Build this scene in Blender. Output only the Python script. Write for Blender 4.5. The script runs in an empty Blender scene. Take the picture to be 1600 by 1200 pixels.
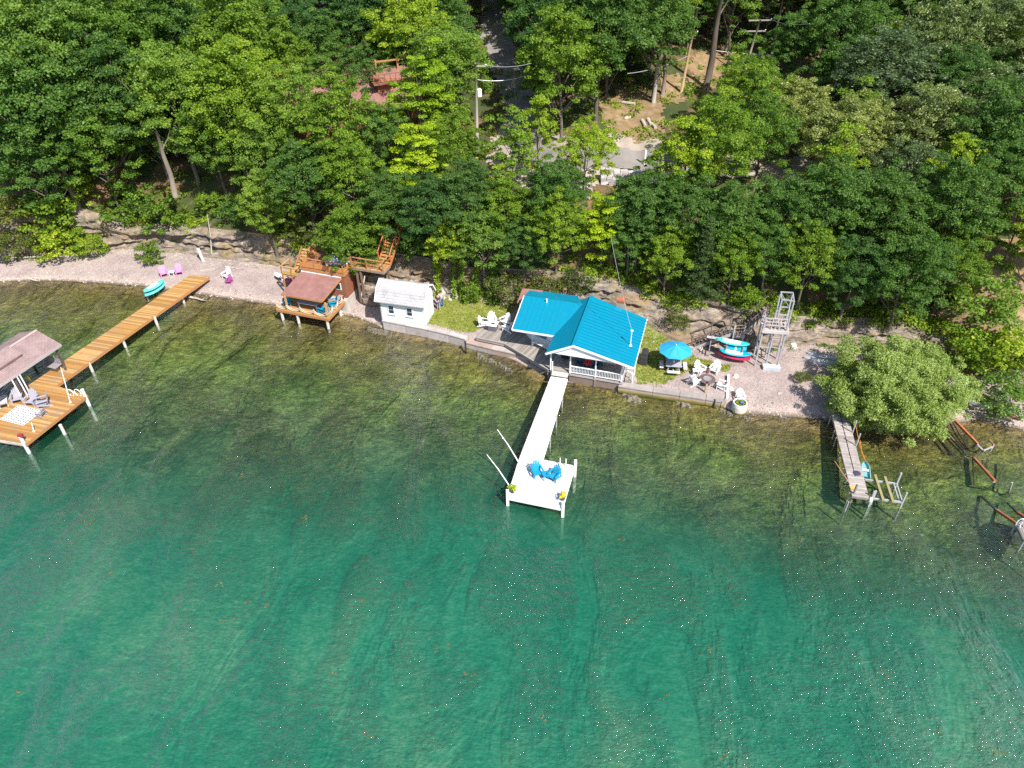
import bpy, math, random
import numpy as np
from math import radians as rad, sin, cos, pi

random.seed(7)
RNG = np.random.default_rng(7)
SC = bpy.context.scene
COL = SC.collection

# ---------------------------------------------------------------- camera, light, exposure
CH = 38.0                                   # height of the drone above the lake
PITCH, ROLL, FPX = rad(38.5), rad(1.0), 1175.0
_F = np.array([0, cos(PITCH), -sin(PITCH)])
_D0 = np.array([0, -sin(PITCH), -cos(PITCH)])
_R = cos(ROLL) * np.array([1., 0, 0]) + sin(ROLL) * _D0
_D = -sin(ROLL) * np.array([1., 0, 0]) + cos(ROLL) * _D0
_C = np.array([0., 0, CH])
cam = bpy.data.cameras.new('camera')
camo = bpy.data.objects.new('camera', cam)
COL.objects.link(camo)
cam.sensor_width = 36.0
cam.lens = 36.0 * FPX / 1600.0
cam.clip_end = 2000
from mathutils import Matrix, Vector
camo.matrix_world = Matrix(((_R[0], -_D[0], -_F[0], 0), (_R[1], -_D[1], -_F[1], 0), (_R[2], -_D[2], -_F[2], CH), (0, 0, 0, 1)))
SC.camera = camo
SUN_EL, SUN_AZ = rad(50), rad(-55)          # azimuth counted from +x towards +y
sv = Vector((cos(SUN_EL) * cos(SUN_AZ), cos(SUN_EL) * sin(SUN_AZ), sin(SUN_EL)))
sl = bpy.data.lights.new('sun', 'SUN')
sl.energy = 5.0
sl.angle = rad(0.53)
sl.color = (1.0, 0.955, 0.88)
slo = bpy.data.objects.new('sun', sl)
COL.objects.link(slo)
slo.rotation_euler = (-sv).to_track_quat('-Z', 'Y').to_euler()
w = bpy.data.worlds.new('World')
SC.world = w
w.use_nodes = True
nt = w.node_tree
sky = nt.nodes.new('ShaderNodeTexSky')
sky.sky_type = 'NISHITA'
sky.sun_disc = False
sky.sun_elevation = SUN_EL
sky.sun_rotation = math.atan2(sv.x, sv.y)
nt.links.new(sky.outputs[0], nt.nodes['Background'].inputs[0])
nt.nodes['Background'].inputs[1].default_value = 0.11
SC.view_settings.view_transform = 'Standard'
SC.view_settings.look = 'None'
SC.view_settings.exposure = 0.68
SC.view_settings.gamma = 1.0
SC.view_settings.use_curve_mapping = False
SC.cycles.use_denoising = False
SC.cycles.max_bounces = 6
SC.cycles.transparent_max_bounces = 8
SC.cycles.diffuse_bounces = 3
SC.cycles.glossy_bounces = 2
SC.cycles.transmission_bounces = 2
SC.cycles.caustics_reflective = False
SC.cycles.caustics_refractive = False

# ---------------------------------------------------------------- survey helpers (photo pixel + height -> place on the ground)
def ray(u, v):
    return (u - 800) * _R + (v - 600) * _D + FPX * _F
def P(u, v, z=0.0):
    r = ray(u, v)
    return _C + (z - CH) / r[2] * r
def V(u, v, p0, d):
    d = np.array([d[0], d[1]]); n = np.array([-d[1], d[0]]) / np.hypot(*d)
    r = ray(u, v)
    return _C + (n @ (np.array(p0)[:2] - _C[:2])) / (n @ r[:2]) * r
def PX(x, y, z):
    q = np.array([x, y, z], float) - _C
    d = q @ _F
    return 800 + FPX * (q @ _R) / d, 600 + FPX * (q @ _D) / d

# ---------------------------------------------------------------- materials
def mat(name):
    m = bpy.data.materials.new(name)
    m.use_nodes = True
    n = m.node_tree
    for x in list(n.nodes): n.nodes.remove(x)
    out = n.nodes.new('ShaderNodeOutputMaterial')
    return m, n, out
def N(n, t, **k):
    x = n.nodes.new(t)
    for a, b in k.items():
        if a.startswith('i_'):
            x.inputs[int(a[2:]) if a[2:].isdigit() else a[2:].replace('_', ' ')].default_value = b
        else: setattr(x, a, b)
    return x
def L(n, a, b): n.links.new(a, b)
def rgb(c): return (c[0], c[1], c[2], 1)
def ramp(n, src, stops, interp='LINEAR'):
    r = N(n, 'ShaderNodeValToRGB')
    r.color_ramp.interpolation = interp
    el = r.color_ramp.elements
    while len(el) < len(stops): el.new(0.5)
    for e, (p, c) in zip(el, stops):
        e.position = p; e.color = rgb(c) if len(c) == 3 else c
    L(n, src, r.inputs[0])
    return r.outputs[0]
def coords(n, kind='Object', scale=(1, 1, 1), rot=(0, 0, 0)):
    t = N(n, 'ShaderNodeTexCoord')
    mp = N(n, 'ShaderNodeMapping')
    mp.inputs['Scale'].default_value = scale
    mp.inputs['Rotation'].default_value = rot
    L(n, t.outputs[kind], mp.inputs[0])
    return mp.outputs[0]
def wpos(n, scale=(1, 1, 1), rot=(0, 0, 0)):
    g = N(n, 'ShaderNodeNewGeometry')
    mp = N(n, 'ShaderNodeMapping')
    mp.inputs['Scale'].default_value = scale
    mp.inputs['Rotation'].default_value = rot
    L(n, g.outputs['Position'], mp.inputs[0])
    return mp.outputs[0]
def noise(n, vec, scale, detail=4, rough=0.55, dist=0.0):
    x = N(n, 'ShaderNodeTexNoise')
    x.inputs['Scale'].default_value = scale
    x.inputs['Detail'].default_value = detail
    x.inputs['Roughness'].default_value = rough
    x.inputs['Distortion'].default_value = dist
    L(n, vec, x.inputs['Vector'])
    return x.outputs['Fac']
def mixc(n, fac, a, b, mode='MIX'):
    m = N(n, 'ShaderNodeMix', data_type='RGBA', blend_type=mode)
    for inp, v in ((m.inputs[0], fac), (m.inputs[6], a), (m.inputs[7], b)):
        if hasattr(v, 'links'): L(n, v, inp)
        else: inp.default_value = v if isinstance(v, (int, float)) else rgb(v)
    return m.outputs[2]
def math_(n, op, a, b=None, clamp=False):
    m = N(n, 'ShaderNodeMath', operation=op, use_clamp=clamp)
    for i, v in enumerate((a, b)):
        if v is None: continue
        if hasattr(v, 'links'): L(n, v, m.inputs[i])
        else: m.inputs[i].default_value = v
    return m.outputs[0]
def bump(n, h, strength=0.3, dist=0.02):
    b = N(n, 'ShaderNodeBump')
    b.inputs['Strength'].default_value = strength
    b.inputs['Distance'].default_value = dist
    L(n, h, b.inputs['Height'])
    return b.outputs[0]
def pbsdf(n, out, col, rough=0.7, metal=0.0, normal=None, spec=0.4):
    b = N(n, 'ShaderNodeBsdfPrincipled')
    if hasattr(col, 'links'): L(n, col, b.inputs['Base Color'])
    else: b.inputs['Base Color'].default_value = rgb(col)
    if hasattr(rough, 'links'): L(n, rough, b.inputs['Roughness'])
    else: b.inputs['Roughness'].default_value = rough
    b.inputs['Metallic'].default_value = metal
    b.inputs['Specular IOR Level'].default_value = spec
    if normal is not None: L(n, normal, b.inputs['Normal'])
    if out is not None: L(n, b.outputs[0], out.inputs[0])
    return b
_paints = {}
def paint(col, rough=0.55, wear=0.12, metal=0.0, scale=3.0, grain=None, dirt=(0.25, 0.22, 0.18)):
    """plain surface with a little dirt, fading and relief; grain = axis of wood grain in object space"""
    key = (tuple(col), rough, wear, metal, scale, grain)
    if key in _paints: return _paints[key]
    m, n, out = mat('surface')
    sc = {None: (1, 1, 1), 'x': (0.6, 9, 9), 'y': (9, 0.6, 9), 'z': (9, 9, 0.6)}[grain]
    v = wpos(n, sc)
    a = noise(n, v, scale, 5, 0.65)
    b = noise(n, wpos(n), scale * 0.35, 3)
    c = mixc(n, math_(n, 'MULTIPLY', ramp(n, a, [(0.35, (0, 0, 0)), (0.75, (1, 1, 1))]), wear * 2.2), col, tuple(x * 0.55 for x in col))
    c = mixc(n, math_(n, 'MULTIPLY', ramp(n, b, [(0.5, (0, 0, 0)), (0.8, (1, 1, 1))]), wear * 1.6), c, dirt)
    pbsdf(n, out, c, rough, metal, bump(n, a, 0.25, 0.01))
    _paints[key] = m
    return m
WHITE = (0.78, 0.78, 0.79)

# ---------------------------------------------------------------- mesh helpers
class MB:
    def __init__(s): s.v = []; s.f = []; s.m = []
    def add(s, vs, fs, m=0):
        k = len(s.v)
        s.v += [tuple(map(float, p)) for p in vs]
        s.f += [tuple(i + k for i in f) for f in fs]
        s.m += [m] * len(fs)
        return s
    def hexa(s, b, t, m=0):
        return s.add(list(b) + list(t), [(3, 2, 1, 0), (4, 5, 6, 7), (0, 1, 5, 4), (1, 2, 6, 5), (2, 3, 7, 6), (3, 0, 4, 7)], m)
    def box(s, x0, x1, y0, y1, z0, z1, m=0):
        q = [(x0, y0), (x1, y0), (x1, y1), (x0, y1)]
        return s.hexa([(x, y, z0) for x, y in q], [(x, y, z1) for x, y in q], m)
    def beam(s, p, q, w=0.08, h=None, m=0, up=(0, 0, 1)):
        h = w if h is None else h
        p = np.array(p, float); q = np.array(q, float); d = q - p
        l = np.linalg.norm(d)
        if l < 1e-6: return s
        d /= l
        u = np.array(up, float)
        if abs(d @ u) > 0.97: u = np.array([0., 1, 0])
        a = np.cross(d, u); a /= np.linalg.norm(a); b = np.cross(a, d)
        a *= w / 2; b *= h / 2
        return s.hexa([p - a - b, p + a - b, p + a + b, p - a + b], [q - a - b, q + a - b, q + a + b, q - a + b], m)
    def tube(s, pts, rs, n=8, cap=True, m=0, closed=False):
        pts = [np.array(p, float) for p in pts]
        if not hasattr(rs, '__len__'): rs = [rs] * len(pts)
        k = len(s.v); N_ = len(pts)
        for i, p in enumerate(pts):
            d = pts[min(i + 1, N_ - 1)] - pts[max(i - 1, 0)]
            if closed: d = pts[(i + 1) % N_] - pts[i - 1]
            d = d / (np.linalg.norm(d) + 1e-9)
            u = np.array([0, 0, 1.]) if abs(d[2]) < 0.9 else np.array([1., 0, 0])
            a = np.cross(d, u); a /= np.linalg.norm(a); b = np.cross(d, a)
            for j in range(n):
                t = 2 * pi * j / n
                s.v.append(tuple(p + rs[i] * (cos(t) * a + sin(t) * b)))
        rng = range(N_ if closed else N_ - 1)
        for i in rng:
            for j in range(n):
                i2 = (i + 1) % N_
                s.f.append((k + i * n + j, k + i * n + (j + 1) % n, k + i2 * n + (j + 1) % n, k + i2 * n + j)); s.m.append(m)
        if cap and not closed:
            s.f.append(tuple(k + j for j in range(n))); s.m.append(m)
            s.f.append(tuple(k + (N_ - 1) * n + j for j in reversed(range(n)))); s.m.append(m)
        return s
    def prism(s, poly, z0, z1, m=0):
        n = len(poly)
        a = [(p[0], p[1], z0 if not hasattr(z0, '__len__') else z0[i]) for i, p in enumerate(poly)]
        b = [(p[0], p[1], z1 if not hasattr(z1, '__len__') else z1[i]) for i, p in enumerate(poly)]
        return s.add(a + b, [tuple(reversed(range(n))), tuple(range(n, 2 * n))] + [(i, (i + 1) % n, n + (i + 1) % n, n + i) for i in range(n)], m)
    def slab(s, quad, th, m=0):
        """thin solid from a 3D polygon, thickness downwards"""
        n = len(quad)
        a = [(p[0], p[1], p[2] - th) for p in quad]
        return s.add(a + [tuple(p) for p in quad], [tuple(reversed(range(n))), tuple(range(n, 2 * n))] + [(i, (i + 1) % n, n + (i + 1) % n, n + i) for i in range(n)], m)
    def lathe(s, c, prof, n=16, m=0):
        k = len(s.v); q = len(prof)
        for r, z in prof:
            for j in range(n):
                t = 2 * pi * j / n
                s.v.append((c[0] + r * cos(t), c[1] + r * sin(t), c[2] + z))
        for i in range(q - 1):
            for j in range(n):
                s.f.append((k + i * n + j, k + i * n + (j + 1) % n, k + (i + 1) * n + (j + 1) % n, k + (i + 1) * n + j)); s.m.append(m)
        s.f.append(tuple(k + j for j in reversed(range(n)))); s.m.append(m)
        s.f.append(tuple(k + (q - 1) * n + j for j in range(n))); s.m.append(m)
        return s
    def ball(s, c, r, n=8, k=5, m=0):
        r = r if hasattr(r, '__len__') else (r, r, r)
        prof = [(sin(pi * i / k), -cos(pi * i / k)) for i in range(k + 1)]
        k0 = len(s.v)
        s.lathe((0, 0, 0), [(max(a, 0.02), b) for a, b in prof], n, m)
        for i in range(k0, len(s.v)):
            p = s.v[i]; s.v[i] = (c[0] + p[0] * r[0], c[1] + p[1] * r[1], c[2] + p[2] * r[2])
        return s
    def mesh(s, name, mats, off=(0, 0, 0), smooth=False):
        me = bpy.data.meshes.new(name)
        me.from_pydata([(x - off[0], y - off[1], z - off[2]) for x, y, z in s.v], [], s.f)
        for x in (mats if isinstance(mats, (list, tuple)) else [mats]): me.materials.append(x)
        if isinstance(mats, (list, tuple)) and len(mats) > 1: me.polygons.foreach_set('material_index', s.m)
        if smooth: me.shade_smooth()
        return me
    def build(s, name, mats, parent=None, world=False, smooth=False, bevel=0, **props):
        off = tuple(parent.location) if (world and parent is not None) else (0, 0, 0)
        o = link(name, s.mesh(name, mats, off, smooth), parent)
        if bevel:
            b = o.modifiers.new('bevel', 'BEVEL'); b.width = bevel; b.segments = 2; b.limit_method = 'ANGLE'
        for k, v in props.items(): o[k] = v
        return o
def link(name, data, parent=None):
    o = bpy.data.objects.new(name, data)
    COL.objects.link(o)
    if parent is not None: o.parent = parent
    return o
def thing(name, label, cat, loc=(0, 0, 0), rz=0.0, group=None):
    o = link(name, None)
    o.location = loc; o.rotation_euler = (0, 0, rz)
    o['label'] = label; o['category'] = cat
    if group: o['group'] = group
    return o
def tag(o, label, cat, group=None):
    o['label'] = label; o['category'] = cat
    if group: o['group'] = group
    return o
def copy_tree(o, parent=None):
    c = o.copy(); COL.objects.link(c)
    if parent is not None: c.parent = parent
    for ch in list(o.children): copy_tree(ch, c)
    return c
def npmesh(name, verts, faces, mats, smooth=False, attr=None, midx=None):
    """faces: (n,k) int array"""
    me = bpy.data.meshes.new(name)
    nv, (nf, k) = len(verts), faces.shape
    me.vertices.add(nv); me.loops.add(nf * k); me.polygons.add(nf)
    me.vertices.foreach_set('co', np.asarray(verts, np.float32).ravel())
    me.loops.foreach_set('vertex_index', faces.astype(np.int32).ravel())
    me.polygons.foreach_set('loop_start', np.arange(0, nf * k, k, dtype=np.int32))
    me.polygons.foreach_set('loop_total', np.full(nf, k, np.int32))
    for x in (mats if isinstance(mats, (list, tuple)) else [mats]): me.materials.append(x)
    if midx is not None: me.polygons.foreach_set('material_index', midx.astype(np.int32))
    me.update(calc_edges=True)
    if smooth: me.shade_smooth()
    for nm, (dom, arr) in (attr or {}).items():
        a = me.attributes.new(nm, 'FLOAT', dom)
        a.data.foreach_set('value', np.asarray(arr, np.float32))
    return me

# value noise for the terrain
_perm = RNG.random((64, 64))
def vn(x, y):
    x = np.asarray(x, float); y = np.asarray(y, float)
    xi = np.floor(x).astype(int); yi = np.floor(y).astype(int)
    fx = x - xi; fy = y - yi
    fx = fx * fx * (3 - 2 * fx); fy = fy * fy * (3 - 2 * fy)
    g = lambda a, b: _perm[a % 64, b % 64]
    return (g(xi, yi) * (1 - fx) + g(xi + 1, yi) * fx) * (1 - fy) + (g(xi, yi + 1) * (1 - fx) + g(xi + 1, yi + 1) * fx) * fy - 0.5
def fbm(x, y, o=4):
    t = 0; a = 1.0
    for i in range(o):
        t = t + a * vn(x * 2 ** i + 17 * i, y * 2 ** i + 9 * i); a *= 0.5
    return t
def sm(t): t = np.clip(t, 0, 1); return t * t * (3 - 2 * t)

# ---------------------------------------------------------------- shape of the shore
_sh = [P(u, v, 0)[:2] for u, v in [(0, 440), (60, 438), (130, 441), (220, 447), (330, 463), (430, 477), (510, 487), (560, 497), (597, 512), (700, 531), (745, 541), (800, 562), (845, 584), (880, 597), (965, 604), (1060, 622), (1130, 636), (1152, 647), (1215, 650), (1280, 655), (1340, 668), (1400, 678), (1440, 676), (1480, 664), (1530, 656), (1600, 672)]]
_sx = np.array([-140, -90] + [p[0] for p in _sh] + [55, 90, 140]); _sy = np.array([66, 66.5] + [p[1] for p in _sh] + [40, 37, 33])
def yshore(x): return np.interp(x, _sx, _sy)
_bp = [P(u, v, .7)[:2] for u, v in [(0, 404), (60, 402), (130, 392), (200, 389), (280, 396), (340, 404), (430, 415)]] + [np.array(q) for q in [(-17, 63.3), (-12, 62.2), (-8, 61.2), (-4, 59.5), (0, 58.6), (5, 56.8), (9, 55.0)]] + \
      [P(u, v, .7)[:2] for u, v in [(1010, 521), (1060, 534), (1100, 536), (1180, 545), (1280, 537), (1340, 535), (1400, 540), (1480, 560), (1540, 590), (1600, 612)]]
_bx = np.array([-140, -90] + [p[0] for p in _bp] + [60, 90, 140]); _by = np.array([72, 73] + [p[1] for p in _bp] + [44.5, 42, 38])
def ybase(x): return np.interp(x, _bx, _by)
def ytop(x): return ybase(x) + np.interp(x, [-60, -45, -10, 5, 12, 20, 24, 30, 40], [2.4, 1.5, 1.4, 1.8, 3.0, 2.0, 1.6, 1.6, 2.0])
_zt = []
for u, v in [(60, 325), (120, 322), (200, 348), (300, 352), (430, 368), (520, 385), (620, 395), (760, 420), (920, 425), (1040, 468), (1110, 470), (1170, 482), (1290, 505), (1400, 515), (1500, 532), (1590, 572)]:
    r = ray(u, v); best = None
    for t in np.linspace(0.02, 0.12, 1500):
        p = _C + t * r
        if p[1] >= ytop(p[0]): best = p; break
    _zt.append((best[0], min(max(best[2], 2.2), 6.0)))
_zt = [(-140, 4.0)] + _zt + [(140, 2.5)]
def ztop(x): return np.interp(x, [a for a, b in _zt], [b for a, b in _zt])
def wshelf(x): return np.interp(x, [-60, -39, -28, -18, -9, 0, 5, 17, 31, 60], [27, 27, 27, 25, 21, 16.5, 15.5, 15.5, 17, 20])
def zland(x, t, y):      # between the shore and the cliff foot, t 0..1
    x = np.asarray(x, float)
    top = np.interp(x, [-140, -13, -11.8, -2, 0, 8, 9.5, 16.6, 17.6, 140], [.7, .7, .85, .85, .85, .65, .62, .62, .6, .7])
    k = np.interp(x, [-140, -12, -11.5, -3.0, -1.5, 8.3, 8.9, 16.6, 17.2, 140], [1.0, 1.0, 22, 22, 3, 3, 12, 12, 1.3, 1.1])
    f = 1 - (1 - np.clip(t * k, 0, 1)) ** 1.5
    return top * f + 0.03 * fbm(x * 1.3, np.asarray(y) * 1.3, 3) * np.clip(t * 6, 0, 1)
def zbed(x, y):
    d = (yshore(x) - y) / wshelf(x)
    z = -np.interp(d, [0, .04, .2, .5, .8, 1.0, 1.3, 2.0, 5], [0.02, .22, .6, 1.2, 1.9, 2.8, 4.8, 8, 13])
    return z + 0.12 * fbm(np.asarray(x) * .8, np.asarray(y) * .8, 4) * np.clip(d * 12, 0, 1)
def ztopland(x, y):
    d = np.asarray(y) - ytop(x)
    z = ztop(x) + 3.4 * sm(d / 7.5) + 0.16 * np.clip(d - 6, 0, 500) + 0.0012 * np.clip(d - 25, 0, 500) ** 2
    return z + np.clip(d / 4, 0, 1) * (0.7 * fbm(np.asarray(x) * .12, np.asarray(y) * .12, 3) + .18 * fbm(np.asarray(x) * .8, np.asarray(y) * .8, 3))
def ground(x, y):
    x = np.asarray(x, float); y = np.asarray(y, float)
    a, b, c = yshore(x), ybase(x), ytop(x)
    tl = (y - a) / (b - a)
    tc = np.clip((y - b) / (c - b), 0, 1)
    zc = zland(x, 1.0, b) * (1 - tc) + ztop(x) * tc
    return np.where(y < a, zbed(x, y), np.where(y < b, zland(x, np.clip(tl, 0, 1), y), np.where(y < c, zc, ztopland(x, y))))
def G(x, y): return float(ground(x, y))
def onground(u, v, extra=0.0, z0=0.7):
    z = z0
    for _ in range(12):
        p = P(u, v, z + extra); z = G(p[0], p[1])
    return P(u, v, z + extra)

xs = np.concatenate([np.arange(-140, -62, 3.0), np.arange(-62, 56, 0.3), np.arange(56, 141, 3.0)])
def sheet(name, m, ycols, zfun, attr=None, xoff=None, **props):
    ny = ycols.shape[1]; nx = len(xs)
    X = np.repeat(xs[:, None], ny, 1); Y = ycols
    Z = zfun(X, Y)
    if xoff is not None: X, Y, Z = xoff(X, Y, Z)
    v = np.stack([X, Y, Z], -1).reshape(-1, 3)
    i, j = np.meshgrid(np.arange(nx - 1), np.arange(ny - 1), indexing='ij')
    a = (i * ny + j).ravel()
    f = np.stack([a, a + ny, a + ny + 1, a + 1], 1)
    at = {k: ('POINT', fn(X, Y, Z).ravel()) for k, fn in (attr or {}).items()}
    o = link(name, npmesh(name, v, f, m, True, at))
    for k, vv in props.items(): o[k] = vv
    return o

# --- materials of the setting
m_bed, n, out = mat('lake bed weed and stones')
at = N(n, 'ShaderNodeAttribute', attribute_name='shelf')
base = ramp(n, at.outputs['Fac'], [(0.0, (.26, .19, .09)), (.04, (.17, .135, .045)), (.15, (.19, .18, .048)), (.36, (.15, .20, .058)), (.6, (.14, .155, .078)), (.85, (.12, .15, .09)), (1.0, (.12, .18, .11))])
w1 = noise(n, wpos(n, (1, 1.9, 1), (0, 0, rad(20))), 1.1, 8, 0.72, 0.9)
w2 = noise(n, wpos(n, (1, 1.5, 1), (0, 0, rad(25))), 6.5, 6, 0.78, 0.6)
w3 = noise(n, wpos(n), 0.33, 4, 0.6, .5)
dk = ramp(n, w1, [(.32, (.38, .38, .38)), (.5, (.95, .95, .95)), (.66, (1.75, 1.8, 1.7))])  # weed mottling plus wavy caustic-like light streaks painted into the bed colour
dk2 = ramp(n, w2, [(.34, (.45, .45, .4)), (.52, (1, 1, 1)), (.68, (2.1, 2.1, 1.9))])
dk3 = ramp(n, w3, [(.36, (.55, .58, .55)), (.5, (1, 1, 1)), (.7, (1.25, 1.2, 1.1))])
c = mixc(n, 1.0, base, dk, 'MULTIPLY'); c = mixc(n, 1.0, c, dk2, 'MULTIPLY'); c = mixc(n, 1.0, c, dk3, 'MULTIPLY')
pbsdf(n, out, c, 0.9, 0, bump(n, w2, .5, .08))

m_beach, n, out = mat('grey pink shingle')
p1 = N(n, 'ShaderNodeTexVoronoi'); p1.inputs['Scale'].default_value = 9; L(n, wpos(n), p1.inputs['Vector'])
a = noise(n, wpos(n), 0.5, 4); b = noise(n, wpos(n), 26, 3, .7)
c = ramp(n, a, [(.3, (.225, .165, .16)), (.55, (.30, .23, .22)), (.75, (.345, .27, .24))])
sp_ = N(n, 'ShaderNodeSeparateColor'); L(n, p1.outputs['Color'], sp_.inputs[0])
c = mixc(n, .6, c, ramp(n, sp_.outputs[0], [(0, (.2, .2, .2)), (1, (.8, .79, .78))]), 'SOFT_LIGHT')
c = mixc(n, ramp(n, b, [(.45, (0, 0, 0)), (.75, (1, 1, 1))]), c, (.48, .43, .38))
g = N(n, 'ShaderNodeNewGeometry'); sx = N(n, 'ShaderNodeSeparateXYZ'); L(n, g.outputs['Position'], sx.inputs[0])
wet = ramp(n, math_(n, 'ADD', sx.outputs['Z'], math_(n, 'MULTIPLY', a, .06)), [(.03, (.32, .3, .24)), (.075, (.75, .72, .65)), (.11, (1.25, 1.22, 1.15)), (.25, (1, 1, 1))])
c = mixc(n, 1.0, c, wet, 'MULTIPLY')
pbsdf(n, out, c, .85, 0, bump(n, p1.outputs['Distance'], .6, .04))

m_cliff, n, out = mat('layered shale')
v = wpos(n, (.9, .9, 6.0)); s1 = noise(n, v, 1.1, 7, .74, .2)
vc = N(n, 'ShaderNodeTexVoronoi'); vc.inputs['Scale'].default_value = 1.0; L(n, wpos(n, (1.5, 1.5, 4.5)), vc.inputs['Vector']); vs_ = N(n, 'ShaderNodeSeparateColor'); L(n, vc.outputs['Color'], vs_.inputs[0])
v2 = wpos(n, (2.2, 2.2, 13)); s2 = noise(n, v2, 1.6, 6, .75)
big = noise(n, wpos(n), .35, 5, .6, .4)
c = ramp(n, s1, [(.28, (.075, .06, .055)), (.42, (.22, .185, .165)), (.55, (.35, .285, .235)), (.72, (.50, .43, .36))])
c = mixc(n, 1.0, c, ramp(n, vs_.outputs[0], [(0, (.68, .66, .66)), (.5, (1, 1, 1)), (1, (1.25, 1.18, 1.1))]), 'MULTIPLY')
c = mixc(n, ramp(n, big, [(.45, (0, 0, 0)), (.62, (1, 1, 1))]), c, mixc(n, s2, (.20, .13, .07), (.42, .31, .2)))
c = mixc(n, ramp(n, noise(n, wpos(n), 1.1, 5, .7), [(.52, (0, 0, 0)), (.64, (.85, .85, .85))]), c, (.10, .12, .04))
h = math_(n, 'ADD', s1, math_(n, 'MULTIPLY', s2, .6))
pbsdf(n, out, c, .9, 0, bump(n, h, .9, .25))

m_hill, n, out = mat('forest floor')
a = noise(n, wpos(n), .3, 5, .6, .4); b = noise(n, wpos(n), 3.5, 5, .7)
c = ramp(n, a, [(.3, (.035, .055, .014)), (.48, (.06, .075, .02)), (.56, (.17, .095, .05)), (.72, (.27, .16, .09))])
c = mixc(n, ramp(n, b, [(.4, (0, 0, 0)), (.7, (.8, .8, .8))]), c, (.05, .065, .018))
pbsdf(n, out, c, .95, 0, bump(n, b, .6, .15))

def cliff_off(X, Y, Z):
    t = (Y - ybase(X)) / (ytop(X) - ybase(X))
    lay = np.floor(Z / .34)
    o = .55 * (vn(lay * 3.7 + .5, X * .35) + .5 * vn(lay * 7.1 + .5, X * 1.1)) + .6 * fbm(X * .3, Z * .2 + 5, 3) + .55 * (np.floor(5 * fbm(X * .9, lay * 2.3, 3)) / 5) + .25 * fbm(X * 2.3, Z * 2.6, 3)
    k = sm(t * 6) * sm((1 - t) * 5)
    over = -.9 * np.exp(-((t - .8) / .18) ** 2) * np.interp(X, [-50, -44, -30, -25], [0, 1, 1, 0])
    return X, Y - (o * 1.1) * k + over * k * .8, Z + .05 * fbm(X * 2, Y * 2, 2)
T = lambda k, p=1.0: np.linspace(0, 1, k) ** p
A = yshore(xs)[:, None]; B = ybase(xs)[:, None]; C_ = ytop(xs)[:, None]
bedrows = np.concatenate([np.linspace(-40, 20, 20), np.linspace(20.5, 32, 24)])
bt = T(70)
ycol = np.concatenate([np.repeat(bedrows[None, :], len(xs), 0), 32.4 + (A + .0 - 32.4) * bt], 1)
sheet('lake_bed', m_bed, ycol, zbed, {'shelf': lambda X, Y, Z: (yshore(X) - Y) / wshelf(X) + .12 * fbm(X * .2, Y * .2, 4)}, kind='structure')
sheet('beach', m_beach, A + (B - A) * T(50), lambda X, Y: zland(X, (Y - A) / (B - A), Y), kind='structure')
sheet('cliff', m_cliff, B + (C_ - B) * T(46), lambda X, Y: zland(X, 1.0, B) * (1 - (Y - B) / (C_ - B)) + ztop(X) * (Y - B) / (C_ - B), xoff=cliff_off, kind='structure')
sheet('hillside', m_hill, C_ + (190 - C_) * T(170, 1.6), ztopland, kind='structure')

# --- water
m_water, n, out = mat('lake water')
at = N(n, 'ShaderNodeAttribute', attribute_name='depth')
big = noise(n, wpos(n, (1, .55, 1), (0, 0, rad(-30))), .12, 6, .62, .35)
mid = noise(n, wpos(n, (1.0, 2.0, 1), (0, 0, rad(24))), 1.15, 5, .68, .25)
fine = noise(n, wpos(n, (1, 2.0, 1), (0, 0, rad(28))), 3.4, 5, .7, .2)
deepc = ramp(n, big, [(.3, (.005, .102, .058)), (.5, (.018, .130, .076)), (.68, (.050, .165, .094))])
deepc = mixc(n, 1.0, deepc, ramp(n, mid, [(.35, (.65, .9, .9)), (.5, (1, 1, 1)), (.66, (1.5, 1.12, 1.14))]), 'MULTIPLY')
deepc = mixc(n, 1.0, deepc, ramp(n, fine, [(.36, (.7, .86, .86)), (.5, (1, 1, 1)), (.62, (1.5, 1.16, 1.18))]), 'MULTIPLY')  # ripple light and shade put into the colour from the wave noise
dif = N(n, 'ShaderNodeBsdfDiffuse'); L(n, deepc, dif.inputs[0]); difn = dif
tr = N(n, 'ShaderNodeBsdfTransparent')
L(n, ramp(n, at.outputs['Fac'], [(0.0, (.97, .97, .93)), (.1, (.9, .95, .86)), (.25, (.66, .86, .74)), (.6, (.2, .6, .5))]), tr.inputs[0])
mx = N(n, 'ShaderNodeMixShader')
dj = math_(n, 'ADD', at.outputs['Fac'], math_(n, 'MULTIPLY', math_(n, 'SUBTRACT', big, .5), .14))
L(n, ramp(n, dj, [(.0, (0.0,) * 3), (.08, (.04,) * 3), (.16, (.14,) * 3), (.24, (.42,) * 3), (.36, (.8,) * 3), (.55, (1,) * 3)]), mx.inputs[0])
L(n, tr.outputs[0], mx.inputs[1]); L(n, dif.outputs[0], mx.inputs[2])
slick = ramp(n, noise(n, wpos(n, (1, .5, 1), (0, 0, rad(-25))), .25, 4, .6, .6), [(.42, (.25,) * 3), (.58, (1,) * 3)])
hh = math_(n, 'ADD', math_(n, 'MULTIPLY', mid, 1.3), math_(n, 'MULTIPLY', fine, .45))
vf = noise(n, wpos(n, (1, 1.3, 1)), 9, 3, .7)
hh = math_(n, 'ADD', math_(n, 'MULTIPLY', hh, slick), math_(n, 'MULTIPLY', vf, .12))
nb = bump(n, hh, 1.0, .30); L(n, bump(n, hh, 1.0, .26), difn.inputs['Normal'])
crest = ramp(n, noise(n, wpos(n, (1, 1.4, 1), (0, 0, rad(20))), 4.5, 3, .6), [(.56, (0,) * 3), (.64, (1,) * 3)])
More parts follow.
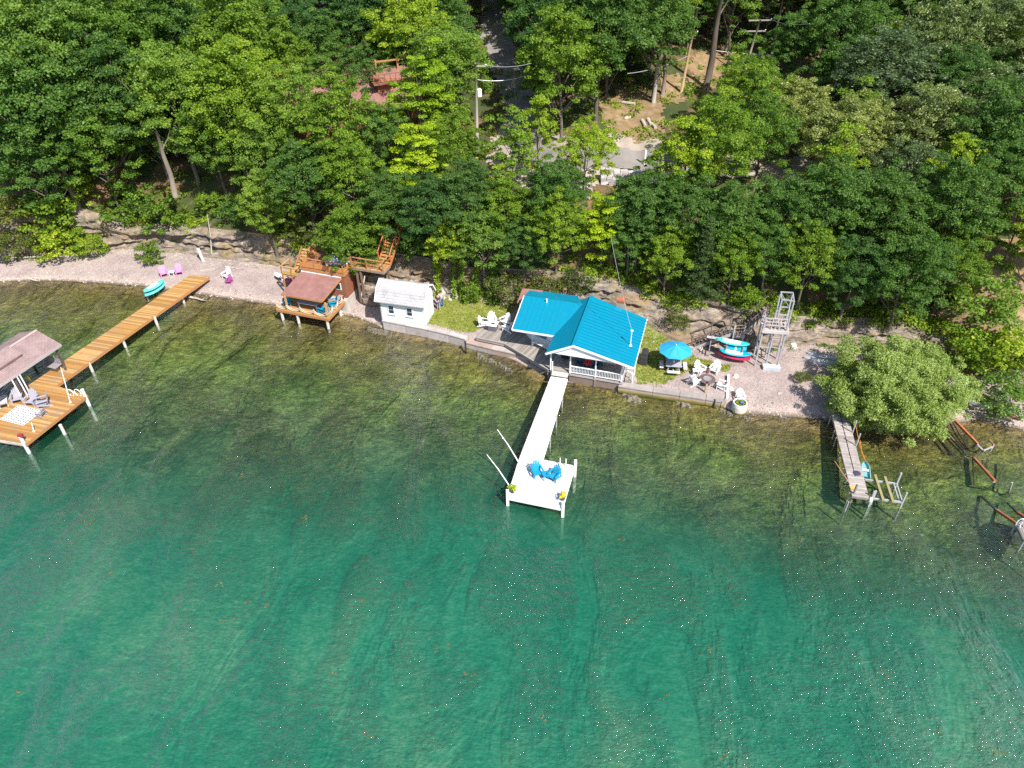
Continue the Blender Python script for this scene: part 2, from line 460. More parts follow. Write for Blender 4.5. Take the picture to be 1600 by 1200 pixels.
gust = ramp(n, noise(n, wpos(n, (1, 1, 1)), .22, 4, .6), [(.60, (0,) * 3), (.72, (1,) * 3)])
gn = bump(n, math_(n, 'ADD', hh, math_(n, 'MULTIPLY', math_(n, 'MULTIPLY', crest, gust), .8)), 1.0, .10)
gl = N(n, 'ShaderNodeBsdfGlossy'); gl.inputs['Roughness'].default_value = .06; L(n, gn, gl.inputs['Normal'])
fr = N(n, 'ShaderNodeFresnel'); fr.inputs[0].default_value = 1.33; L(n, nb, fr.inputs['Normal'])
mx2 = N(n, 'ShaderNodeMixShader'); L(n, fr.outputs[0], mx2.inputs[0]); L(n, mx.outputs[0], mx2.inputs[1]); L(n, gl.outputs[0], mx2.inputs[2])
L(n, mx2.outputs[0], out.inputs[0])
wrows = np.concatenate([np.linspace(-40, 20, 16), np.linspace(21, 32, 18)])
wc = np.concatenate([np.repeat(wrows[None, :], len(xs), 0), 32.5 + (A + .25 - 32.5) * T(60)], 1)
sheet('lake_water', m_water, wc, lambda X, Y: X * 0.0, {'depth': lambda X, Y, Z: np.clip(-(zbed(X, Y) - .12 * fbm(X * .8, Y * .8, 4)), 0, 12) / 10}, kind='structure')
# ---------------------------------------------------------------- foliage
def leafmat(name, c0, c1, c2, spec=.25, trans=.42, rough=.5, hue=.5):
    m, n, out = mat(name)
    at = N(n, 'ShaderNodeAttribute', attribute_name='tone')
    oi = N(n, 'ShaderNodeObjectInfo')
    f = math_(n, 'ADD', math_(n, 'MULTIPLY', at.outputs['Fac'], .75), math_(n, 'MULTIPLY', oi.outputs['Random'], .3), True)
    c = ramp(n, f, [(0, c0), (.5, c1), (1, c2)])
    c = mixc(n, 1.0, c, ramp(n, oi.outputs['Random'], [(0, (.80, .92, 1.1)), (.3, (1.15, 1.12, 1)), (.5, (.98, 1.04, .9)), (.75, (1.35, 1.25, .95)), (1, (1.75, 1.5, .9))] if name != 'willow leaves' else [(0, (1.1, 1.22, 1.25)), (1, (1.1, 1.22, 1.25))]), 'MULTIPLY')
    b = pbsdf(n, None, c, rough, 0, None, spec)
    t = N(n, 'ShaderNodeBsdfTranslucent')
    L(n, mixc(n, 1.0, c, (1.35, 1.5, .5), 'MULTIPLY'), t.inputs[0])
    mx = N(n, 'ShaderNodeMixShader'); mx.inputs[0].default_value = trans
    L(n, b.outputs[0], mx.inputs[1]); L(n, t.outputs[0], mx.inputs[2]); L(n, mx.outputs[0], out.inputs[0])
    return m
LM = dict(
    oak=leafmat('oak leaves', (.045, .10, .022), (.092, .18, .038), (.175, .28, .07)),
    maple=leafmat('maple leaves', (.075, .145, .016), (.155, .25, .026), (.26, .36, .05)),
    bright=leafmat('locust leaves', (.13, .22, .014), (.21, .32, .02), (.31, .42, .04), .15, .36),
    ash=leafmat('ash leaves', (.06, .095, .03), (.125, .18, .06), (.25, .31, .14), .5, .3, .42),
    willow=leafmat('willow leaves', (.12, .16, .03), (.23, .28, .055), (.38, .42, .14), .35, .36, .5),
    pine=leafmat('needles', (.03, .06, .02), (.06, .105, .03), (.11, .15, .05), .2, .2),
    shrub=leafmat('shrub leaves', (.075, .14, .016), (.155, .24, .026), (.27, .36, .05)),
    olive=leafmat('olive shrub leaves', (.06, .085, .02), (.12, .15, .035), (.23, .22, .06)),
    grass=leafmat('grass blades', (.12, .16, .03), (.22, .26, .055), (.36, .35, .12), .1, .3))
bark, n, out = mat('grey bark')
oi = N(n, 'ShaderNodeObjectInfo')
a = noise(n, wpos(n, (5, 5, .8)), 2.2, 5, .7)
c = mixc(n, a, (.055, .042, .033), (.27, .235, .205))
c = mixc(n, 1.0, c, ramp(n, oi.outputs['Random'], [(0, (.6, .55, .5)), (1, (1.25, 1.2, 1.15))]), 'MULTIPLY')
pbsdf(n, out, c, .9, 0, bump(n, a, .8, .05))
deadwood = paint((.36, .33, .30), .9, .3, grain='z')

def leafcloud(clumps, dens, ll, lw, flat=.5, jitter=.6, droop=0.0, wind=0.0, tone_j=.25, seed=0):
    """clumps: rows of cx,cy,cz,rx,ry,rz,tone -> leaf quads spread through each clump's shell"""
    g = np.random.default_rng(seed)
    Vv, Tt = [], []
    for row_ in clumps:
        cx, cy, cz, rx, ry, rz, tone = row_[:7]
        n_ = max(6, int(dens * (row_[7] if len(row_) > 7 else 1) * (rx * ry + rx * rz + ry * rz) / 3 * 4))
        d = g.normal(size=(n_, 3)); d /= np.linalg.norm(d, axis=1)[:, None]
        d[:, 2] = np.where(d[:, 2] < -.25, -d[:, 2] * .6, d[:, 2])
        r = (.35 + .65 * g.random(n_) ** .45)
        bumps = 1 + .22 * np.sin(d[:, 0] * 7 + cx * 3) * np.sin(d[:, 1] * 7 + cy * 3) + .1 * g.normal(size=n_)
        p = d * (r * bumps)[:, None] * np.array([rx, ry, rz]) + np.array([cx, cy, cz])
        nm = d * .65 + np.array([0, 0, flat]) + g.normal(size=(n_, 3)) * jitter
        nm /= np.linalg.norm(nm, axis=1)[:, None]
        t = g.normal(size=(n_, 3)) + np.array([wind * 2.0, wind, -droop * 2])
        t -= nm * (t * nm).sum(1)[:, None]; t /= np.linalg.norm(t, axis=1)[:, None]
        b = np.cross(nm, t)
        s = (.7 + .6 * g.random(n_))[:, None]
        L_ = ll * s / 2; W_ = lw * s / 2
        q = np.stack([p - t * L_, p + b * W_ + t * L_ * .1 - nm * L_ * .25, p + t * L_, p - b * W_ + t * L_ * .1 - nm * L_ * .25], 1)
        Vv.append(q.reshape(-1, 3)); Tt.append(np.clip(tone + tone_j * g.normal(size=n_), 0, 1))
    v = np.concatenate(Vv); t = np.concatenate(Tt)
    f = np.arange(len(v)).reshape(-1, 4)
    return v, f, t
def crown_clumps(W, Ht, z0, n_, cr, seed, shape=.5, inner=.25, aspect=1.0):
    """clump centres on an uneven ellipsoid: width W, height Ht, underside at z0"""
    g = np.random.default_rng(seed)
    cl = []
    lob = g.normal(size=(5, 3)); lob /= np.linalg.norm(lob, axis=1)[:, None]; la = g.random(5) * .35 - .08
    for i in range(n_):
        z = 1 - 2 * (i + .5) / n_; a = i * 2.39996 + g.random() * .5
        rr = math.sqrt(max(0, 1 - z * z)); d = np.array([rr * cos(a), rr * sin(a), z])
        if z < -.55 and g.random() < .6: continue
        k = 1 + sum(la[j] * max(0, d @ lob[j]) ** 3 for j in range(5)) + .15 * g.normal()
        if g.random() < inner: k *= .45 + .4 * g.random()
        wz = 1 - shape * .5 * max(0, z) * max(0, z)
        c = d * k * np.array([W / 2 * aspect * wz, W / 2 * wz, Ht / 2])
        r = cr * (.5 + .95 * g.random() ** 1.3)
        cl.append((c[0], c[1], z0 + Ht / 2 + c[2], r, r, r * .72, .45 + .16 * g.normal()))
    return cl
def trunk_mesh(name, clumps, Ht, r0, seed, nl=13, lean=.06, matr=None, bare=False):
    g = random.Random(seed); mb = MB()
    zc = Ht * .86
    pts = []; k = 7
    lx, ly = g.uniform(-lean, lean) * Ht, g.uniform(-lean, lean) * Ht
    for i in range(k):
        t = i / (k - 1)
        pts.append((lx * t * t + g.uniform(-.1, .1) * (i > 0), ly * t * t + g.uniform(-.1, .1) * (i > 0), -1.6 + (zc + 1.6) * t))
    rs = [r0 * (1.25 if i == 0 else 1) * (1 - .8 * i / (k - 1)) for i in range(k)]
    mb.tube(pts, rs, 8)
    cs = sorted(clumps, key=lambda c: g.random())[:nl]
    for c in cs:
        t = min(.92, max(.3, (c[2] / zc) * .62 + g.uniform(-.08, .08)))
        i = min(int(t * (k - 1)), k - 2); u = t * (k - 1) - i
        a = np.array(pts[i]) * (1 - u) + np.array(pts[i + 1]) * u
        b = np.array(c[:3]); mid = a * .5 + b * .5 + np.array([0, 0, -.08 * np.linalg.norm(b - a)]) + np.array([g.uniform(-.2, .2) for _ in range(3)])
        rr = r0 * (1 - .8 * t) * .55
        mb.tube([a, mid, b], [rr, rr * .6, rr * .22], 5, cap=False)
        if bare:
            for _ in range(5):
                s = mid * (1 - .7) + b * .7 if g.random() < .5 else mid
                e = s + np.array([g.uniform(-1, 1), g.uniform(-1, 1), g.uniform(.2, 1.2)]) * .9
                mb.tube([s, (s + e) / 2 + np.array([g.uniform(-.12, .12)] * 3), e], [rr * .3, rr * .2, .008], 4, cap=False)
    return mb.mesh(name, matr or bark, smooth=True)
KIND = {}
def kind(name, leaf, W, Hc, z0, n_, cr, dens, ll, lw, r0, variants, seed, shape=.5, inner=.25, flat=.5, droop=0, wind=0, jitter=.6, **k):
    KIND[name] = dict(W=W, Hc=Hc, z0=z0, H=z0 + Hc, v=[])
    for i in range(variants):
        cl = crown_clumps(W, Hc, z0, n_, cr, seed + i, shape, inner, k.get('aspect', 1.0))
        if 'post' in k: cl = k['post'](cl, seed + i)
        bigc = [(0, 0, z0 + Hc * .5, W * .44, W * .44, Hc * .44, .45, .42)] if name in ('oak', 'maple', 'darkoak', 'ash', 'willow') else []
        v, f, t = leafcloud(cl + bigc, dens, ll, lw, flat, jitter, droop, wind, seed=seed + i)
        cm = npmesh('crown', v, f, LM[leaf], False, {'tone': ('FACE', t)})
        tm = trunk_mesh('trunk', cl, z0 + Hc, r0, seed + i, k.get('nl', 13))
        KIND[name]['v'].append((cm, tm))
kind('oak', 'oak', 8.2, 8.0, 4.5, 190, .66, 150, .185, .135, .26, 4, 100)
kind('maple', 'maple', 6.8, 7.6, 3.6, 165, .57, 165, .175, .135, .2, 3, 200, shape=.7)
kind('slim', 'maple', 3.6, 7.5, 2.2, 70, .5, 160, .175, .135, .12, 2, 300, shape=.9)
kind('darkoak', 'oak', 7.0, 7.2, 4.0, 165, .64, 150, .185, .135, .24, 2, 350)
def layered(cl, seed):
    g = np.random.default_rng(seed)
    return [(c[0] * 1.05, c[1] * 1.05, round(c[2] / 1.35) * 1.35 + g.normal() * .3, c[3] * 1.25, c[4] * 1.25, c[5] * .6, c[6]) for c in cl]
kind('bright', 'bright', 5.6, 9.0, 3.0, 110, .62, 150, .18, .14, .17, 2, 400, shape=.8, post=layered, flat=.9, jitter=.45)
kind('ash', 'ash', 8.2, 7.2, 4.0, 210, .6, 140, .24, .085, .22, 3, 500, wind=1.4, jitter=.75, flat=.3, inner=.3)
def drooping(cl, seed):
    g = np.random.default_rng(seed); o = []
    for c in cl: o.append((c[0], c[1], c[2], c[3] * 1.0, c[4] * 1.0, c[5] * 1.25, c[6]))
    return o
kind('willow', 'willow', 9.6, 6.0, .1, 420, .72, 170, .25, .075, .3, 1, 600, post=drooping, flat=.5, jitter=.8, droop=.2, wind=.8, inner=.35, nl=26, aspect=1.15)
def conifer(cl, seed):
    g = np.random.default_rng(seed); o = []
    for i in range(70):
        t = (i + .5) / 70; a = i * 2.4; r = (1 - t) * 2.3 * (.55 + .5 * g.random())
        o.append((r * cos(a), r * sin(a), 1.2 + t * 8.6 + .15 * g.normal(), .62 * (1.1 - .5 * t), .62 * (1.1 - .5 * t), .24, .45 + .15 * g.normal()))
        o.append((r * .45 * cos(a), r * .45 * sin(a), 1.3 + t * 8.6, .5, .5, .26, .35))
    return o
kind('pine', 'pine', 4.6, 8.8, 1.2, 40, .6, 110, .26, .07, .15, 2, 700, post=conifer, droop=.2)
kind('shrub', 'shrub', 3.0, 2.3, .0, 34, .55, 95, .19, .15, .05, 3, 800, nl=7)
kind('olive', 'olive', 2.6, 1.9, .0, 30, .5, 100, .18, .10, .05, 2, 850, nl=7)
kind('darkshrub', 'oak', 3.2, 2.6, .0, 36, .55, 95, .2, .12, .05, 2, 870, nl=7)
_used = set()
TREES = []
def plant(kindname, x, y, s, label, group=None, cat='tree', z=None, rz=None, name=None, hs=1.0, vi=None):
    k = KIND[kindname]
    vi = random.randrange(len(k['v'])) if vi is None else vi
    cm, tm = k['v'][vi]
    z = G(x, y) if z is None else z
    t = thing(name or {'pine': 'pine_tree', 'willow': 'willow_tree', 'oak': 'oak_tree', 'darkoak': 'oak_tree', 'maple': 'maple_tree', 'slim': 'young_tree', 'bright': 'locust_tree', 'ash': 'ash_tree'}.get(kindname, 'shrub'),
              label, cat, (x, y, z), random.uniform(0, 2 * pi) if rz is None else rz, group)
    t.scale = (s, s, s * hs)
    link('trunk' if cat == 'tree' else 'stem', tm, t); link('crown' if cat == 'tree' else 'foliage', cm, t)
    TREES.append((x, y, s * k['W'] / 2, kindname))
    return t
def plant_at(u, v, wpx, kindname, label, group=None, cat='tree', hs=1.0, **kw):
    """crown centre seen at u,v and wpx wide: walk down the sight line to where such a plant stands on the ground"""
    k = KIND[kindname]; r = ray(u, v)
    for t in np.linspace(.02, .19, 2600):
        p = _C + t * r
        s = wpx * t / k['W']
        if p[1] < yshore(p[0]) + .6 and kindname != 'willow': continue
        if p[2] <= G(p[0], p[1]) + (k['z0'] + k['Hc'] * .5) * s * hs: break
    x, y = p[0], p[1]
    return plant(kindname, x, y, s, label, group, cat, hs=hs, z=p[2] - (k['z0'] + k['Hc'] * .5) * s * hs if abs(p[2] - G(x, y) - (k['z0'] + k['Hc'] * .5) * s * hs) < 1.5 else None, **kw)

HAND = [
 # u, v, width, kind, label
 (60, 70, 170, 'oak', 'large green oak in the far left top corner of the forest'),
 (178, 60, 150, 'maple', 'light green maple crown along the top left edge of the forest'),
 (275, 50, 130, 'oak', 'oak at the top edge standing left of the hidden brown house'),
 (370, 70, 130, 'maple', 'yellow-green maple just left of the brown house roofs'),
 (60, 175, 150, 'darkoak', 'dark green oak near the left edge above the bluff end'),
 (160, 150, 150, 'oak', 'broad oak in the middle of the left forest above the shale bluff'),
 (270, 150, 140, 'oak', 'oak whose pale trunk leans over the shale bluff'),
 (360, 165, 130, 'maple', 'maple with bright upper leaves between the bluff and the brown house'),
 (48, 248, 115, 'oak', 'oak leaning out over the left end of the beach'),
 (150, 225, 112, 'maple', 'maple overhanging the bare top of the shale bluff'),
 (238, 200, 84, 'oak', 'small oak at the bluff edge beside the long pale trunk'),
 (330, 212, 92, 'darkoak', 'shadowy oak behind the thin pale snag at the bluff'),
 (405, 238, 100, 'oak', 'oak above the right half of the shale bluff'),
 (455, 175, 110, 'oak', 'oak just below the lower brown roof of the hillside house'),
 (525, 190, 110, 'maple', 'maple below the deck of the hillside house'),
 (415, 318, 74, 'darkoak', 'low dark oak hanging over the shale right of the beach'),
 (475, 275, 100, 'oak', 'oak behind the rust coloured boathouse deck'),
 (482, 350, 56, 'olive', 'tangled olive thicket over the rock left of the upper deck', 'shrub'),
 (548, 270, 95, 'maple', 'maple rising behind the tree that shades the upper deck'),
 (546, 374, 88, 'maple', 'bright green tree leaning over the rust coloured upper deck'),
 (600, 215, 80, 'darkoak', 'dark oak left of the vivid yellow-green locust'),
 (657, 165, 88, 'bright', 'vivid yellow-green locust standing right of the hillside deck'),
 (655, 262, 74, 'bright', 'lower vivid yellow-green locust below the taller one'),
 (610, 310, 90, 'oak', 'oak above the orange hillside stairs'),
 (712, 235, 85, 'maple', 'maple standing left of the transformer pole'),
 (672, 330, 95, 'oak', 'oak between the locusts and the white shed'),
 (728, 308, 96, 'oak', 'rounded oak above the left lawn'),
 (636, 378, 56, 'darkshrub', 'bluish dark cedar-like bush behind the white shed', 'shrub'),
 (700, 378, 62, 'maple', 'small maple with vines hanging above the left lawn'),
 (755, 372, 80, 'darkoak', 'dark tree at the cliff edge left of the teal cottage roof'),
 (790, 330, 80, 'maple', 'maple below the gravel turnaround'),
 (818, 376, 72, 'oak', 'oak directly behind the wing of the teal cottage'),
 (700, 100, 110, 'oak', 'tall oak with a pale trunk left of the driveway'),
 (640, 50, 110, 'maple', 'maple at the top edge behind the small brown gable'),
 (470, 60, 90, 'oak', 'oak with branches across the upper brown roof'),
 (520, 70, 92, 'oak', 'oak standing between the two pieces of brown house roof'),
 (560, 118, 78, 'oak', 'oak with a forked trunk left of the hillside deck'),
 (462, 112, 84, 'maple', 'maple hiding the left end of the brown house'),
 (600, 80, 62, 'maple', 'slender maple between the brown roof and the small gable'),
 (505, 128, 70, 'darkoak', 'dark oak covering the lower edge of the brown roof'),
 (624, 92, 54, 'slim', 'young tree in front of the small brown gable'),
 (630, 112, 66, 'maple', 'maple hiding the foot of the hillside deck'),
 (560, 25, 110, 'oak', 'oak at the top edge above the brown house'),
 (880, 95, 120, 'maple', 'wide light green maple right of the driveway'),
 (842, 205, 50, 'slim', 'slim young tree in front of the driveway bend'),
 (868, 300, 95, 'oak', 'tree standing in front of the gravel turnaround'),
 (915, 235, 78, 'maple', 'yellow-green tree overlapping the gravel turnaround'),
 (870, 352, 80, 'maple', 'maple on the bank straight above the teal roof ridge'),
 (942, 352, 56, 'bright', 'small yellow-green tree on the bank above the teal roof'),
 (800, 235, 60, 'slim', 'thin tree between transformer pole and gravel turnaround'),
 (1000, 325, 100, 'oak', 'oak below the dry stone wall'),
 (985, 372, 66, 'darkoak', 'dark oak on the bank right of the cottage power line'),
 (1078, 245, 96, 'maple', 'maple at the right end of the paved turnaround'),
 (1125, 225, 110, 'maple', 'broad maple in front of the sawn logs clearing'),
 (1195, 205, 90, 'maple', 'light maple just above the right end of the road'),
 (1075, 330, 100, 'oak', 'oak in the middle of the bank above the shingle yard'),
 (1100, 400, 70, 'pine', 'sparse pine with brown twigs above the shingle yard'),
 (1045, 396, 72, 'maple', 'bushy maple spilling over the rock beside the cottage'),
 (1150, 345, 95, 'darkoak', 'dark oak left of the boat tower and above it'),
 (1150, 400, 72, 'maple', 'tree hanging over the cliff top left of the boat tower'),
 (1165, 468, 42, 'shrub', 'bright bush above the lower flight of wooden stairs', 'shrub'),
 (1225, 330, 95, 'oak', 'oak below the right end of the road'),
 (1205, 388, 78, 'oak', 'oak directly behind the top of the boat tower'),
 (1265, 400, 90, 'maple', 'maple right of the boat tower at the bank edge'),
 (1300, 320, 120, 'oak', 'large round oak right of the road end'),
 (1335, 425, 90, 'oak', 'oak above the willow'),
 (1330, 215, 120, 'ash', 'silvery ash right of the dark forest gap'),
 (1385, 120, 140, 'ash', 'wind blown silver-green ash with bare twigs near the top right'),
 (1470, 70, 140, 'ash', 'pale ash at the top edge toward the right corner'),
 (1565, 60, 130, 'ash', 'grey-green ash in the top right corner'),
 (1455, 200, 130, 'ash', 'big wind swept ash in the middle of the right forest'),
 (1555, 165, 120, 'ash', 'ash against the right edge of the picture'),
 (1385, 345, 120, 'oak', 'broad oak in the middle of the right bank'),
 (1420, 275, 110, 'ash', 'ash in front of the big wind swept one'),
 (1500, 320, 125, 'oak', 'oak overhanging the grassy bank at the right edge'),
 (1570, 270, 95, 'darkoak', 'dark oak beside the grassy bank at the right edge'),
 (1420, 425, 110, 'oak', 'oak with a leaning dark limb above the willow'),
 (1490, 408, 85, 'maple', 'bright maple at the right of the bank slope'),
 (1462, 466, 56, 'olive', 'yellowish dense bush on the bank above the willow', 'shrub'),
 (1385, 470, 60, 'shrub', 'leafy bush at the bank foot left of the yellowish bush', 'shrub'),
 (1545, 470, 88, 'darkshrub', 'dark green thicket on the bare slope near the right edge', 'shrub'),
 (1515, 555, 75, 'shrub', 'bright shrub on the shore right of the willow', 'shrub'),
 (1575, 555, 85, 'shrub', 'shrub at the right edge above the fallen beams', 'shrub'),
 (1570, 620, 70, 'darkshrub', 'low dark shrub behind the red and silver beams', 'shrub'),
 (1245, 70, 80, 'oak', 'tree between the two open patches of the far slope'),
 (1330, 40, 110, 'oak', 'oak at the top edge right of the dark forest gap'),
 (955, 30, 110, 'darkoak', 'dark tree at the top edge behind the wide light maple'),
 (1030, 45, 100, 'darkoak', 'dark tree left of the tall leaning utility pole'),
 (840, 20, 90, 'darkoak', 'dark tree shading the top of the driveway'),
 (1140, 140, 45, 'slim', 'ivy covered young tree right of the leaning utility pole'),
 # shore and cliff shrubs
 (30, 330, 70, 'olive', 'brownish bush at the left edge of the bluff', 'shrub'),
 (80, 345, 80, 'shrub', 'dense green bush left of the shale face', 'shrub'),
 (142, 388, 40, 'shrub', 'low bright weeds at the foot of the bluff beside the driftwood trunk', 'shrub'),
 (118, 372, 46, 'shrub', 'bright weeds climbing the left foot of the shale face', 'shrub'),
 (600, 352, 50, 'maple', 'small bright maple in front of the orange hill stairs'),
 (25, 385, 60, 'olive', 'grey-green bush at the left end of the beach', 'shrub'),
 (95, 385, 58, 'shrub', 'bright leafy patch at the foot of the bluff', 'shrub'),
 (120, 300, 55, 'shrub', 'lime green bush at the top left of the shale face', 'shrub'),
 (205, 320, 60, 'shrub', 'bright bush rooted on top of the shale face', 'shrub'),
 (256, 336, 60, 'shrub', 'spreading bush right of the bright one on the shale face', 'shrub'),
 (330, 320, 40, 'shrub', 'small bush beside the pale snag', 'shrub'),
 (235, 398, 36, 'shrub', 'low weeds in the middle of the beach top', 'shrub'),
 (372, 330, 44, 'darkshrub', 'dark bush above the right part of the shale face', 'shrub'),
 (445, 310, 60, 'olive', 'olive bush on the ledge above the pale rock', 'shrub'),
 (790, 452, 56, 'olive', 'mixed bush at the cliff foot beside the left lawn', 'shrub'),
 (855, 448, 46, 'olive', 'dry bush right behind the cottage wing', 'shrub'),
 (740, 458, 34, 'shrub', 'bush at the far corner of the left lawn', 'shrub'),
 (905, 440, 40, 'olive', 'straw coloured bush on the slope behind the ridge', 'shrub'),
 (1060, 500, 30, 'olive', 'straw coloured tuft on the pale rock above the umbrella', 'shrub'),
 (1252, 590, 22, 'olive', 'dry tuft on the shingle right of the tower foot', 'shrub'),
 (1160, 630, 16, 'shrub', 'small weed patch beside the concrete planter', 'shrub'),
]
for row in HAND:
    u, v, wp, k, lab = row[:5]
    cat = 'shrub' if len(row) > 5 else 'tree'
    plant_at(u, v, wp, k, lab, cat=cat)
# ---------------------------------------------------------------- forest fill, undergrowth, road, lawns
WIL = plant_at(1400, 606, 166, 'willow', 'big grey-green willow on the shore beside the weathered dock', rz=0.4, hs=.84)
KEEP = [(775, 60, 32), (790, 120, 36), (812, 185, 34), (850, 245, 40), (905, 245, 34), (970, 225, 48), (1010, 235, 30), (1210, 262, 34), (1265, 262, 22), (1000, 178, 48), (950, 165, 24),
        (1060, 130, 20), (1112, 112, 18), (1120, 70, 22), (1255, 112, 18), (1205, 80, 30), (613, 118, 12), (505, 46, 12), (1028, 130, 22), (1575, 385, 40), (1300, 470, 14),
        (890, 290, 20), (960, 275, 26), (744, 140, 16), (1080, 70, 14)]
KEEPW = [(P(u, v, 9.5), r) for u, v, r in KEEP]
HOUSE_C = P(545, 95, 17)[:2]
fills = []
g = random.Random(11)
tries = 0
while len(fills) < 265 and tries < 9000:
    tries += 1
    y = 50 + 72 * g.random() ** .85; x = (g.random() * 2 - 1) * (y * .66 + 8)
    if y < ytop(x) + 1.2: continue
    s = g.uniform(.66, 1.3); kn = g.choices(['oak', 'maple', 'darkoak', 'slim', 'ash', 'pine'], [5, 4, 3, 1.2, 1.0 if x < 15 else 5, .35])[0]
    rW = KIND[kn]['W'] * s / 2
    if any((x - a) ** 2 + (y - b) ** 2 < (.62 * (rW + c)) ** 2 for a, b, c, _ in TREES): continue
    if math.hypot(x - HOUSE_C[0], y - HOUSE_C[1] - 2) < 9: continue
    z = G(x, y); bad = False
    u0, v0 = PX(x, y, z + KIND[kn]['H'] * s); u1, v1 = PX(x, y, z + KIND[kn]['z0'] * s * .6); rr = rW * 13.5
    if v1 < -60 or u0 < -90 or u0 > 1690: continue
    for (kp, kr), (ku, kv, _) in zip(KEEPW, KEEP):
        if y < kp[1] + 3 and abs(ku - (u0 + u1) / 2) < rr * .9 + kr * .7 and v0 - 6 < kv < v1 + kr * .6: bad = True; break
    if bad: continue
    fills.append((x, y, s, kn)); TREES.append((x, y, rW, kn))
ORD = ['leftmost', 'second from left', 'third from left', 'fourth from left', 'fifth from left', 'sixth from left', 'seventh from left', 'eighth from left', 'ninth from left', 'tenth from left', 'eleventh from left', 'twelfth from left', 'thirteenth from left',
       'fourteenth from left', 'fifteenth from left', 'sixteenth from left', 'seventeenth from left', 'eighteenth from left', 'nineteenth from left', 'twentieth from left', 'twenty-first from left', 'twenty-second from left', 'twenty-third from left', 'twenty-fourth from left', 'twenty-fifth from left', 'rightmost']
WORDS = {'oak': 'mid green oak', 'maple': 'light green maple', 'darkoak': 'dark green oak', 'slim': 'slim young tree', 'ash': 'silvery green ash', 'pine': 'narrow dark pine'}
FT = {}
for x, y, s, kn in fills:
    u, v = PX(x, y, G(x, y) + KIND[kn]['H'] * .6 * s)
    place = 'in the woods around the brown hillside house' if u < 700 and v < 170 else 'in the woods above the shale bluff' if u < 430 else 'on the bank between brown boathouse and teal roof' if u < 800 and v > 170 else \
        'beside the shaded driveway' if u < 900 and v < 200 else 'on the dark far slope behind the leaning utility pole' if u < 1290 and v < 150 else 'on the bank above the teal roof' if u < 1020 else \
        'on the bank above the boat tower' if u < 1290 else 'in the woods of the right hillside behind the willow'
    t = plant(kn, x, y, s, f'{WORDS[kn]} {place}', f'{WORDS[kn]}s {place}'); FT.setdefault(t['group'], []).append((u, t))
    TREES.pop()
for lst in FT.values():
    lst.sort(key=lambda q: q[0])
    if len(lst) > 1:
        for i, (_, t) in enumerate(lst): t['label'] = (ORD[i] if i <= len(lst) // 2 else ORD[len(lst) - 1 - i].replace('left', 'right')) + ' ' + t['label']

# undergrowth: too dense to count
def scatter_clumps(n_, test, rmin, rmax, seed):
    gg = random.Random(seed); out_ = []
    k = 0
    while len(out_) < n_ and k < n_ * 12:
        k += 1
        p = test(gg)
        if p is None: continue
        r = gg.uniform(rmin, rmax)
        out_.append((p[0], p[1], G(p[0], p[1]) + r * .1, r, r, r * gg.uniform(.4, .7), min(1, max(0, gg.gauss(.45, .25)))))
    return out_
def near_open(x, y):
    return any((x - kp[0]) ** 2 + (y - kp[1]) ** 2 < (kr / 13.) ** 2 for kp, kr in ROADK)
ROADK = [(P(u, v, 9.5), r) for u, v, r in [(775, 60, 30), (790, 120, 34), (812, 185, 38), (850, 245, 52), (905, 245, 45), (970, 235, 40), (1010, 240, 34), (1110, 250, 30), (1210, 262, 32), (1265, 266, 30)]]
def t1(gg):
    y = 46 + 70 * gg.random() ** 1.4; x = (gg.random() * 2 - 1) * (y * .66 + 8)
    if y < ytop(x) + .2 or near_open(x, y) or fbm(x * .16, y * .16, 3) < -.18: return None
    return x, y
def stuff_leaves(name, cl, dens, ll, lw, leaf, seed, **kw):
    v, f, t = leafcloud(cl, dens, ll, lw, seed=seed, **kw)
    o = link(name, npmesh(name, v, f, LM[leaf], False, {'tone': ('FACE', t)})); o['kind'] = 'stuff'
    return o
stuff_leaves('undergrowth', scatter_clumps(1700, t1, .4, 1.0, 3), 26, .26, .18, 'shrub', 31)
def t2(gg):
    x = gg.uniform(-60, 45); y = ytop(x) + gg.uniform(-.5, 1.6)
    if fbm(x * .22, 3.3, 3) < -.12: return None
    return x, y
stuff_leaves('bank_creepers', scatter_clumps(560, t2, .3, .75, 5), 60, .19, .13, 'shrub', 32)
def t3(gg):      # cliff foot weeds
    x = gg.uniform(-56, 36); y = ybase(x) - abs(gg.gauss(0, .35))
    if -22.5 < x < -12.5 or fbm(x * .3, 9.1, 3) < .02: return None
    return x, y
stuff_leaves('bank_weeds', scatter_clumps(190, t3, .15, .42, 6), 110, .13, .07, 'shrub', 33)
# hanging vines on the rock above the left lawn
for i, (u, v0, v1, wd, lab) in enumerate([(684, 400, 462, .38, 'long bright vine hanging beside the white shed roof'), (710, 425, 470, .3, 'thin vine hanging over the rock above the left lawn'),
                                     (722, 420, 474, .35, 'vine curtain hanging right of the thin one above the lawn'), (770, 430, 470, .55, 'broad leafy vine patch on the cliff left of the cottage'),
                                     (745, 430, 466, .4, 'vine patch on the cliff above the lawn corner')]):
    x = P(u, v1, .9)[0]; yb = float(ybase(x)); zt_ = float(ztop(x)); cl = []
    gg = random.Random(40 + i)
    for k in range(16):
        t = k / 15
        cl.append((gg.gauss(0, wd * .3), -.55 + 1.6 * t + gg.gauss(0, .08), .1 + (zt_ + .3 - .9) * t, wd * gg.uniform(.6, 1), .28, .32, gg.uniform(.4, .8)))
    v, f, t = leafcloud(cl, 130, .17, .13, seed=60 + i)
    o = thing('vine', lab, 'vine', (x, yb, .8))
    link('foliage', npmesh('foliage', v, f, LM['shrub'], False, {'tone': ('FACE', t)}), o)

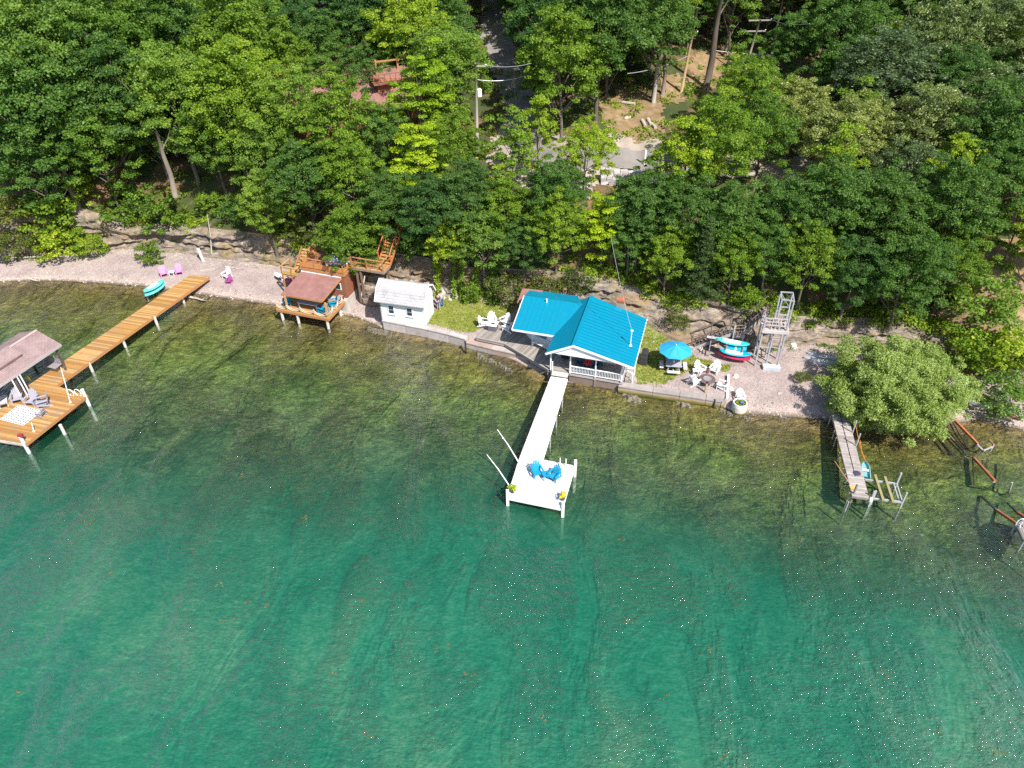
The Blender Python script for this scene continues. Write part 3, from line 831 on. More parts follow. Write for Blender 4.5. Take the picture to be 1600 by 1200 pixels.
# road and turnaround, draped on the slope
m_road, n, out = mat('worn asphalt')
a = noise(n, wpos(n), .35, 5, .6); b = noise(n, wpos(n), 12, 3, .7)
c = ramp(n, a, [(.3, (.15, .14, .14)), (.6, (.24, .215, .2)), (.75, (.30, .26, .22))])
c = mixc(n, ramp(n, b, [(.4, (0, 0, 0)), (.8, (.5, .5, .5))]), c, (.36, .32, .28))
pbsdf(n, out, c, .9, 0, bump(n, b, .3, .02))
m_gravel, n, out = mat('pale gravel')
a = noise(n, wpos(n), .6, 5, .6); b = noise(n, wpos(n), 9, 4, .75)
c = ramp(n, a, [(.3, (.33, .27, .22)), (.6, (.42, .355, .30)), (.75, (.3, .25, .16))])
c = mixc(n, ramp(n, b, [(.4, (0, 0, 0)), (.7, (.6, .6, .6))]), c, (.2, .17, .14))
pbsdf(n, out, c, .95, 0, bump(n, b, .5, .05))
def drape(name, ring, m, lift, step=.35, edge=.5, **props):
    ring = np.array([p[:2] for p in ring]); x0, y0 = ring.min(0) - 1; x1, y1 = ring.max(0) + 1
    gx = np.arange(x0, x1, step); gy = np.arange(y0, y1, step)
    X, Y = np.meshgrid(gx, gy, indexing='ij')
    def inside(X, Y):
        r = np.zeros(X.shape, bool); j = len(ring) - 1
        for i in range(len(ring)):
            xi, yi = ring[i]; xj, yj = ring[j]
            c_ = ((yi > Y) != (yj > Y)) & (X < (xj - xi) * (Y - yi) / (yj - yi + 1e-12) + xi)
            r ^= c_; j = i
        return r
    cx, cy = X[:-1, :-1] + step / 2, Y[:-1, :-1] + step / 2
    m_ = inside(cx + edge * fbm(cx * .8, cy * .8, 3), cy + edge * fbm(cx * .8 + 7, cy * .8, 3))
    Z = ground(X, Y) + lift
    ny = len(gy); ii, jj = np.nonzero(m_); a_ = ii * ny + jj
    f = np.stack([a_, a_ + ny, a_ + ny + 1, a_ + 1], 1)
    used, inv = np.unique(f, return_inverse=True)
    v = np.stack([X, Y, Z], -1).reshape(-1, 3)[used]
    o = link(name, npmesh(name, v, inv.reshape(f.shape), m, True))
    for k, q in props.items(): o[k] = q
    return o, cx[m_], cy[m_]
og = lambda L_: [onground(u, v, 0, 9) for u, v in L_]
drape('gravel_turnaround', og([(765, 205), (800, 185), (835, 190), (870, 215), (905, 218), (960, 205), (1010, 212), (1050, 228), (1120, 236), (1205, 240), (1262, 246), (1320, 262), (1310, 288), (1240, 282), (1130, 275), (1040, 272), (985, 262), (950, 268), (925, 312), (880, 318), (800, 298), (765, 250)]), m_gravel, .05, edge=1.0, kind='structure')
drape('road', og([(755, 20), (778, 16), (800, 70), (828, 130), (852, 190), (862, 232), (905, 235), (960, 232), (1010, 234), (1090, 250), (1120, 262), (1040, 262), (960, 262), (900, 268), (835, 262), (800, 235), (795, 190), (775, 130), (752, 70)]), m_road, .11, edge=.5, kind='structure')
m_lit, n, out = mat('leaf litter and chips')
a = noise(n, wpos(n), 1.2, 5, .7); b = noise(n, wpos(n), 8, 4, .7)
c = ramp(n, a, [(.3, (.11, .13, .03)), (.5, (.25, .17, .09)), (.7, (.36, .28, .18))]); c = mixc(n, ramp(n, b, [(.4, (0, 0, 0)), (.7, (.7, .7, .7))]), c, (.22, .12, .06))
pbsdf(n, out, c, .95, 0, bump(n, b, .6, .08))
for i, rg in enumerate([[(930, 160), (985, 145), (1035, 165), (1040, 205), (1000, 222), (950, 200)], [(1075, 90), (1150, 80), (1190, 105), (1160, 135), (1080, 140)], [(1225, 105), (1280, 95), (1290, 135), (1235, 145)], [(1500, 400), (1610, 360), (1640, 460), (1560, 520), (1490, 470)], [(1040, 120), (1070, 118), (1068, 160), (1030, 165)]]):
    drape('leaf_litter', og(rg), m_lit, .06, edge=1.5, kind='structure')
m_lawn, n, out = mat('summer lawn')
a = noise(n, wpos(n), .8, 5, .65); b = noise(n, wpos(n), 14, 4, .75)
c = ramp(n, a, [(.3, (.17, .23, .045)), (.5, (.26, .3, .07)), (.62, (.36, .34, .12)), (.78, (.42, .32, .18))])
c = mixc(n, ramp(n, b, [(.35, (0, 0, 0)), (.75, (.7, .7, .7))]), c, (.10, .14, .03))
pbsdf(n, out, c, .95, 0, bump(n, b, .6, .05))
og2 = lambda L_: [onground(u, v) for u, v in L_]
tuft = []
for nm, ring in [('lawn', [(664, 503), (682, 486), (690, 466), (705, 461), (760, 470), (800, 480), (800, 492), (778, 497), (748, 502), (744, 518), (728, 521), (690, 511)]),
                 ('lawn', [(1003, 518), (1030, 524), (1062, 541), (1085, 560), (1140, 570), (1128, 580), (1082, 573), (1064, 588), (1028, 600), (996, 596), (992, 570)])]:
    o, cx, cy = drape(nm, og2(ring), m_lawn, .02, step=.2, edge=.6, kind='structure')
    k = RNG.integers(0, len(cx), 2600)
    for i in k: tuft.append((cx[i] + RNG.normal() * .1, cy[i] + RNG.normal() * .1))
q = np.array(tuft); z = ground(q[:, 0], q[:, 1])
g_ = np.random.default_rng(5); VV = []; TT = []
for (x, y), zz in zip(q, z):
    for _ in range(5):
        a = g_.random() * 2 * pi; h = .04 + .07 * g_.random(); x2 = x + g_.normal() * .07; y2 = y + g_.normal() * .07; dx, dy = cos(a) * .03, sin(a) * .03; l = g_.normal(size=2) * .04
        VV += [(x2 - dx, y2 - dy, zz + .01), (x2 + dx, y2 + dy, zz + .01), (x2 + dx * .4 + l[0], y2 + dy * .4 + l[1], zz + h), (x2 - dx * .4 + l[0], y2 - dy * .4 + l[1], zz + h)]
        TT.append(g_.random())
VV = np.array(VV)
o = link('grass', npmesh('grass', VV, np.arange(len(VV)).reshape(-1, 4), LM['grass'], False, {'tone': ('FACE', np.array(TT))})); o['kind'] = 'stuff'

# pebbles and rubble on the beach and under the cliff
mb = MB(); gg = random.Random(9)
def rock(mb, x, y, z, r, gg):
    k = 6; top = []; bot = []
    a0 = gg.random() * 6
    for i in range(k):
        a = a0 + 2 * pi * i / k; q_ = r * gg.uniform(.7, 1.15)
        bot.append((x + cos(a) * q_, y + sin(a) * q_, z - r * .3)); top.append((x + cos(a) * q_ * .6, y + sin(a) * q_ * .6, z + r * gg.uniform(.3, .6)))
    mb.add(bot + top, [tuple(range(k, 2 * k))] + [(i, (i + 1) % k, k + (i + 1) % k, k + i) for i in range(k)], gg.randrange(3))
for _ in range(2600):
    x = gg.uniform(-58, 40); a, b = float(yshore(x)), float(ybase(x))
    t = abs(gg.gauss(0, .12)) if gg.random() < .55 else 1 - abs(gg.gauss(0, .12))
    y = a + (b - a) * t
    if -11.4 < x < 17 and t < .5: continue
    rock(mb, x, y, G(x, y), min(.28, .035 + abs(gg.gauss(0, .055))), gg)
for _ in range(260):      # fallen blocks behind the white shed
    x = gg.uniform(-15.5, -4); y = float(ybase(x)) - abs(gg.gauss(0, .5)) + .3
    rock(mb, x, y, G(x, y), gg.uniform(.08, .34), gg)
mb.build('rubble', [paint((.42, .38, .34), .9, .3), paint((.26, .235, .215), .9, .3), paint((.5, .46, .40), .9, .2)], kind='stuff')
# tall rock ledge blocks between boathouse and shed, each layer a slab that could be told apart
for i, (x, y, z, sx_, sy_, sz_) in enumerate([(-12.5, 60.0, .6, 3.0, 2.2, .5), (-12.4, 60.25, 1.12, 2.7, 2.0, .45), (-12.7, 60.45, 1.6, 2.9, 2.0, .5), (-12.3, 60.7, 2.12, 2.5, 1.8, .4), (-12.5, 60.95, 2.55, 2.6, 1.7, .5), (-12.3, 61.2, 3.07, 2.1, 1.5, .45)]):
    mb = MB(); gq = random.Random(i); k = 10
    ring = [(sx_ / 2 * cos(2 * pi * j / k) * gq.uniform(.85, 1.1), sy_ / 2 * sin(2 * pi * j / k) * gq.uniform(.85, 1.1)) for j in range(k)]
    mb.prism(ring, 0, sz_)
    o = mb.build('rock_slab', m_cliff, bevel=.03)
    o.location = (x, y, z)
    tag(o, ['lowest', 'second lowest', 'third lowest', 'third highest', 'second highest', 'topmost'][i] + ' flat rock slab of the stack between the rust boathouse and the shed', 'rock slab', 'rock slabs left of the white shed')
# ================================================================ built things
WOOD_O = paint((.49, .27, .085), .6, .4, grain='x'); WOOD_O2 = paint((.58, .35, .14), .65, .4, grain='x'); WOOD_O3 = paint((.40, .20, .065), .6, .4, grain='x')
GREYW = paint((.30, .265, .235), .85, .3, grain='y'); GREYW2 = paint((.37, .335, .30), .85, .3, grain='y'); GREYW3 = paint((.24, .21, .19), .85, .3, grain='y')
WHITEP = paint((.74, .735, .74), .5, .16); WHITEP2 = paint((.68, .675, .69), .5, .16); WHITE3 = paint((.84, .83, .83), .5, .05)
STEEL = paint((.52, .52, .54), .45, .2, .3); POSTW = paint((.66, .62, .57), .7, .3)
RUST = paint((.42, .14, .06), .7, .35); RUSTWALL = paint((.27, .10, .055), .8, .18, grain='z')
ORANGE = paint((.42, .20, .08), .6, .15, grain='x')
DARK = paint((.02, .02, .025), .6, .1); GLASS = paint((.03, .05, .08), .08, 0.02)
def clip(poly, nrm, d):       # keep p.n >= d
    o = []
    for i in range(len(poly)):
        a, b = poly[i], poly[(i + 1) % len(poly)]
        da = a[0] * nrm[0] + a[1] * nrm[1] - d; db = b[0] * nrm[0] + b[1] * nrm[1] - d
        if da >= 0: o.append(a)
        if (da >= 0) != (db >= 0):
            t = da / (da - db); o.append((a[0] + (b[0] - a[0]) * t, a[1] + (b[1] - a[1]) * t))
    return o
def boards(mb, poly, run, w, z, th=.04, gap=.015, seed=1, wob=.004, nm=3):
    """planks running along 'run' that fill a convex polygon"""
    run = np.array(run, float); run /= np.linalg.norm(run); q = np.array([-run[1], run[0]])
    ds = [p[0] * q[0] + p[1] * q[1] for p in poly]; d = min(ds); g = random.Random(seed)
    zf = z if callable(z) else (lambda x, y: z)
    while d < max(ds):
        c = clip(clip([tuple(p[:2]) for p in poly], q, d + gap / 2), -q, -(d + w - gap / 2))
        if len(c) >= 3:
            dz = g.uniform(-wob, wob)
            mb.prism(c, [zf(*p) + dz - th for p in c], [zf(*p) + dz for p in c], g.randrange(nm))
        d += w
    return mb
def edge_beams(mb, pts, z0, z1, th=.05, closed=False, m=0):
    n = len(pts)
    for i in range(n if closed else n - 1):
        a, b = np.array(pts[i][:2]), np.array(pts[(i + 1) % n][:2])
        mb.beam((*a, (z0 + z1) / 2), (*b, (z0 + z1) / 2), th, z1 - z0, m)
    return mb
def nplabel(o, **k):
    for a, b in k.items(): o[a] = b
    return o

# ---------------------------------------------------------------- chairs
_ch = {}
def adirondack(colname, m, label, pos, face, group=None, s=1.0, cat='chair'):
    """face: direction (radians from +x) the sitter looks to"""
    if colname not in _ch:
        t = thing('adirondack_chair', label, cat, pos)
        mb = MB()
        for i in range(6):
            y = -.32 + i * .095; mb.beam((-.27, y, .37 - .025 * i), (.27, y, .37 - .025 * i), .08, .022)
        mb.build('seat', m, t)
        mb = MB()
        for i in range(5):
            x = (i - 2) * .112; h = .74 - .05 * abs(i - 2) ** 1.6
            mb.beam((x * .85, .2, .24), (x * 1.12, .2 + .38 * h, .24 + h), .1, .022, up=(0, -1, .4))
        mb.beam((-.27, .40, .62), (.27, .40, .62), .05, .03); mb.build('backrest', m, t)
        for sx_ in (-1, 1):
            mb = MB().beam((sx_ * .33, -.36, .56), (sx_ * .31, .38, .56), .13, .025); mb.build('armrest', m, t)
            mb = MB().beam((sx_ * .31, -.30, 0), (sx_ * .31, -.30, .55), .09, .03, up=(0, 1, 0)); mb.build('leg', m, t)
            mb = MB().beam((sx_ * .28, -.36, .33), (sx_ * .28, .52, .02), .03, .12); mb.beam((sx_ * .31, .30, .1), (sx_ * .31, .34, .55), .06, .03); mb.build('leg', m, t)
        _ch[colname] = t; o = t
    else:
        o = copy_tree(_ch[colname]); o['label'] = label
    o.location = pos; o.rotation_euler = (0, 0, face + pi / 2); o.scale = (s, s, s)
    if group: o['group'] = group
    return o
def at(u, v, z): p = P(u, v, z); return (p[0], p[1], z)
def gat(u, v, dz=0.0):
    p = onground(u, v); return (p[0], p[1], G(p[0], p[1]) + dz)
CW = paint((.80, .80, .82), .5, .05); CT = paint((.01, .27, .46), .45, .08); CP = paint((.60, .26, .52), .5, .08); CGy = paint((.36, .35, .42), .6, .12)
CPu = paint((.36, .06, .28), .5, .1)

# ---------------------------------------------------------------- orange dock (left)
ZD = 1.0
LD = thing('wooden_dock', 'long orange stained wooden dock with a wide platform at the left edge', 'dock', (-34, 50, 0))
wA, wB, wC, wD, wE, wF, wG = (-31.29, 64.53), (-29.3, 64.16), (-36.47, 47.33), (-33.42, 46.11), (-35.52, 40.52), (-42.2, 42.7), (-41.0, 42.2)
wL = (-37.39, 50.26); wL2 = (-41.4, 41.9)
run = np.array([2.0, -.55])
mb = boards(MB(), [wA, wB, wC, (-37.55 - .9, 48.0)], run, .145, ZD, seed=2)
mb.build('deck_boards', [WOOD_O, WOOD_O2, WOOD_O3], LD, True, kind='stuff')
mb = boards(MB(), [(-38.45, 48.0), wC, wD, wE, wL2], run, .145, ZD, seed=3)
mb.build('deck_boards', [WOOD_O, WOOD_O2, WOOD_O3], LD, True, kind='stuff')
mb = edge_beams(MB(), [wB, wC], ZD - .28, ZD - .03, .06); edge_beams(mb, [wC, wD], ZD - .28, ZD - .03, .06); edge_beams(mb, [wD, wE], ZD - .28, ZD - .03, .06); edge_beams(mb, [wA, wB], ZD - .28, ZD - .03, .06); edge_beams(mb, [wA, (-38.45, 48.0)], ZD - .28, ZD - .03, .06)
mb.build('side_board', ORANGE, LD, True)
edge_beams(MB(), [wE, wL2], ZD - .26, ZD - .03, .08).build('side_board', POSTW, LD, True)
for (u, v) in [(285, 465), (243, 500), (193, 534), (141, 572), (97, 670)]:
    p = P(u, v, .55); x, y = p[0], p[1]
    MB().tube([(x, y, -1.6), (x, y, ZD - .05)], .12, 8).build('post', POSTW, LD, True)
a, b = P(69, 668, ZD - .12), P(106, 641, ZD - .12)
MB().beam(a + np.array([.07, -.06, 0]), b + np.array([.07, -.06, 0]), .05, .16).build('bumper', WHITEP, LD, True)
def post_thing(u, v, z0, z1, r, label, m=WHITEP, cap=None, zr=None, name='mooring_post'):
    p = P(u, v, zr if zr is not None else z0); t = thing(name, label, 'post', (p[0], p[1], 0))
    MB().tube([(0, 0, z0), (0, 0, z1)], r, 10).build('shaft', m, t)
    MB().lathe((0, 0, z1), [(r * 1.12, 0), (r * 1.12, .05), (r * .5, .1)], 10).build('cap', cap or m, t)
    return t
post_thing(132.5, 618, -1.8, 1.55, .13, 'thick white post at the outer corner of the orange dock beside the ladder', zr=1.0)
t = post_thing(37, 692, -1.8, 1.6, .13, 'white post with a red cap at the lake end of the orange dock', zr=1.0)
MB().box(-.1, .22, -.12, .12, 1.6, 1.85).build('cap_box', paint((.35, .04, .05), .5, .2), t)
t = thing('dock_ladder', 'white hooped ladder rails at the corner of the orange dock', 'ladder', (P(118, 618, ZD)[0], P(118, 618, ZD)[1], ZD))
for dx in (-.28, .28):
    c = [(dx * 1.0 + .27 * cos(a), -.07 * cos(a), .28 + .33 * sin(a)) for a in np.linspace(0, 2 * pi, 17)[:-1]]
    MB().tube(c, .035, 6, closed=True).build('hoop', WHITE3, t)
for i in range(3): MB().beam((-.28, .1, -.25 - .3 * i), (.28, .1, -.25 - .3 * i), .05, .03).build('rung', WHITE3, t)
p = P(110, 629, ZD); q = P(95, 574, 3.3)
t = thing('flag_pole', 'thin white leaning pole on the orange dock between chairs and ladder', 'pole', (p[0], p[1], ZD))
MB().tube([(0, 0, 0), q - np.array([p[0], p[1], ZD])], [.035, .02], 6).build('shaft', WHITE3, t)
MB().lathe((0, 0, 0), [(.09, 0), (.09, .05)], 8).build('base', WHITE3, t)
p = P(53, 674, ZD); q = P(49, 660, 1.75)
t = thing('short_pole', 'short thin white pole at the near edge of the checked rug', 'pole', (p[0], p[1], ZD))
MB().tube([(0, 0, 0), q - np.array([p[0], p[1], ZD])], [.035, .03], 6).build('shaft', WHITE3, t)
MB().lathe((0, 0, 0), [(.08, 0), (.08, .04)], 8).build('base', WHITE3, t)
# checked rug
m, n, out = mat('white and grey checked weave')
ch = N(n, 'ShaderNodeTexBrick'); L(n, coords(n, 'Object'), ch.inputs['Vector'])
ch.offset = 0; ch.inputs['Scale'].default_value = 1; ch.inputs['Brick Width'].default_value = .23; ch.inputs['Row Height'].default_value = .23; ch.inputs['Mortar Size'].default_value = .05; ch.inputs['Mortar Smooth'].default_value = 0
ch.inputs['Color1'].default_value = rgb((.06, .065, .10)); ch.inputs['Color2'].default_value = rgb((.08, .085, .12)); ch.inputs['Mortar'].default_value = rgb((.8, .79, .8))
pbsdf(n, out, ch.outputs['Color'], .9)
r1, r2, r3, r4 = (-38.31, 45.07), (-36.24, 44.12), (-36.36, 42.53), (-38.81, 43.32)
c = ((r1[0] + r2[0] + r3[0] + r4[0]) / 4, (r1[1] + r2[1] + r3[1] + r4[1]) / 4)
mb = MB().box(-1.15, 1.15, -.9, .9, 0, .012)
o = mb.build('rug', m); o.location = (c[0], c[1], ZD + .006); o.rotation_euler = (0, 0, rad(-19))
tag(o, 'white rug with small grey checks spread on the orange dock', 'rug')
for i, (u, v, fa, lab) in enumerate([(30, 627, -70, 'grey deck chair on the orange dock nearest the white recliner'), (52, 631, -95, 'grey deck chair in the middle of three on the orange dock'),
                                  (69, 634, -150, 'grey deck chair at the right of the three on the orange dock'), (66, 650, 165, 'low grey footrest chair at the right rim of the checked rug')]):
    adirondack('grey', CGy, lab, at(u, v, ZD + .005), rad(fa), 'grey chairs on the orange dock', 1.15 if i < 3 else .8)
t = thing('recliner', 'white sun recliner at the left picture edge on the orange dock', 'lounger', at(7, 634, ZD), rad(-60))
mb = MB()
for i in range(9): mb.beam((-1.0 + i * .14, -.3, .3), (-1.0 + i * .14, .3, .3), .11, .025)
mb.build('seat', CW, t)
mb = MB()
for i in range(6): mb.beam((.28 + i * .1, -.3, .34 + i * .09), (.28 + i * .1, .3, .34 + i * .09), .11, .025)
mb.build('backrest', CW, t)
for x in (-.95, .2):
    for y in (-.27, .27): MB().beam((x, y, 0), (x, y, .3), .06).build('leg', CW, t)
# ---------------------------------------------------------------- left boathouse roof
SHING = None
def shingle(name, c1, c2, sc=.9, axis=0):
    m, n, out = mat(name)
    v = coords(n, 'Object')
    br = N(n, 'ShaderNodeTexBrick'); L(n, v, br.inputs['Vector']); br.inputs['Scale'].default_value = 1
    br.inputs['Brick Width'].default_value = .3; br.inputs['Row Height'].default_value = .14; br.inputs['Mortar Size'].default_value = .012
    br.inputs['Color1'].default_value = rgb(c1); br.inputs['Color2'].default_value = rgb(c2); br.inputs['Mortar'].default_value = rgb(tuple(x * .6 for x in c1))
    a = noise(n, v, 1.2, 5, .65); b = noise(n, v, 24, 3, .7)
    c = mixc(n, ramp(n, a, [(.35, (0, 0, 0)), (.7, (.7, .7, .7))]), br.outputs['Color'], tuple(min(1, x * 1.35) for x in c2))
    c = mixc(n, ramp(n, b, [(.4, (0, 0, 0)), (.75, (.5, .5, .5))]), c, tuple(x * .6 for x in c1))
    pbsdf(n, out, c, .95, 0, bump(n, br.outputs['Fac'], .5, -.02))
    return m
SH_MAUVE = shingle('faded brown shingles', (.24, .165, .165), (.30, .215, .21)); SH_RED = shingle('red brown shingles', (.24, .115, .10), (.29, .145, .13)); SH_GREY = shingle('pale grey shingles', (.36, .34, .35), (.45, .43, .44))
BH = thing('boathouse', 'open boathouse with mauve shingle gable roof beside the orange dock', 'boathouse', (-36.19, 49.68, 0), rad(-112.6))
# local x = towards the lake, y = to the right of that (dock side) ... dock side eave at y=0, other eave at y=-4.5
ze, zr_ = 3.4, 4.2
mb = MB().slab([(0, 0, ze), (0, -2.2, zr_), (13, -2.2, zr_), (13, 0, ze)], .1); mb.build('roof_slope', SH_MAUVE, BH)
mb = MB().slab([(0, -2.203, zr_), (0, -4.5, ze), (13, -4.5, ze), (13, -2.203, zr_)], .1); mb.build('roof_slope', SH_MAUVE, BH)
MB().beam((0, -2.2, zr_ + .02), (13, -2.2, zr_ + .02), .22, .05).build('ridge_cap', paint((.5, .38, .36), .8, .2), BH)
mb = MB().slab([(2.6, -.95, 3.98), (2.6, -2.15, 4.42), (13, -2.15, 4.42), (13, -.95, 3.98)], .07); mb.build('roof_vent', SH_MAUVE, BH)
MB().beam((2.6, -.95, 3.86), (13, -.95, 3.86), .03, .16).build('vent_board', paint((.15, .09, .09), .8, .2), BH)
edge_beams(MB(), [(0, 0.02), (13, 0.02)], ze - .2, ze, .05).build('fascia', paint((.42, .36, .36), .7, .2), BH)
for x, y in [(.4, -.25), (4.4, -.25), (8.4, -.25), (.4, -4.2), (4.4, -4.2), (8.4, -4.2)]:
    MB().beam((x, y, -2), (x, y, ze - .15 + .1), .14).build('post', paint((.09, .07, .07), .8, .2), BH)
for x in (4.0, 4.25, 4.7): MB().tube([(x, .05, .2), (x + .02, .02, 3.2)], .05, 6).build('pipe', WHITE3, BH)
for x in (.2, 3, 6, 9, 12): MB().beam((x, -4.3, ze - .13), (x, -.1, ze - .13), .08, .14).build('tie_beam', paint((.14, .1, .1), .8, .2), BH)
t = thing('swing_bench', 'grey slatted swing bench hung under the mauve boathouse roof', 'bench', (P(80, 570, 1.65)[0], P(80, 570, 1.65)[1], 1.65), rad(-19))
mb = MB()
for i in range(7): mb.beam((-.75, -.3 + i * .1, 0), (.75, -.3 + i * .1, 0), .075, .025)
mb.build('seat', paint((.33, .3, .33), .7, .2), t)
mb = MB()
for i in range(4): mb.beam((-.75, .34, .1 + i * .11), (.75, .36, .1 + i * .11), .025, .08)
mb.build('backrest', paint((.33, .3, .33), .7, .2), t)
for x in (-.72, .72): MB().tube([(x, .0, 0), (x, .05, 1.7)], .015, 5).build('chain', STEEL, t)
t = thing('life_vest', 'yellow green life vest hanging on the white pipes by the boathouse', 'life vest', at(46, 595, 1.02))
MB().ball((0, 0, .2), (.17, .1, .22), 8, 5).build('panel', paint((.6, .65, .05), .6, .1), t)
MB().tube([(-.12, 0, .36), (0, 0, .5), (.12, 0, .36)], .03, 5).build('strap', paint((.6, .65, .05), .6, .1), t)

# ---------------------------------------------------------------- beach things
def sup(name, label, p, q, wd, m1, m2, cat='paddleboard', th=.12, rock_=.12, group=None):
    """pointed flat hull from p to q"""
    p, q = np.array(p, float), np.array(q, float); c = (p + q) / 2; Ln = np.linalg.norm(q - p)
    t = thing(name, label, cat, tuple(c), math.atan2(q[1] - p[1], q[0] - p[0]), group)
    t.rotation_euler = (0, -math.asin((q[2] - p[2]) / Ln), math.atan2(q[1] - p[1], q[0] - p[0]))
    def hull(th0, th1, ws):
        mb = MB(); k = 12; up = []; lo = []
        for i in range(k + 1):
            s = -1 + 2 * i / k; w = ws * max(.02, (1 - abs(s) ** 2.6)) ** .6 / 2
            z = rock_ * s * s
            up.append((s * Ln / 2, w, z)); lo.append((s * Ln / 2, -w, z))
        k1 = len(up)
        vs = []
        for (x, y, z), (x2, y2, z2) in zip(up, lo): vs += [(x, y * .8, z + th1), (x, y, z + (th0 + th1) / 2), (x, y * .7, z + th0), (x, y2 * .7, z + th0), (x, y2, z + (th0 + th1) / 2), (x, y2 * .8, z + th1)]
        fs = []
        for i in range(k1 - 1):
            for j in range(6): fs.append((i * 6 + j, i * 6 + (j + 1) % 6, (i + 1) * 6 + (j + 1) % 6, (i + 1) * 6 + j))
        fs += [tuple(range(6)), tuple(reversed(range((k1 - 1) * 6, k1 * 6)))]
        return mb.add(vs, fs)
    hull(-th / 2, th / 2, wd).build('hull', m1, t, smooth=False)
    mb = MB(); k = 8; vs = []
    for i in range(k + 1):
        s = -.62 + 1.1 * i / k; w = wd * .36 * max(.1, 1 - abs(s) ** 2.6); vs += [(s * Ln / 2, w, rock_ * s * s + th / 2 + .012), (s * Ln / 2, -w, rock_ * s * s + th / 2 + .012)]
    mb.add(vs, [(2 * i, 2 * i + 1, 2 * i + 3, 2 * i + 2) for i in range(k)]); mb.build('deck_pad', m2, t)
    MB().beam((-Ln * .42, 0, rock_ * .7 - th / 2), (-Ln * .42, 0, rock_ * .7 - th / 2 - .12), .14, .02, up=(1, 0, 0)).build('fin', DARK, t)
    return t
AQ = paint((.12, .60, .56), .4, .06); AQ2 = paint((.45, .75, .72), .4, .06)
sup('kayak', 'aqua kayak on the rack beside the orange dock, the higher of two', P(225, 457, .95), P(256, 439, 1.0), .72, AQ, AQ2, 'kayak', .24, group='aqua kayaks on the beach rack')
sup('kayak', 'aqua kayak on the rack beside the orange dock, the lower of two', P(227, 463.5, .5), P(258, 444, .6), .72, AQ, AQ, 'kayak', .22, group='aqua kayaks on the beach rack')
t = thing('kayak_rack', 'low white pipe rack that carries the two aqua kayaks', 'rack', (P(240, 456, .3)[0], P(240, 456, .3)[1], 0))
for (u, v) in ((233, 459), (250, 449)):
    p = P(u, v, .35) - np.array(t.location)
    for d in (-.3, .35): MB().tube([(p[0] + d * .45, p[1] + d, -.5), (p[0] + d * .45, p[1] + d, .85)], .04, 6).build('leg', WHITE3, t)
    MB().tube([(p[0] - .15, p[1] - .35, .32), (p[0] + .18, p[1] + .4, .36)], .035, 6).build('crossbar', WHITE3, t)
adirondack('pink', CP, 'pink chair on the beach, the left one beside the small white table', gat(257, 431), rad(-60), 'pink beach chairs')
adirondack('pink', CP, 'pink chair on the beach, the right one, nearest the dock end', gat(281, 428), rad(-70), 'pink beach chairs')
def side_table(label, pos, m, r=.27, h=.42, name='side_table', rz=0):
    t = thing(name, label, 'table', pos, rz)
    mb = MB()
    for i in range(4): mb.box(-r, r, -r + i * r / 2 + .01, -r + (i + 1) * r / 2 - .01, h - .03, h)
    mb.build('tabletop', m, t)
    for x in (-1, 1):
        for y in (-1, 1): MB().beam((x * r * .8, y * r * .8, 0), (x * r * .8, y * r * .8, h - .03), .045).build('leg', m, t)
    return t
side_table('small white table on the beach between the pink chairs', gat(270, 430), CW)
adirondack('white', CW, 'white chair on the beach right of the orange dock end', gat(355, 434), rad(-120))
adirondack('purple', CPu, 'small purple chair in front of the white beach chair', gat(359, 442), rad(-100), s=.75)
def log(label, pts, r0, r1, m=None, name='driftwood_log', cat='log', z=.1, dark=False):
    ps = []
    for (u, v) in pts:
        p = onground(u, v) if z is not None else None; p = p if z is None or p[2] > -.02 else P(u, v, 0.0)
        ps.append((p[0], p[1], max(p[2], -.02) + r0 * .6))
    c = ps[0]; t = thing(name, label, cat, c)
    g = random.Random(int(pts[0][0])); full = []
    for a, b in zip(ps[:-1], ps[1:]):
        for k in range(4): full.append([a[j] + (b[j] - a[j]) * k / 4 - c[j] + (g.uniform(-.05, .05) if j < 2 else 0) for j in range(3)])
    full.append([ps[-1][j] - c[j] for j in range(3)])
    n_ = len(full)
    MB().tube(full, [r0 + (r1 - r0) * i / (n_ - 1) for i in range(n_)], 7).build('stem', m or deadwood, t, smooth=True)
    for k in range(2):
        i = g.randrange(1, n_ - 1); a = full[i]
        MB().tube([a, (a[0] + g.uniform(-.4, .4), a[1] + g.uniform(-.3, .3), a[2] + g.uniform(.1, .25))], [r1 * .8, r1 * .3], 5).build('branch_stub', m or deadwood, t)
    return t
PALE = paint((.48, .42, .36), .9, .25, grain='x')
log('long pale driftwood trunk lying along the top of the beach', [(16, 405), (60, 402), (105, 402), (149, 397)], .12, .06, PALE)
log('short driftwood log in the shallows at the left beach', [(44, 435.5), (62, 440)], .1, .07, PALE)
log('waterlogged branch in the shallows right of the orange dock', [(296, 465), (322, 471)], .13, .06, PALE)
log('bleached driftwood at the cliff foot right of the white beach chair', [(352, 417), (381, 422)], .08, .05, PALE)
log('thin bleached stick on the beach above the white chair', [(314, 423.5), (345, 418)], .05, .03, PALE)
t = post_thing(319, 408, .5, 2.0, .16, 'weathered wooden post stub standing at the top of the beach', POSTW, zr=.7)
t.rotation_euler = (rad(-6), rad(-10), 0)
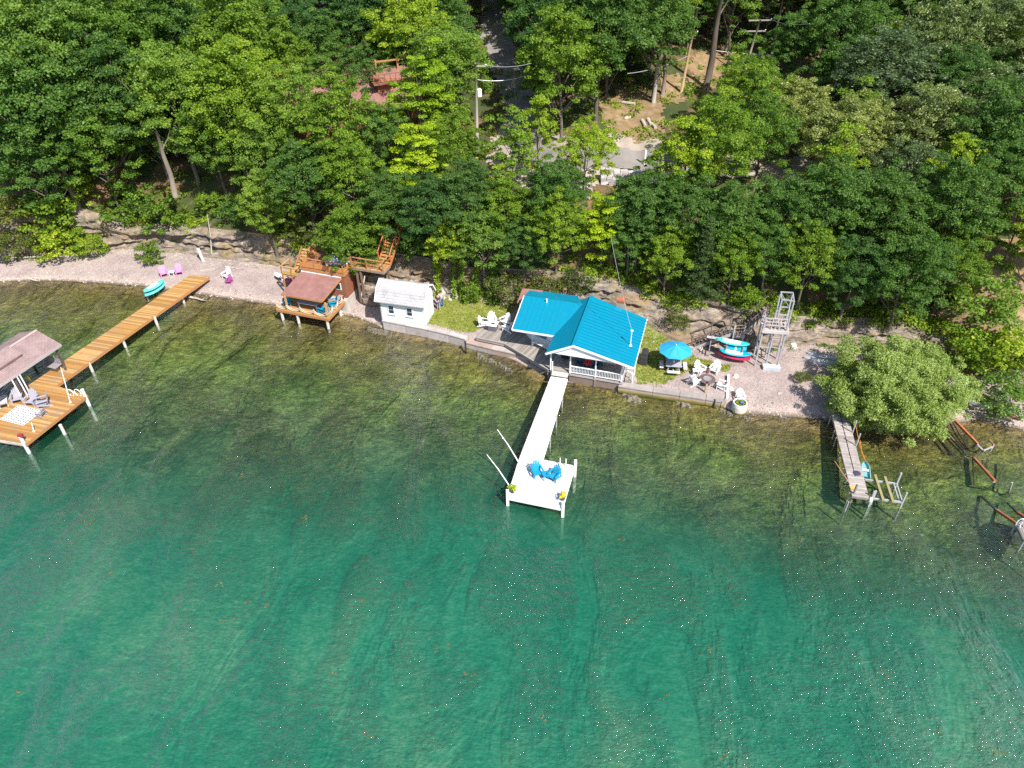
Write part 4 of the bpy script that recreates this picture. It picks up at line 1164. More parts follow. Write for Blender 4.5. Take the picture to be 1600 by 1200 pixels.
for i, (a, b, lab) in enumerate([((331, 401), (324, 335), 'thin pale snag rising in front of the shale face'), ((336, 330), (340, 292), 'broken grey snag above the shale face')]):
    p = onground(*a); x, y = p[0], p[1]; q = V(b[0], b[1], (x, y + .6), (1, 0))
    t = thing('dead_snag', lab, 'dead tree', tuple(p)); d = np.array(q) - p
    MB().tube([(0, 0, 0), d * .5 + np.array([.08, 0, 0]), d], [.08, .06, .03], 6).build('trunk', PALE, t)
    MB().tube([d * .7, d * .7 + np.array([.4, 0, .5])], [.03, .01], 5).build('branch', PALE, t)
# boards left of the rust boathouse
sup('paddleboard', 'white paddleboard leaning left of the rust boathouse stairs', P(430, 428, 1.1), P(444, 434, 1.0), .55, WHITE3, WHITE3)
t = thing('pool_float', 'pink and red float lying left of the rust boathouse', 'float', at(452, 438, .95), rad(-20))
MB().ball((0, 0, .05), (.5, .32, .14), 12, 6).build('tube', paint((.7, .05, .18), .5, .08), t, smooth=True)
MB().ball((.05, .1, .16), (.3, .12, .06), 8, 5).build('stripe', paint((.7, .45, .55), .5, .08), t)
t = post_thing(446, 445, .2, 1.6, .09, 'slim white post in front of the pink float', WHITE3, zr=.6)
t.rotation_euler = (0, rad(-8), 0)

# ---------------------------------------------------------------- rust boathouse with porch
RB = thing('rust_boathouse', 'rust brown boathouse with red-brown porch roof and roof deck at the shore', 'boathouse', (-21.23, 57.76, 0), rad(-19.13))
mb = boards(MB(), [(0, 0), (5.35, 0), (5.35, 2.9), (0, 2.9)], (1, 0), .14, 1.22, seed=5); mb.build('deck_boards', [ORANGE, WOOD_O2, WOOD_O], RB, kind='stuff')
edge_beams(MB(), [(0, 0), (5.35, 0), (5.35, 2.9)], .95, 1.18, .06).build('fascia', ORANGE, RB); edge_beams(MB(), [(0, 2.9), (0, 0)], .95, 1.18, .06).build('fascia', ORANGE, RB)
for x in (.35, 2.0, 5.05): MB().tube([(x, .15, -1), (x, .15, .96)], .13, 8).build('pile', POSTW, RB)
for x in (.35, 2.0, 5.05): MB().tube([(x, 2.4, -1), (x, 2.4, .96)], .13, 8).build('pile', POSTW, RB)
mb = MB().slab([(.78, .2, 2.84), (4.85, .2, 2.84), (5.12, 3.38, 3.42), (1.02, 3.38, 3.42)], .1); mb.build('roof', SH_RED, RB)
edge_beams(MB(), [(.78, .17), (4.85, .17)], 2.68, 2.83, .05).build('roof_trim', ORANGE, RB)
MB().beam((4.88, .2, 2.76), (5.15, 3.38, 3.34), .05, .15).build('roof_trim', ORANGE, RB)
MB().beam((1.02, 3.42, 3.46), (5.12, 3.42, 3.46), .16, .05).build('flashing', WHITE3, RB)
for x, y in [(1.15, .12), (5.2, .14)]: MB().beam((x, y, 1.22), (x, y, 2.75), .14).build('porch_post', WOOD_O2, RB)
for x in (.06, 2.5, 3.9): MB().beam((x, .1, 1.22), (x, .1, 1.85), .1).build('rail_post', WOOD_O2, RB)
for y in (1.0, 1.95, 2.75): MB().beam((5.25, y, 1.22), (5.25, y, 1.9), .1).build('rail_post', WOOD_O2, RB)
ROPE = paint((.75, .72, .66), .8, .1)
def rope(a, b, sag, par, r=.02, nm='rope', m=None):
    a, b = np.array(a, float), np.array(b, float)
    MB().tube([a + (b - a) * t + np.array([0, 0, -sag * 4 * t * (1 - t)]) for t in np.linspace(0, 1, 8)], r, 5).build(nm, m or ROPE, par)
xs_ = [.06, 1.15, 2.5, 3.9, 5.2]
for a, b in zip(xs_[:-1], xs_[1:]): rope((a, .05, 1.8), (b, .05, 1.8), .3, RB); rope((a, .05, 1.6), (b, .05, 1.6), .26, RB)
ys_ = [.14, 1.0, 1.95, 2.75]
for a, b in zip(ys_[:-1], ys_[1:]): rope((5.3, a, 1.85), (5.3, b, 1.85), .25, RB); rope((5.3, a, 1.65), (5.3, b, 1.65), .22, RB)
mb = MB().box(1.05, 5.4, 3.45, 6.2, 1.28, 3.7); mb.build('wall', RUSTWALL, RB)
MB().box(1.0, 5.47, 2.95, 6.2, -.1, 1.28).build('foundation', paint((.5, .46, .42), .9, .25), RB)
for x in np.arange(1.3, 5.4, .35): MB().box(x, x + .04, 3.425, 3.45, 1.25, 3.3).build('batten', RUSTWALL, RB)
for y in np.arange(3.7, 6.1, .35): MB().box(5.4, 5.425, y, y + .04, 1.3, 3.68).build('batten', RUSTWALL, RB)
w_ = MB().box(4.35, 4.95, 3.40, 3.45, 2.1, 2.8).build('window', WHITE3, RB); MB().box(4.42, 4.88, 3.385, 3.405, 2.17, 2.73).build('pane', GLASS, w_)
d_ = MB().box(2.3, 3.2, 3.40, 3.45, 1.22, 3.1).build('door', paint((.12, .06, .04), .6, .1), RB); MB().ball((3.08, 3.37, 2.1), .04, 6, 4).build('handle', STEEL, d_)
mb = boards(MB(), [(1.05, 3.44), (5.45, 3.44), (5.45, 6.3), (1.05, 6.3)], (0, 1), .14, 3.82, seed=7); mb.build('roof_deck', [paint((.33, .15, .09), .8, .2), RUSTWALL, paint((.27, .12, .07), .8, .2)], RB, kind='stuff')
edge_beams(MB(), [(1.02, 3.42), (5.48, 3.42), (5.48, 6.3)], 3.55, 3.8, .06).build('fascia', ORANGE, RB); edge_beams(MB(), [(1.02, 6.3), (1.02, 3.42)], 3.55, 3.8, .06).build('fascia', ORANGE, RB)
rp = [(1.05, 6.2), (1.05, 4.85), (1.05, 3.45), (2.5, 3.45), (4.0, 3.45), (5.42, 3.45), (5.42, 4.8)]
for x, y in rp: MB().beam((x, y, 3.82), (x, y, 4.8), .1).build('rail_post', ORANGE, RB)
for (a, b) in zip(rp[:-1], rp[1:]):
    MB().beam((*a, 4.84), (*b, 4.84), .13, .05).build('top_rail', ORANGE, RB)
    MB().beam((*a, 4.15), (*b, 4.15), .03, .5).build('side_panel', paint((.55, .24, .08), .7, .2), RB)
# lower stair landing at its left
LS = thing('landing_deck', 'small orange wooden landing with railings left of the rust boathouse', 'deck', (-21.23, 57.76, 0), rad(-19.13))
mb = boards(MB(), [(-1.4, 3.7), (.7, 3.7), (.7, 5.2), (-1.4, 5.2)], (1, 0), .14, 2.45, seed=8); mb.build('deck_boards', [ORANGE, WOOD_O2, WOOD_O], LS, kind='stuff')
for x in (-1.38, -.35, .68): MB().beam((x, 3.72, 0.5), (x, 3.72, 3.35), .11).build('post', ORANGE, LS)
for x in (-1.38, .3): MB().beam((x, 5.18, 0.5), (x, 5.18, 3.35), .11).build('post', ORANGE, LS)
MB().beam((-1.38, 3.72, 3.37), (.68, 3.72, 3.37), .12, .05).build('top_rail', WOOD_O2, LS); MB().beam((-1.38, 3.72, 3.37), (-1.38, 5.18, 3.37), .12, .05).build('top_rail', WOOD_O2, LS)
MB().beam((-1.38, 3.72, 2.75), (.68, 3.72, 2.75), .04, .35).build('side_panel', paint((.62, .38, .12), .7, .2), LS)
for i in range(7): MB().box(.75 + 0 * i, 1.0 + 0 * i, 3.9, 4.9, 0, .01) if False else MB().box(-.9 + i * .01, .0, 5.2 + i * .25, 5.46 + i * .25, 2.45 + i * .19, 2.5 + i * .19).build('step', WOOD_O2, LS)
for x in (-.95, .05): MB().beam((x, 5.15, 2.4), (x, 6.95, 3.8), .05, .2).build('stringer', ORANGE, LS)
# couch, table and chairs of the boathouse
FR = Matrix.Translation((-21.23, 57.76, 0)) @ Matrix.Rotation(rad(-19.13), 4, 'Z')
def fr(F_, x, y, z): v = F_ @ Vector((x, y, z)); return (v.x, v.y, v.z)
t = thing('couch', 'blue and white patterned couch on the rust boathouse roof deck', 'couch', fr(FR, 4.3, 4.55, 3.83), rad(-19 - 4))
mC, n, out = mat('blue white fabric'); vv = N(n, 'ShaderNodeTexVoronoi'); vv.inputs['Scale'].default_value = 7; L(n, coords(n), vv.inputs['Vector'])
pbsdf(n, out, ramp(n, vv.outputs['Distance'], [(.3, (.12, .17, .28)), (.45, (.5, .55, .62))]), .9)
MB().box(-.95, .95, -.4, .4, .2, .48).build('seat', mC, t, bevel=.04); MB().box(-.95, .95, .25, .45, .3, .85).build('backrest', mC, t, bevel=.04)
for s_ in (-1, 1): MB().box(s_ * 1.0 - .09, s_ * 1.0 + .09, -.4, .42, .05, .62).build('armrest', mC, t, bevel=.03)
for x in (-.9, .9):
    for y in (-.32, .36): MB().box(x - .04, x + .04, y - .04, y + .04, 0, .2).build('leg', DARK, t)
t = thing('dining_table', 'long grey table under the red-brown porch roof', 'table', fr(FR, 3.0, 1.0, 1.235), rad(-19.13))
mb = MB()
for i in range(6): mb.box(-1.0, 1.0, -.5 + i * .167, -.5 + i * .167 + .155, .7, .74)
mb.build('tabletop', paint((.42, .40, .44), .8, .15), t)
for x in (-.9, .9):
    for y in (-.42, .42): MB().beam((x, y, 0), (x, y, .7), .07).build('leg', paint((.2, .18, .18), .8, .2), t)
adirondack('teal', CT, 'teal chair at the left end of the rust boathouse porch', fr(FR, .65, .9, 1.235), rad(-80), 'teal chairs on the boathouse porch')
adirondack('teal', CT, 'teal chair under the right corner of the porch roof', fr(FR, 4.75, 2.0, 1.235), rad(-160), 'teal chairs on the boathouse porch')
adirondack('teal', CT, 'teal chair close to the front right rope of the porch', fr(FR, 4.45, .75, 1.235), rad(150), 'teal chairs on the boathouse porch')
t = thing('storage_bench', 'grey slatted bench at the right side of the rust boathouse porch', 'bench', fr(FR, 4.95, 2.7, 1.235), rad(-109))
mb = MB()
for i in range(4): mb.box(-.55, .55, -.22 + i * .11, -.13 + i * .11, .42, .45)
mb.build('seat', paint((.33, .3, .3), .8, .2), t)
for x in (-.5, .5): MB().box(x - .03, x + .03, -.2, .2, 0, .42).build('leg', DARK, t)
# upper walkway and hill stairs
WK = thing('walkway_deck', 'orange railed walkway on tall posts right of the roof deck', 'deck', (-21.23, 57.76, 0), rad(-19.13))
mb = boards(MB(), [(5.95, 4.1), (9.15, 4.1), (9.15, 5.4), (5.95, 5.4)], (0, 1), .14, 4.35, seed=9); mb.build('deck_boards', [ORANGE, WOOD_O, WOOD_O2], WK, kind='stuff')
edge_beams(MB(), [(5.95, 4.07), (9.18, 4.07), (9.18, 5.4)], 4.1, 4.33, .06).build('fascia', paint((.32, .22, .16), .8, .25), WK)
for x in (5.98, 7.5, 9.1): MB().beam((x, 4.12, 4.35), (x, 4.12, 5.3), .1).build('rail_post', ORANGE, WK)
MB().beam((5.98, 4.12, 5.32), (9.1, 4.12, 5.32), .12, .05).build('top_rail', ORANGE, WK); MB().beam((5.98, 4.12, 4.85), (9.1, 4.12, 4.85), .03, .12).build('mid_rail', ORANGE, WK)
MB().beam((9.12, 4.12, 5.32), (9.12, 5.3, 5.32), .12, .05).build('top_rail', ORANGE, WK)
for x, b_ in ((6.35, .2), (6.75, .45)): MB().beam((x, 4.2, .6), (x, 4.2, 4.1), .16).build('support_post', paint((.2, .13, .1), .8, .3), WK)
MB().beam((6.4, 4.25, 1.2), (7.0, 4.4, 3.4), .1).build('brace', POSTW, WK); MB().beam((9.0, 5.2, 1.5), (9.0, 5.2, 4.1), .16).build('support_post', paint((.2, .13, .1), .8, .3), WK)
for i in range(4): MB().box(5.47, 5.97, 4.2 + 0 * i, 5.2, 3.78 + i * .14, 3.84 + i * .14).build('step', WOOD_O, WK) if i == 2 else None
HS = thing('hill_stairs', 'steep orange brown stairs climbing the wooded bank behind the white shed', 'stairs', (-21.23, 57.76, 0), rad(-19.13))
for i in range(20): MB().box(8.0, 9.15, 5.45 + i * .27, 5.75 + i * .27, 4.38 + i * .19, 4.43 + i * .19).build('step', WOOD_O, HS)
for x in (7.97, 9.18):
    MB().beam((x, 5.4, 4.3), (x, 11, 8.25), .06, .24).build('stringer', paint((.5, .16, .06), .7, .2), HS)
    MB().beam((x, 5.4, 5.3), (x, 11, 9.25), .08, .06).build('handrail', paint((.5, .16, .06), .7, .2), HS)
    for i in range(5): MB().beam((x, 5.6 + i * 1.3, 4.3 + i * .92), (x, 5.6 + i * 1.3, 5.4 + i * .92), .08).build('baluster', paint((.5, .16, .06), .7, .2), HS)

# ---------------------------------------------------------------- white shed
SD = thing('white_shed', 'small white clapboard shed with pale grey gambrel roof and two windows', 'shed', (-11.48, 56.13, 0), rad(-15.03))
W0, D0 = 4.1, 2.3
mS, n, out = mat('white clapboard')
sy = N(n, 'ShaderNodeSeparateXYZ'); L(n, coords(n), sy.inputs[0])
fr_ = math_(n, 'FRACT', math_(n, 'MULTIPLY', sy.outputs['Z'], 7.0)); a = noise(n, wpos(n), 2, 4)
pbsdf(n, out, mixc(n, ramp(n, a, [(.5, (0, 0, 0)), (.9, (.3, .3, .3))]), (.80, .80, .82), (.6, .6, .58)), .6, 0, bump(n, fr_, .35, .02))
prof = [(0, 3.12), (.3, 3.85), (1.15, 4.35), (2.0, 3.85), (2.3, 3.12)]
MB().box(0, W0, 0, .08, .72, 3.12).build('front_wall', mS, SD); MB().box(0, W0, D0 - .08, D0, .72, 3.12).build('back_wall', mS, SD)
for x in (0.003, W0 - .083):
    mb = MB(); pl = [(0.0, .72)] + prof + [(D0, .72)]
    mb.add([(x, y, z) for y, z in pl] + [(x + .08, y, z) for y, z in pl], [tuple(range(len(pl))), tuple(reversed(range(len(pl), 2 * len(pl))))] + [(i, i + len(pl), (i + 1) % len(pl) + len(pl), (i + 1) % len(pl)) for i in range(len(pl))])
    mb.build('gable_wall', mS, SD)
rp_ = [(-.36, 3.05), (.26, 3.98), (1.15, 4.48), (2.04, 3.98), (2.66, 3.05)]
for (a, b) in zip(rp_[:-1], rp_[1:]):
    MB().slab([(-.28, a[0], a[1]), (W0 + .2, a[0], a[1]), (W0 + .2, b[0], b[1]), (-.28, b[0], b[1])], .09).build('roof_slope', SH_GREY, SD)
for x in (-.3, W0 + .22):
    for (a, b) in zip(rp_[:-1], rp_[1:]): MB().beam((x, a[0], a[1] - .05), (x, b[0], b[1] - .05), .03, .13).build('rake_board', WHITE3, SD)
MB().box(-.02, W0 + .02, -.02, .0, .62, .84).build('sill_board', WHITE3, SD)
for x in (1.05, 2.75):
    w_ = MB().box(x - .3, x + .3, -.06, -.003, 1.72, 2.62).build('window', WHITE3, SD)
    MB().box(x - .22, x + .22, -.075, -.062, 1.82, 2.15).build('pane', GLASS, w_); MB().box(x - .22, x + .22, -.075, -.062, 2.2, 2.54).build('pane', GLASS, w_); MB().box(x - .36, x + .36, -.11, -.003, 1.66, 1.718).build('sill', WHITE3, w_)
MB().box(W0 + .001, W0 + .04, .7, 1.5, .75, 2.6).build('door', WHITEP2, SD)

# ---------------------------------------------------------------- retaining walls
CONC = paint((.46, .40, .38), .9, .35); CONC2 = paint((.52, .47, .45), .9, .3); CONCR = paint((.42, .31, .27), .9, .35)
def retaining(name, label, pts, z, th, mats, seglen=2.6, zb=-.7):
    p0 = P(*pts[0], z); t = thing(name, label, 'wall', (p0[0], p0[1], 0)); ps = [P(u, v, z)[:2] for u, v in pts]; k = 0
    for a, b in zip(ps[:-1], ps[1:]):
        L_ = np.linalg.norm(b - a); d = (b - a) / L_; q = np.array([-d[1], d[0]]); n_ = max(1, round(L_ / seglen))
        for i in range(n_):
            s, e = a + d * (L_ * i / n_ + .012), a + d * (L_ * (i + 1) / n_ - .012); k += 1; dz = .01 * (k % 3)
            MB().prism([s, e, e + q * th, s + q * th], zb, z - .12 + dz).build('wall_block', mats[k % len(mats)], t, True, bevel=.012)
            MB().prism([s - q * .04, e - q * .04, e + q * th * .95, s + q * th * .95], z - .117 + dz, z + dz).build('cap_block', mats[(k + 1) % len(mats)], t, True, bevel=.012)
    return t
retaining('retaining_wall', 'pale concrete lake wall under the white shed and left lawn', [(597.5, 500.8), (667.5, 514.5), (700, 522), (727, 529.5)], .9, .5, [CONC, CONC2])
retaining('retaining_wall', 'lower reddish concrete lake wall in front of the left deck', [(728, 535), (768, 545), (806, 553), (838, 565)], .55, .75, [CONCR, CONC])
m_str, n, out = mat('timber face with rust and algae')
g0 = N(n, 'ShaderNodeNewGeometry'); sx = N(n, 'ShaderNodeSeparateXYZ'); L(n, g0.outputs['Position'], sx.inputs[0])
a = noise(n, wpos(n, (.4, .4, 4)), 2, 5, .7)
c = ramp(n, math_(n, 'ADD', sx.outputs['Z'], math_(n, 'MULTIPLY', a, .12)), [(.02, (.10, .12, .03)), (.18, (.16, .16, .04)), (.3, (.45, .26, .12)), (.42, (.36, .32, .29)), (.7, (.33, .29, .27))])
c = mixc(n, 1.0, c, ramp(n, a, [(.3, (.7, .7, .7)), (.7, (1.2, 1.2, 1.2))]), 'MULTIPLY')
pbsdf(n, out, c, .9, 0, bump(n, a, .5, .03))
retaining('retaining_wall', 'timber and steel lake wall right of the cottage, rust and algae streaked', [(966, 603), (1020, 611.5), (1062, 617.5), (1103, 623.5), (1127, 627.5)], .62, .62, [m_str, m_str])
mb = MB()
c0 = P(1127, 622, .62); p = P(1127, 627.5, .62)
arc = [P(u, v, .5) for u, v in [(1127, 628.5), (1132, 627.5), (1135, 624.5), (1136.5, 619)]]
for a, b in zip(arc[:-1], arc[1:]): mb.beam((a[0], a[1], .1), (b[0], b[1], .1), .14, 1.0)
o = mb.build('wall_corner', m_str); tag(o, 'rounded steel corner piece at the right end of the timber lake wall', 'wall')
a, b = P(1136, 622, .7), P(1138.5, 586, .7)
o = MB().beam((a[0], a[1], .66), (b[0], b[1], .7), .16, .18).build('edging_beam', WHITE3); tag(o, 'white edging beam between the fire circle and the open shingle', 'beam')
a = P(727, 537, .75); o = MB().beam((a[0], a[1], -.3), (a[0], a[1], 1.0), .14).build('wall_post', DARK); tag(o, 'dark joint post between the two left lake walls', 'post')
a = P(1117, 626, .62); o = MB().beam((a[0], a[1] - .05, -.3), (a[0], a[1] + .02, .72), .1).build('wall_post', DARK); tag(o, 'dark clamp on the timber lake wall near its rounded corner', 'clamp')
# submerged ledges
mL, n, out = mat('pale slate in the shallows'); a = noise(n, wpos(n), 5, 5, .7)
pbsdf(n, out, ramp(n, a, [(.3, (.12, .11, .07)), (.5, (.36, .31, .26)), (.7, (.52, .47, .40))]), .9, 0, bump(n, a, .5, .05))
for i, (pts, wd, lab) in enumerate([([(745, 552), (770, 562), (797, 576)], .34, 'pale slate ledge in the shallows left of the cottage'), ([(962, 606), (980, 614), (999, 624)], .55, 'pale slate ledge in the water below the cottage porch corner'),
        ([(1040, 617), (1060, 626), (1081, 634)], .42, 'pale slate ledge in the water below the timber wall'), ([(1112, 633), (1140, 644), (1176, 655)], .42, 'pale slate ledge running past the concrete planter'),
        ([(1211, 646), (1222, 650), (1232, 656)], .4, 'short slate ledge at the right shingle edge'), ([(575, 512), (592, 516), (604, 519)], .5, 'stony ledge at the foot of the left lake wall')]):
    gg = random.Random(i); ps = [P(u, v, 0) for u, v in pts]; mb = MB()
    for a, b in zip(ps[:-1], ps[1:]):
        for k in range(7):
            c = a + (b - a) * (k / 7 + .07); r = wd * gg.uniform(.5, 1); rock(mb, c[0] + gg.uniform(-.1, .1), c[1] + gg.uniform(-.1, .1), -.06, r * .8, gg)
    for j in range(len(mb.v)):
        x, y, z = mb.v[j]; mb.v[j] = (x, y, -.3 if z < -.1 else -.012 + .03 * vn(x * 3, y * 3))
    mb.m = [0] * len(mb.m)
    o = mb.build('rock_ledge', mL); tag(o, lab, 'rock ledge', 'slate ledges in the shallows')
# ================================================================ teal cottage
mT, n, out = mat('teal metal roofing')
a = noise(n, wpos(n), .8, 4); st = noise(n, wpos(n, (1.2, 1.2, .3)), 2.5, 5, .7); pbsdf(n, out, mixc(n, ramp(n, st, [(.55, (0, 0, 0)), (.8, (.12, .12, .12))]), mixc(n, ramp(n, a, [(.4, (0, 0, 0)), (.8, (.35, .35, .35))]), (.0, .235, .37), (.01, .205, .32)), (.10, .25, .28)), ramp(n, st, [(.3, (.36,) * 3), (.7, (.48,) * 3)]), .1, None, .5)
CTG = thing('cottage', 'lake cottage with bright teal metal roof, white gable and railed front porch', 'cottage', (4.69, 47.83, 0), rad(-17.29))
CF = Matrix.Translation((4.69, 47.83, 0)) @ Matrix.Rotation(rad(-17.29), 4, 'Z')
Rx, Rz, Ex, Ez, Lx, Lz, Y0, Y1 = .28, 4.2, 5.1, 3.02, -1.9, 3.03, -.66, 6.75
s = MB().slab([(Rx, Y0, Rz), (Ex, Y0, Ez), (Ex - .1, Y1 - .4, Ez), (Rx - .1, Y1, Rz)], .07).build('roof_slope', mT, CTG)
mb = MB(); y = Y0 + .2
while y < Y1 - .6: mb.beam((Rx + .02, y, Rz + .015), (Ex - .02, y, Ez + .015), .06, .07); y += .42
mb.build('roof_rib', mT, s, kind='stuff')
s = MB().slab([(Rx - .003, Y0, Rz), (Rx - .103, Y1, Rz), (Lx, Y1, Lz), (Lx, Y0, Lz)], .07).build('roof_slope', mT, CTG)
mb = MB(); y = Y0 + .2
while y < Y1 - .2: mb.beam((Rx - .03, y, Rz + .01), (Lx + .02, y, Lz + .01), .04, .03); y += .42
mb.build('roof_rib', mT, s, kind='stuff')
MB().beam((Rx, Y0, Rz + .03), (Rx - .1, Y1, Rz + .03), .26, .04).build('ridge_cap', mT, CTG)
s = MB().slab([(-5.35, 1.85, 3.04), (-1.72, 1.85, 3.04), (-.42, 5.8, 3.90), (-5.45, 5.8, 3.90)], .07).build('roof_slope', mT, CTG)
mb = MB(); x = -5.1
while x < -1.9: mb.beam((x, 1.87, 3.055), (x - .03, 5.78, 3.905), .035, .02); x += .42
mb.build('roof_rib', mT, s, kind='stuff')
MB().slab([(-5.45, 5.803, 3.90), (-.42, 5.803, 3.90), (-1.2, 7.7, 3.4), (-5.45, 7.7, 3.4)], .07).build('roof_slope', mT, CTG)
TR = paint((.8, .8, .82), .5, .04)
MB().beam((-5.37, 1.82, 2.98), (-1.8, 1.82, 2.98), .05, .16).build('fascia', TR, CTG); MB().beam((-5.42, 1.8, 2.98), (-5.5, 5.8, 3.84), .05, .15).build('fascia', TR, CTG)
MB().beam((Lx, Y0 - .03, Lz - .05), (Rx, Y0 - .03, Rz - .05), .05, .17).build('rake_board', TR, CTG); MB().beam((Rx, Y0 - .03, Rz - .05), (Ex, Y0 - .03, Ez - .05), .05, .17).build('rake_board', TR, CTG)
MB().beam((Ex + .03, Y0, Ez - .05), (Ex - .07, Y1 - .4, Ez - .05), .05, .14).build('fascia', TR, CTG)
MB().add([(-1.5, -.55, 3.08), (4.5, -.55, 3.08), (Rx, -.55, 4.08), (-1.5, -.5, 3.08), (4.5, -.5, 3.08), (Rx, -.5, 4.08)], [(0, 1, 2), (5, 4, 3), (0, 3, 4, 1), (1, 4, 5, 2), (2, 5, 3, 0)]).build('gable_panel', mS, CTG)
MB().box(-1.6, 4.3, -.48, 2.05, 3.04, 3.08).build('porch_ceiling', TR, CTG)
MB().box(-1.55, 4.5, 2.1, 6.4, .7, 3.02).build('wall', mS, CTG)
MB().add([(-1.4, 6.35, 3.0), (4.4, 6.35, 3.0), (.2, 6.35, 4.05), (-1.4, 6.3, 3.0), (4.4, 6.3, 3.0), (.2, 6.3, 4.05)], [(2, 1, 0), (3, 4, 5), (0, 1, 4, 3), (1, 2, 5, 4), (2, 0, 3, 5)]).build('gable_panel', mS, CTG)
MB().prism([(-4.95, 7.3), (-4.95, 4.4), (-4.15, 3.5), (-2.4, 2.75), (-1.56, 2.65), (-1.56, 7.3)], .7, [3.2, 3.4, 3.28, 3.12, 3.12, 3.3]).build('wing_wall', mS, CTG)
# window and glazed panels
def wallpanel(a, b, z0, z1, off, name, m, par, th=.03):
    a, b = np.array(a, float), np.array(b, float); d = (b - a) / np.linalg.norm(b - a); q = np.array([d[1], -d[0]])
    return MB().hexa([(*(a + q * off), z0), (*(b + q * off), z0), (*(b + q * (off + th)), z0), (*(a + q * (off + th)), z0)], [(*(a + q * off), z1), (*(b + q * off), z1), (*(b + q * (off + th)), z1), (*(a + q * (off + th)), z1)]).build(name, m, par)
BLUEG = paint((.03, .16, .26), .15, .03)
w_ = wallpanel((-3.9, 3.39), (-2.6, 2.84), 1.55, 2.65, .005, 'window', TR, CTG); wallpanel((-3.8, 3.35), (-2.7, 2.88), 1.65, 2.55, .037, 'pane', BLUEG, w_)
d_ = MB().box(-1.3, -.6, 2.06, 2.098, 1.0, 2.85).build('door', paint((.03, .22, .32), .4, .05), CTG); MB().ball((-.7, 2.03, 1.9), .04, 6, 4).build('handle', STEEL, d_)
w_ = MB().box(3.0, 4.1, 2.06, 2.098, 1.7, 2.7).build('window', TR, CTG); MB().box(3.08, 4.02, 2.045, 2.058, 1.78, 2.62).build('pane', GLASS, w_)
w_ = MB().box(4.501, 4.54, 3.6, 4.8, 1.6, 2.6).build('window', TR, CTG); MB().box(4.541, 4.555, 3.7, 4.7, 1.7, 2.5).build('pane', GLASS, w_)
PF = [paint((.33, .29, .27), .8, .15), paint((.37, .33, .31), .8, .15), paint((.30, .265, .25), .8, .15)]
boards(MB(), [(-1.75, 0), (4.3, 0), (4.3, 2.09), (-1.75, 2.09)], (1, 0), .14, 1.0, seed=11).build('porch_floor', PF, CTG, kind='stuff')
MB().box(-1.7, 4.28, .0, .05, .72, .955).build('fascia', paint((.48, .42, .42), .8, .2), CTG)
for i, z in enumerate((.02, .17, .32, .47, .6)): MB().box(-.1, 3.95 - .0 * i, .08 - .0 * i, .12, z - .1, z + .04 + .0).build('skirt_board', paint((.24, .18, .15), .9, .3), CTG)
for x in (-1.6, .0, 2.05, 4.15):
    MB().beam((x, .0 - .05, 1.0), (x, -.05, 2.92), .1).build('porch_post', TR, CTG)
MB().beam((-1.45, -.1, 1.0), (-1.45, -.1, 1.9), .08).build('porch_post', TR, CTG)
for x in (-1.6, 2.05, 4.15): MB().beam((x, .1, -.9), (x, .1, .9), .18).build('pile', GREYW3, CTG)
MB().beam((0, -.05, 1.72), (4.15, -.05, 1.72), .1, .05).build('top_rail', TR, CTG); MB().beam((0, -.05, 1.12), (4.15, -.05, 1.12), .06, .04).build('bottom_rail', TR, CTG)
mb = MB(); x = .13
while x < 4.1: mb.beam((x, -.05, 1.12), (x, -.05, 1.7), .035); x += .125
mb.build('balusters', TR, CTG, kind='stuff')
MB().beam((4.2, 0, 1.72), (4.2, 1.5, 1.72), .08, .05).build('top_rail', TR, CTG)
mb = MB(); y = .1
while y < 1.5: mb.beam((4.2, y, 1.1), (4.2, y, 1.7), .035); y += .13
mb.build('balusters', TR, CTG, kind='stuff')
MB().beam((4.3, 1.6, 1.9), (4.95, 1.6, 1.55), .06, .05).build('stair_rail', TR, CTG); MB().beam((4.95, 1.6, .6), (4.95, 1.6, 1.6), .07).build('stair_post', TR, CTG); MB().beam((4.95, .5, .6), (4.95, .5, 1.6), .07).build('stair_post', TR, CTG); MB().beam((4.3, .5, 1.9), (4.95, .5, 1.55), .06, .05).build('stair_rail', TR, CTG)
for i in range(2): MB().box(4.35 + i * .3, 4.63 + i * .3, .5, 1.6, .6, .9 - i * .14).build('step', PF[0], CTG)
# chimney and service mast
ch = MB().box(2.35, 2.95, 6.5, 7.0, .6, 4.15).build('chimney', paint((.33, .28, .24), .9, .3), CTG)
MB().box(2.3, 3.0, 6.45, 7.05, 4.15, 4.35).build('cap', paint((.42, .12, .06), .8, .25), ch)
q = (4.35, 1.95); zr0 = Rz - (q[0] - Rx) * (Rz - Ez) / (Ex - Rx)
ms = MB().tube([(q[0], q[1], zr0 - .1), (q[0], q[1], zr0 + 1.35)], .035, 8).build('service_mast', WHITE3, CTG)
MB().lathe((q[0], q[1], zr0), [(.14, -.02), (.1, .05), (.04, .12)], 10).build('flashing_cone', WHITE3, ms)
MB().lathe((q[0], q[1], zr0 + 1.33), [(.06, 0), (.12, .05), (.12, .1), (.04, .16)], 10).build('cap', WHITE3, ms)
MB().tube([(-3.4, 5.4, 3.8), (-3.4, 5.4, 4.15)], .06, 8).build('vent_pipe', WHITE3, CTG)
tip = fr(CF, q[0], q[1], zr0 + 1.4)
# rear lean-to shed
t = thing('lean_to_shed', 'small brown roofed lean-to at the back left of the teal cottage', 'shed', fr(CF, -5.3, 6.6, .8), rad(-17))
MB().box(-.7, .9, -.6, .9, 0, 2.2).build('wall', mS, t); MB().slab([(-.85, -.75, 2.25), (1.0, -.75, 2.35), (1.0, 1.0, 2.75), (-.85, 1.0, 2.65)], .08).build('roof', SH_RED, t)
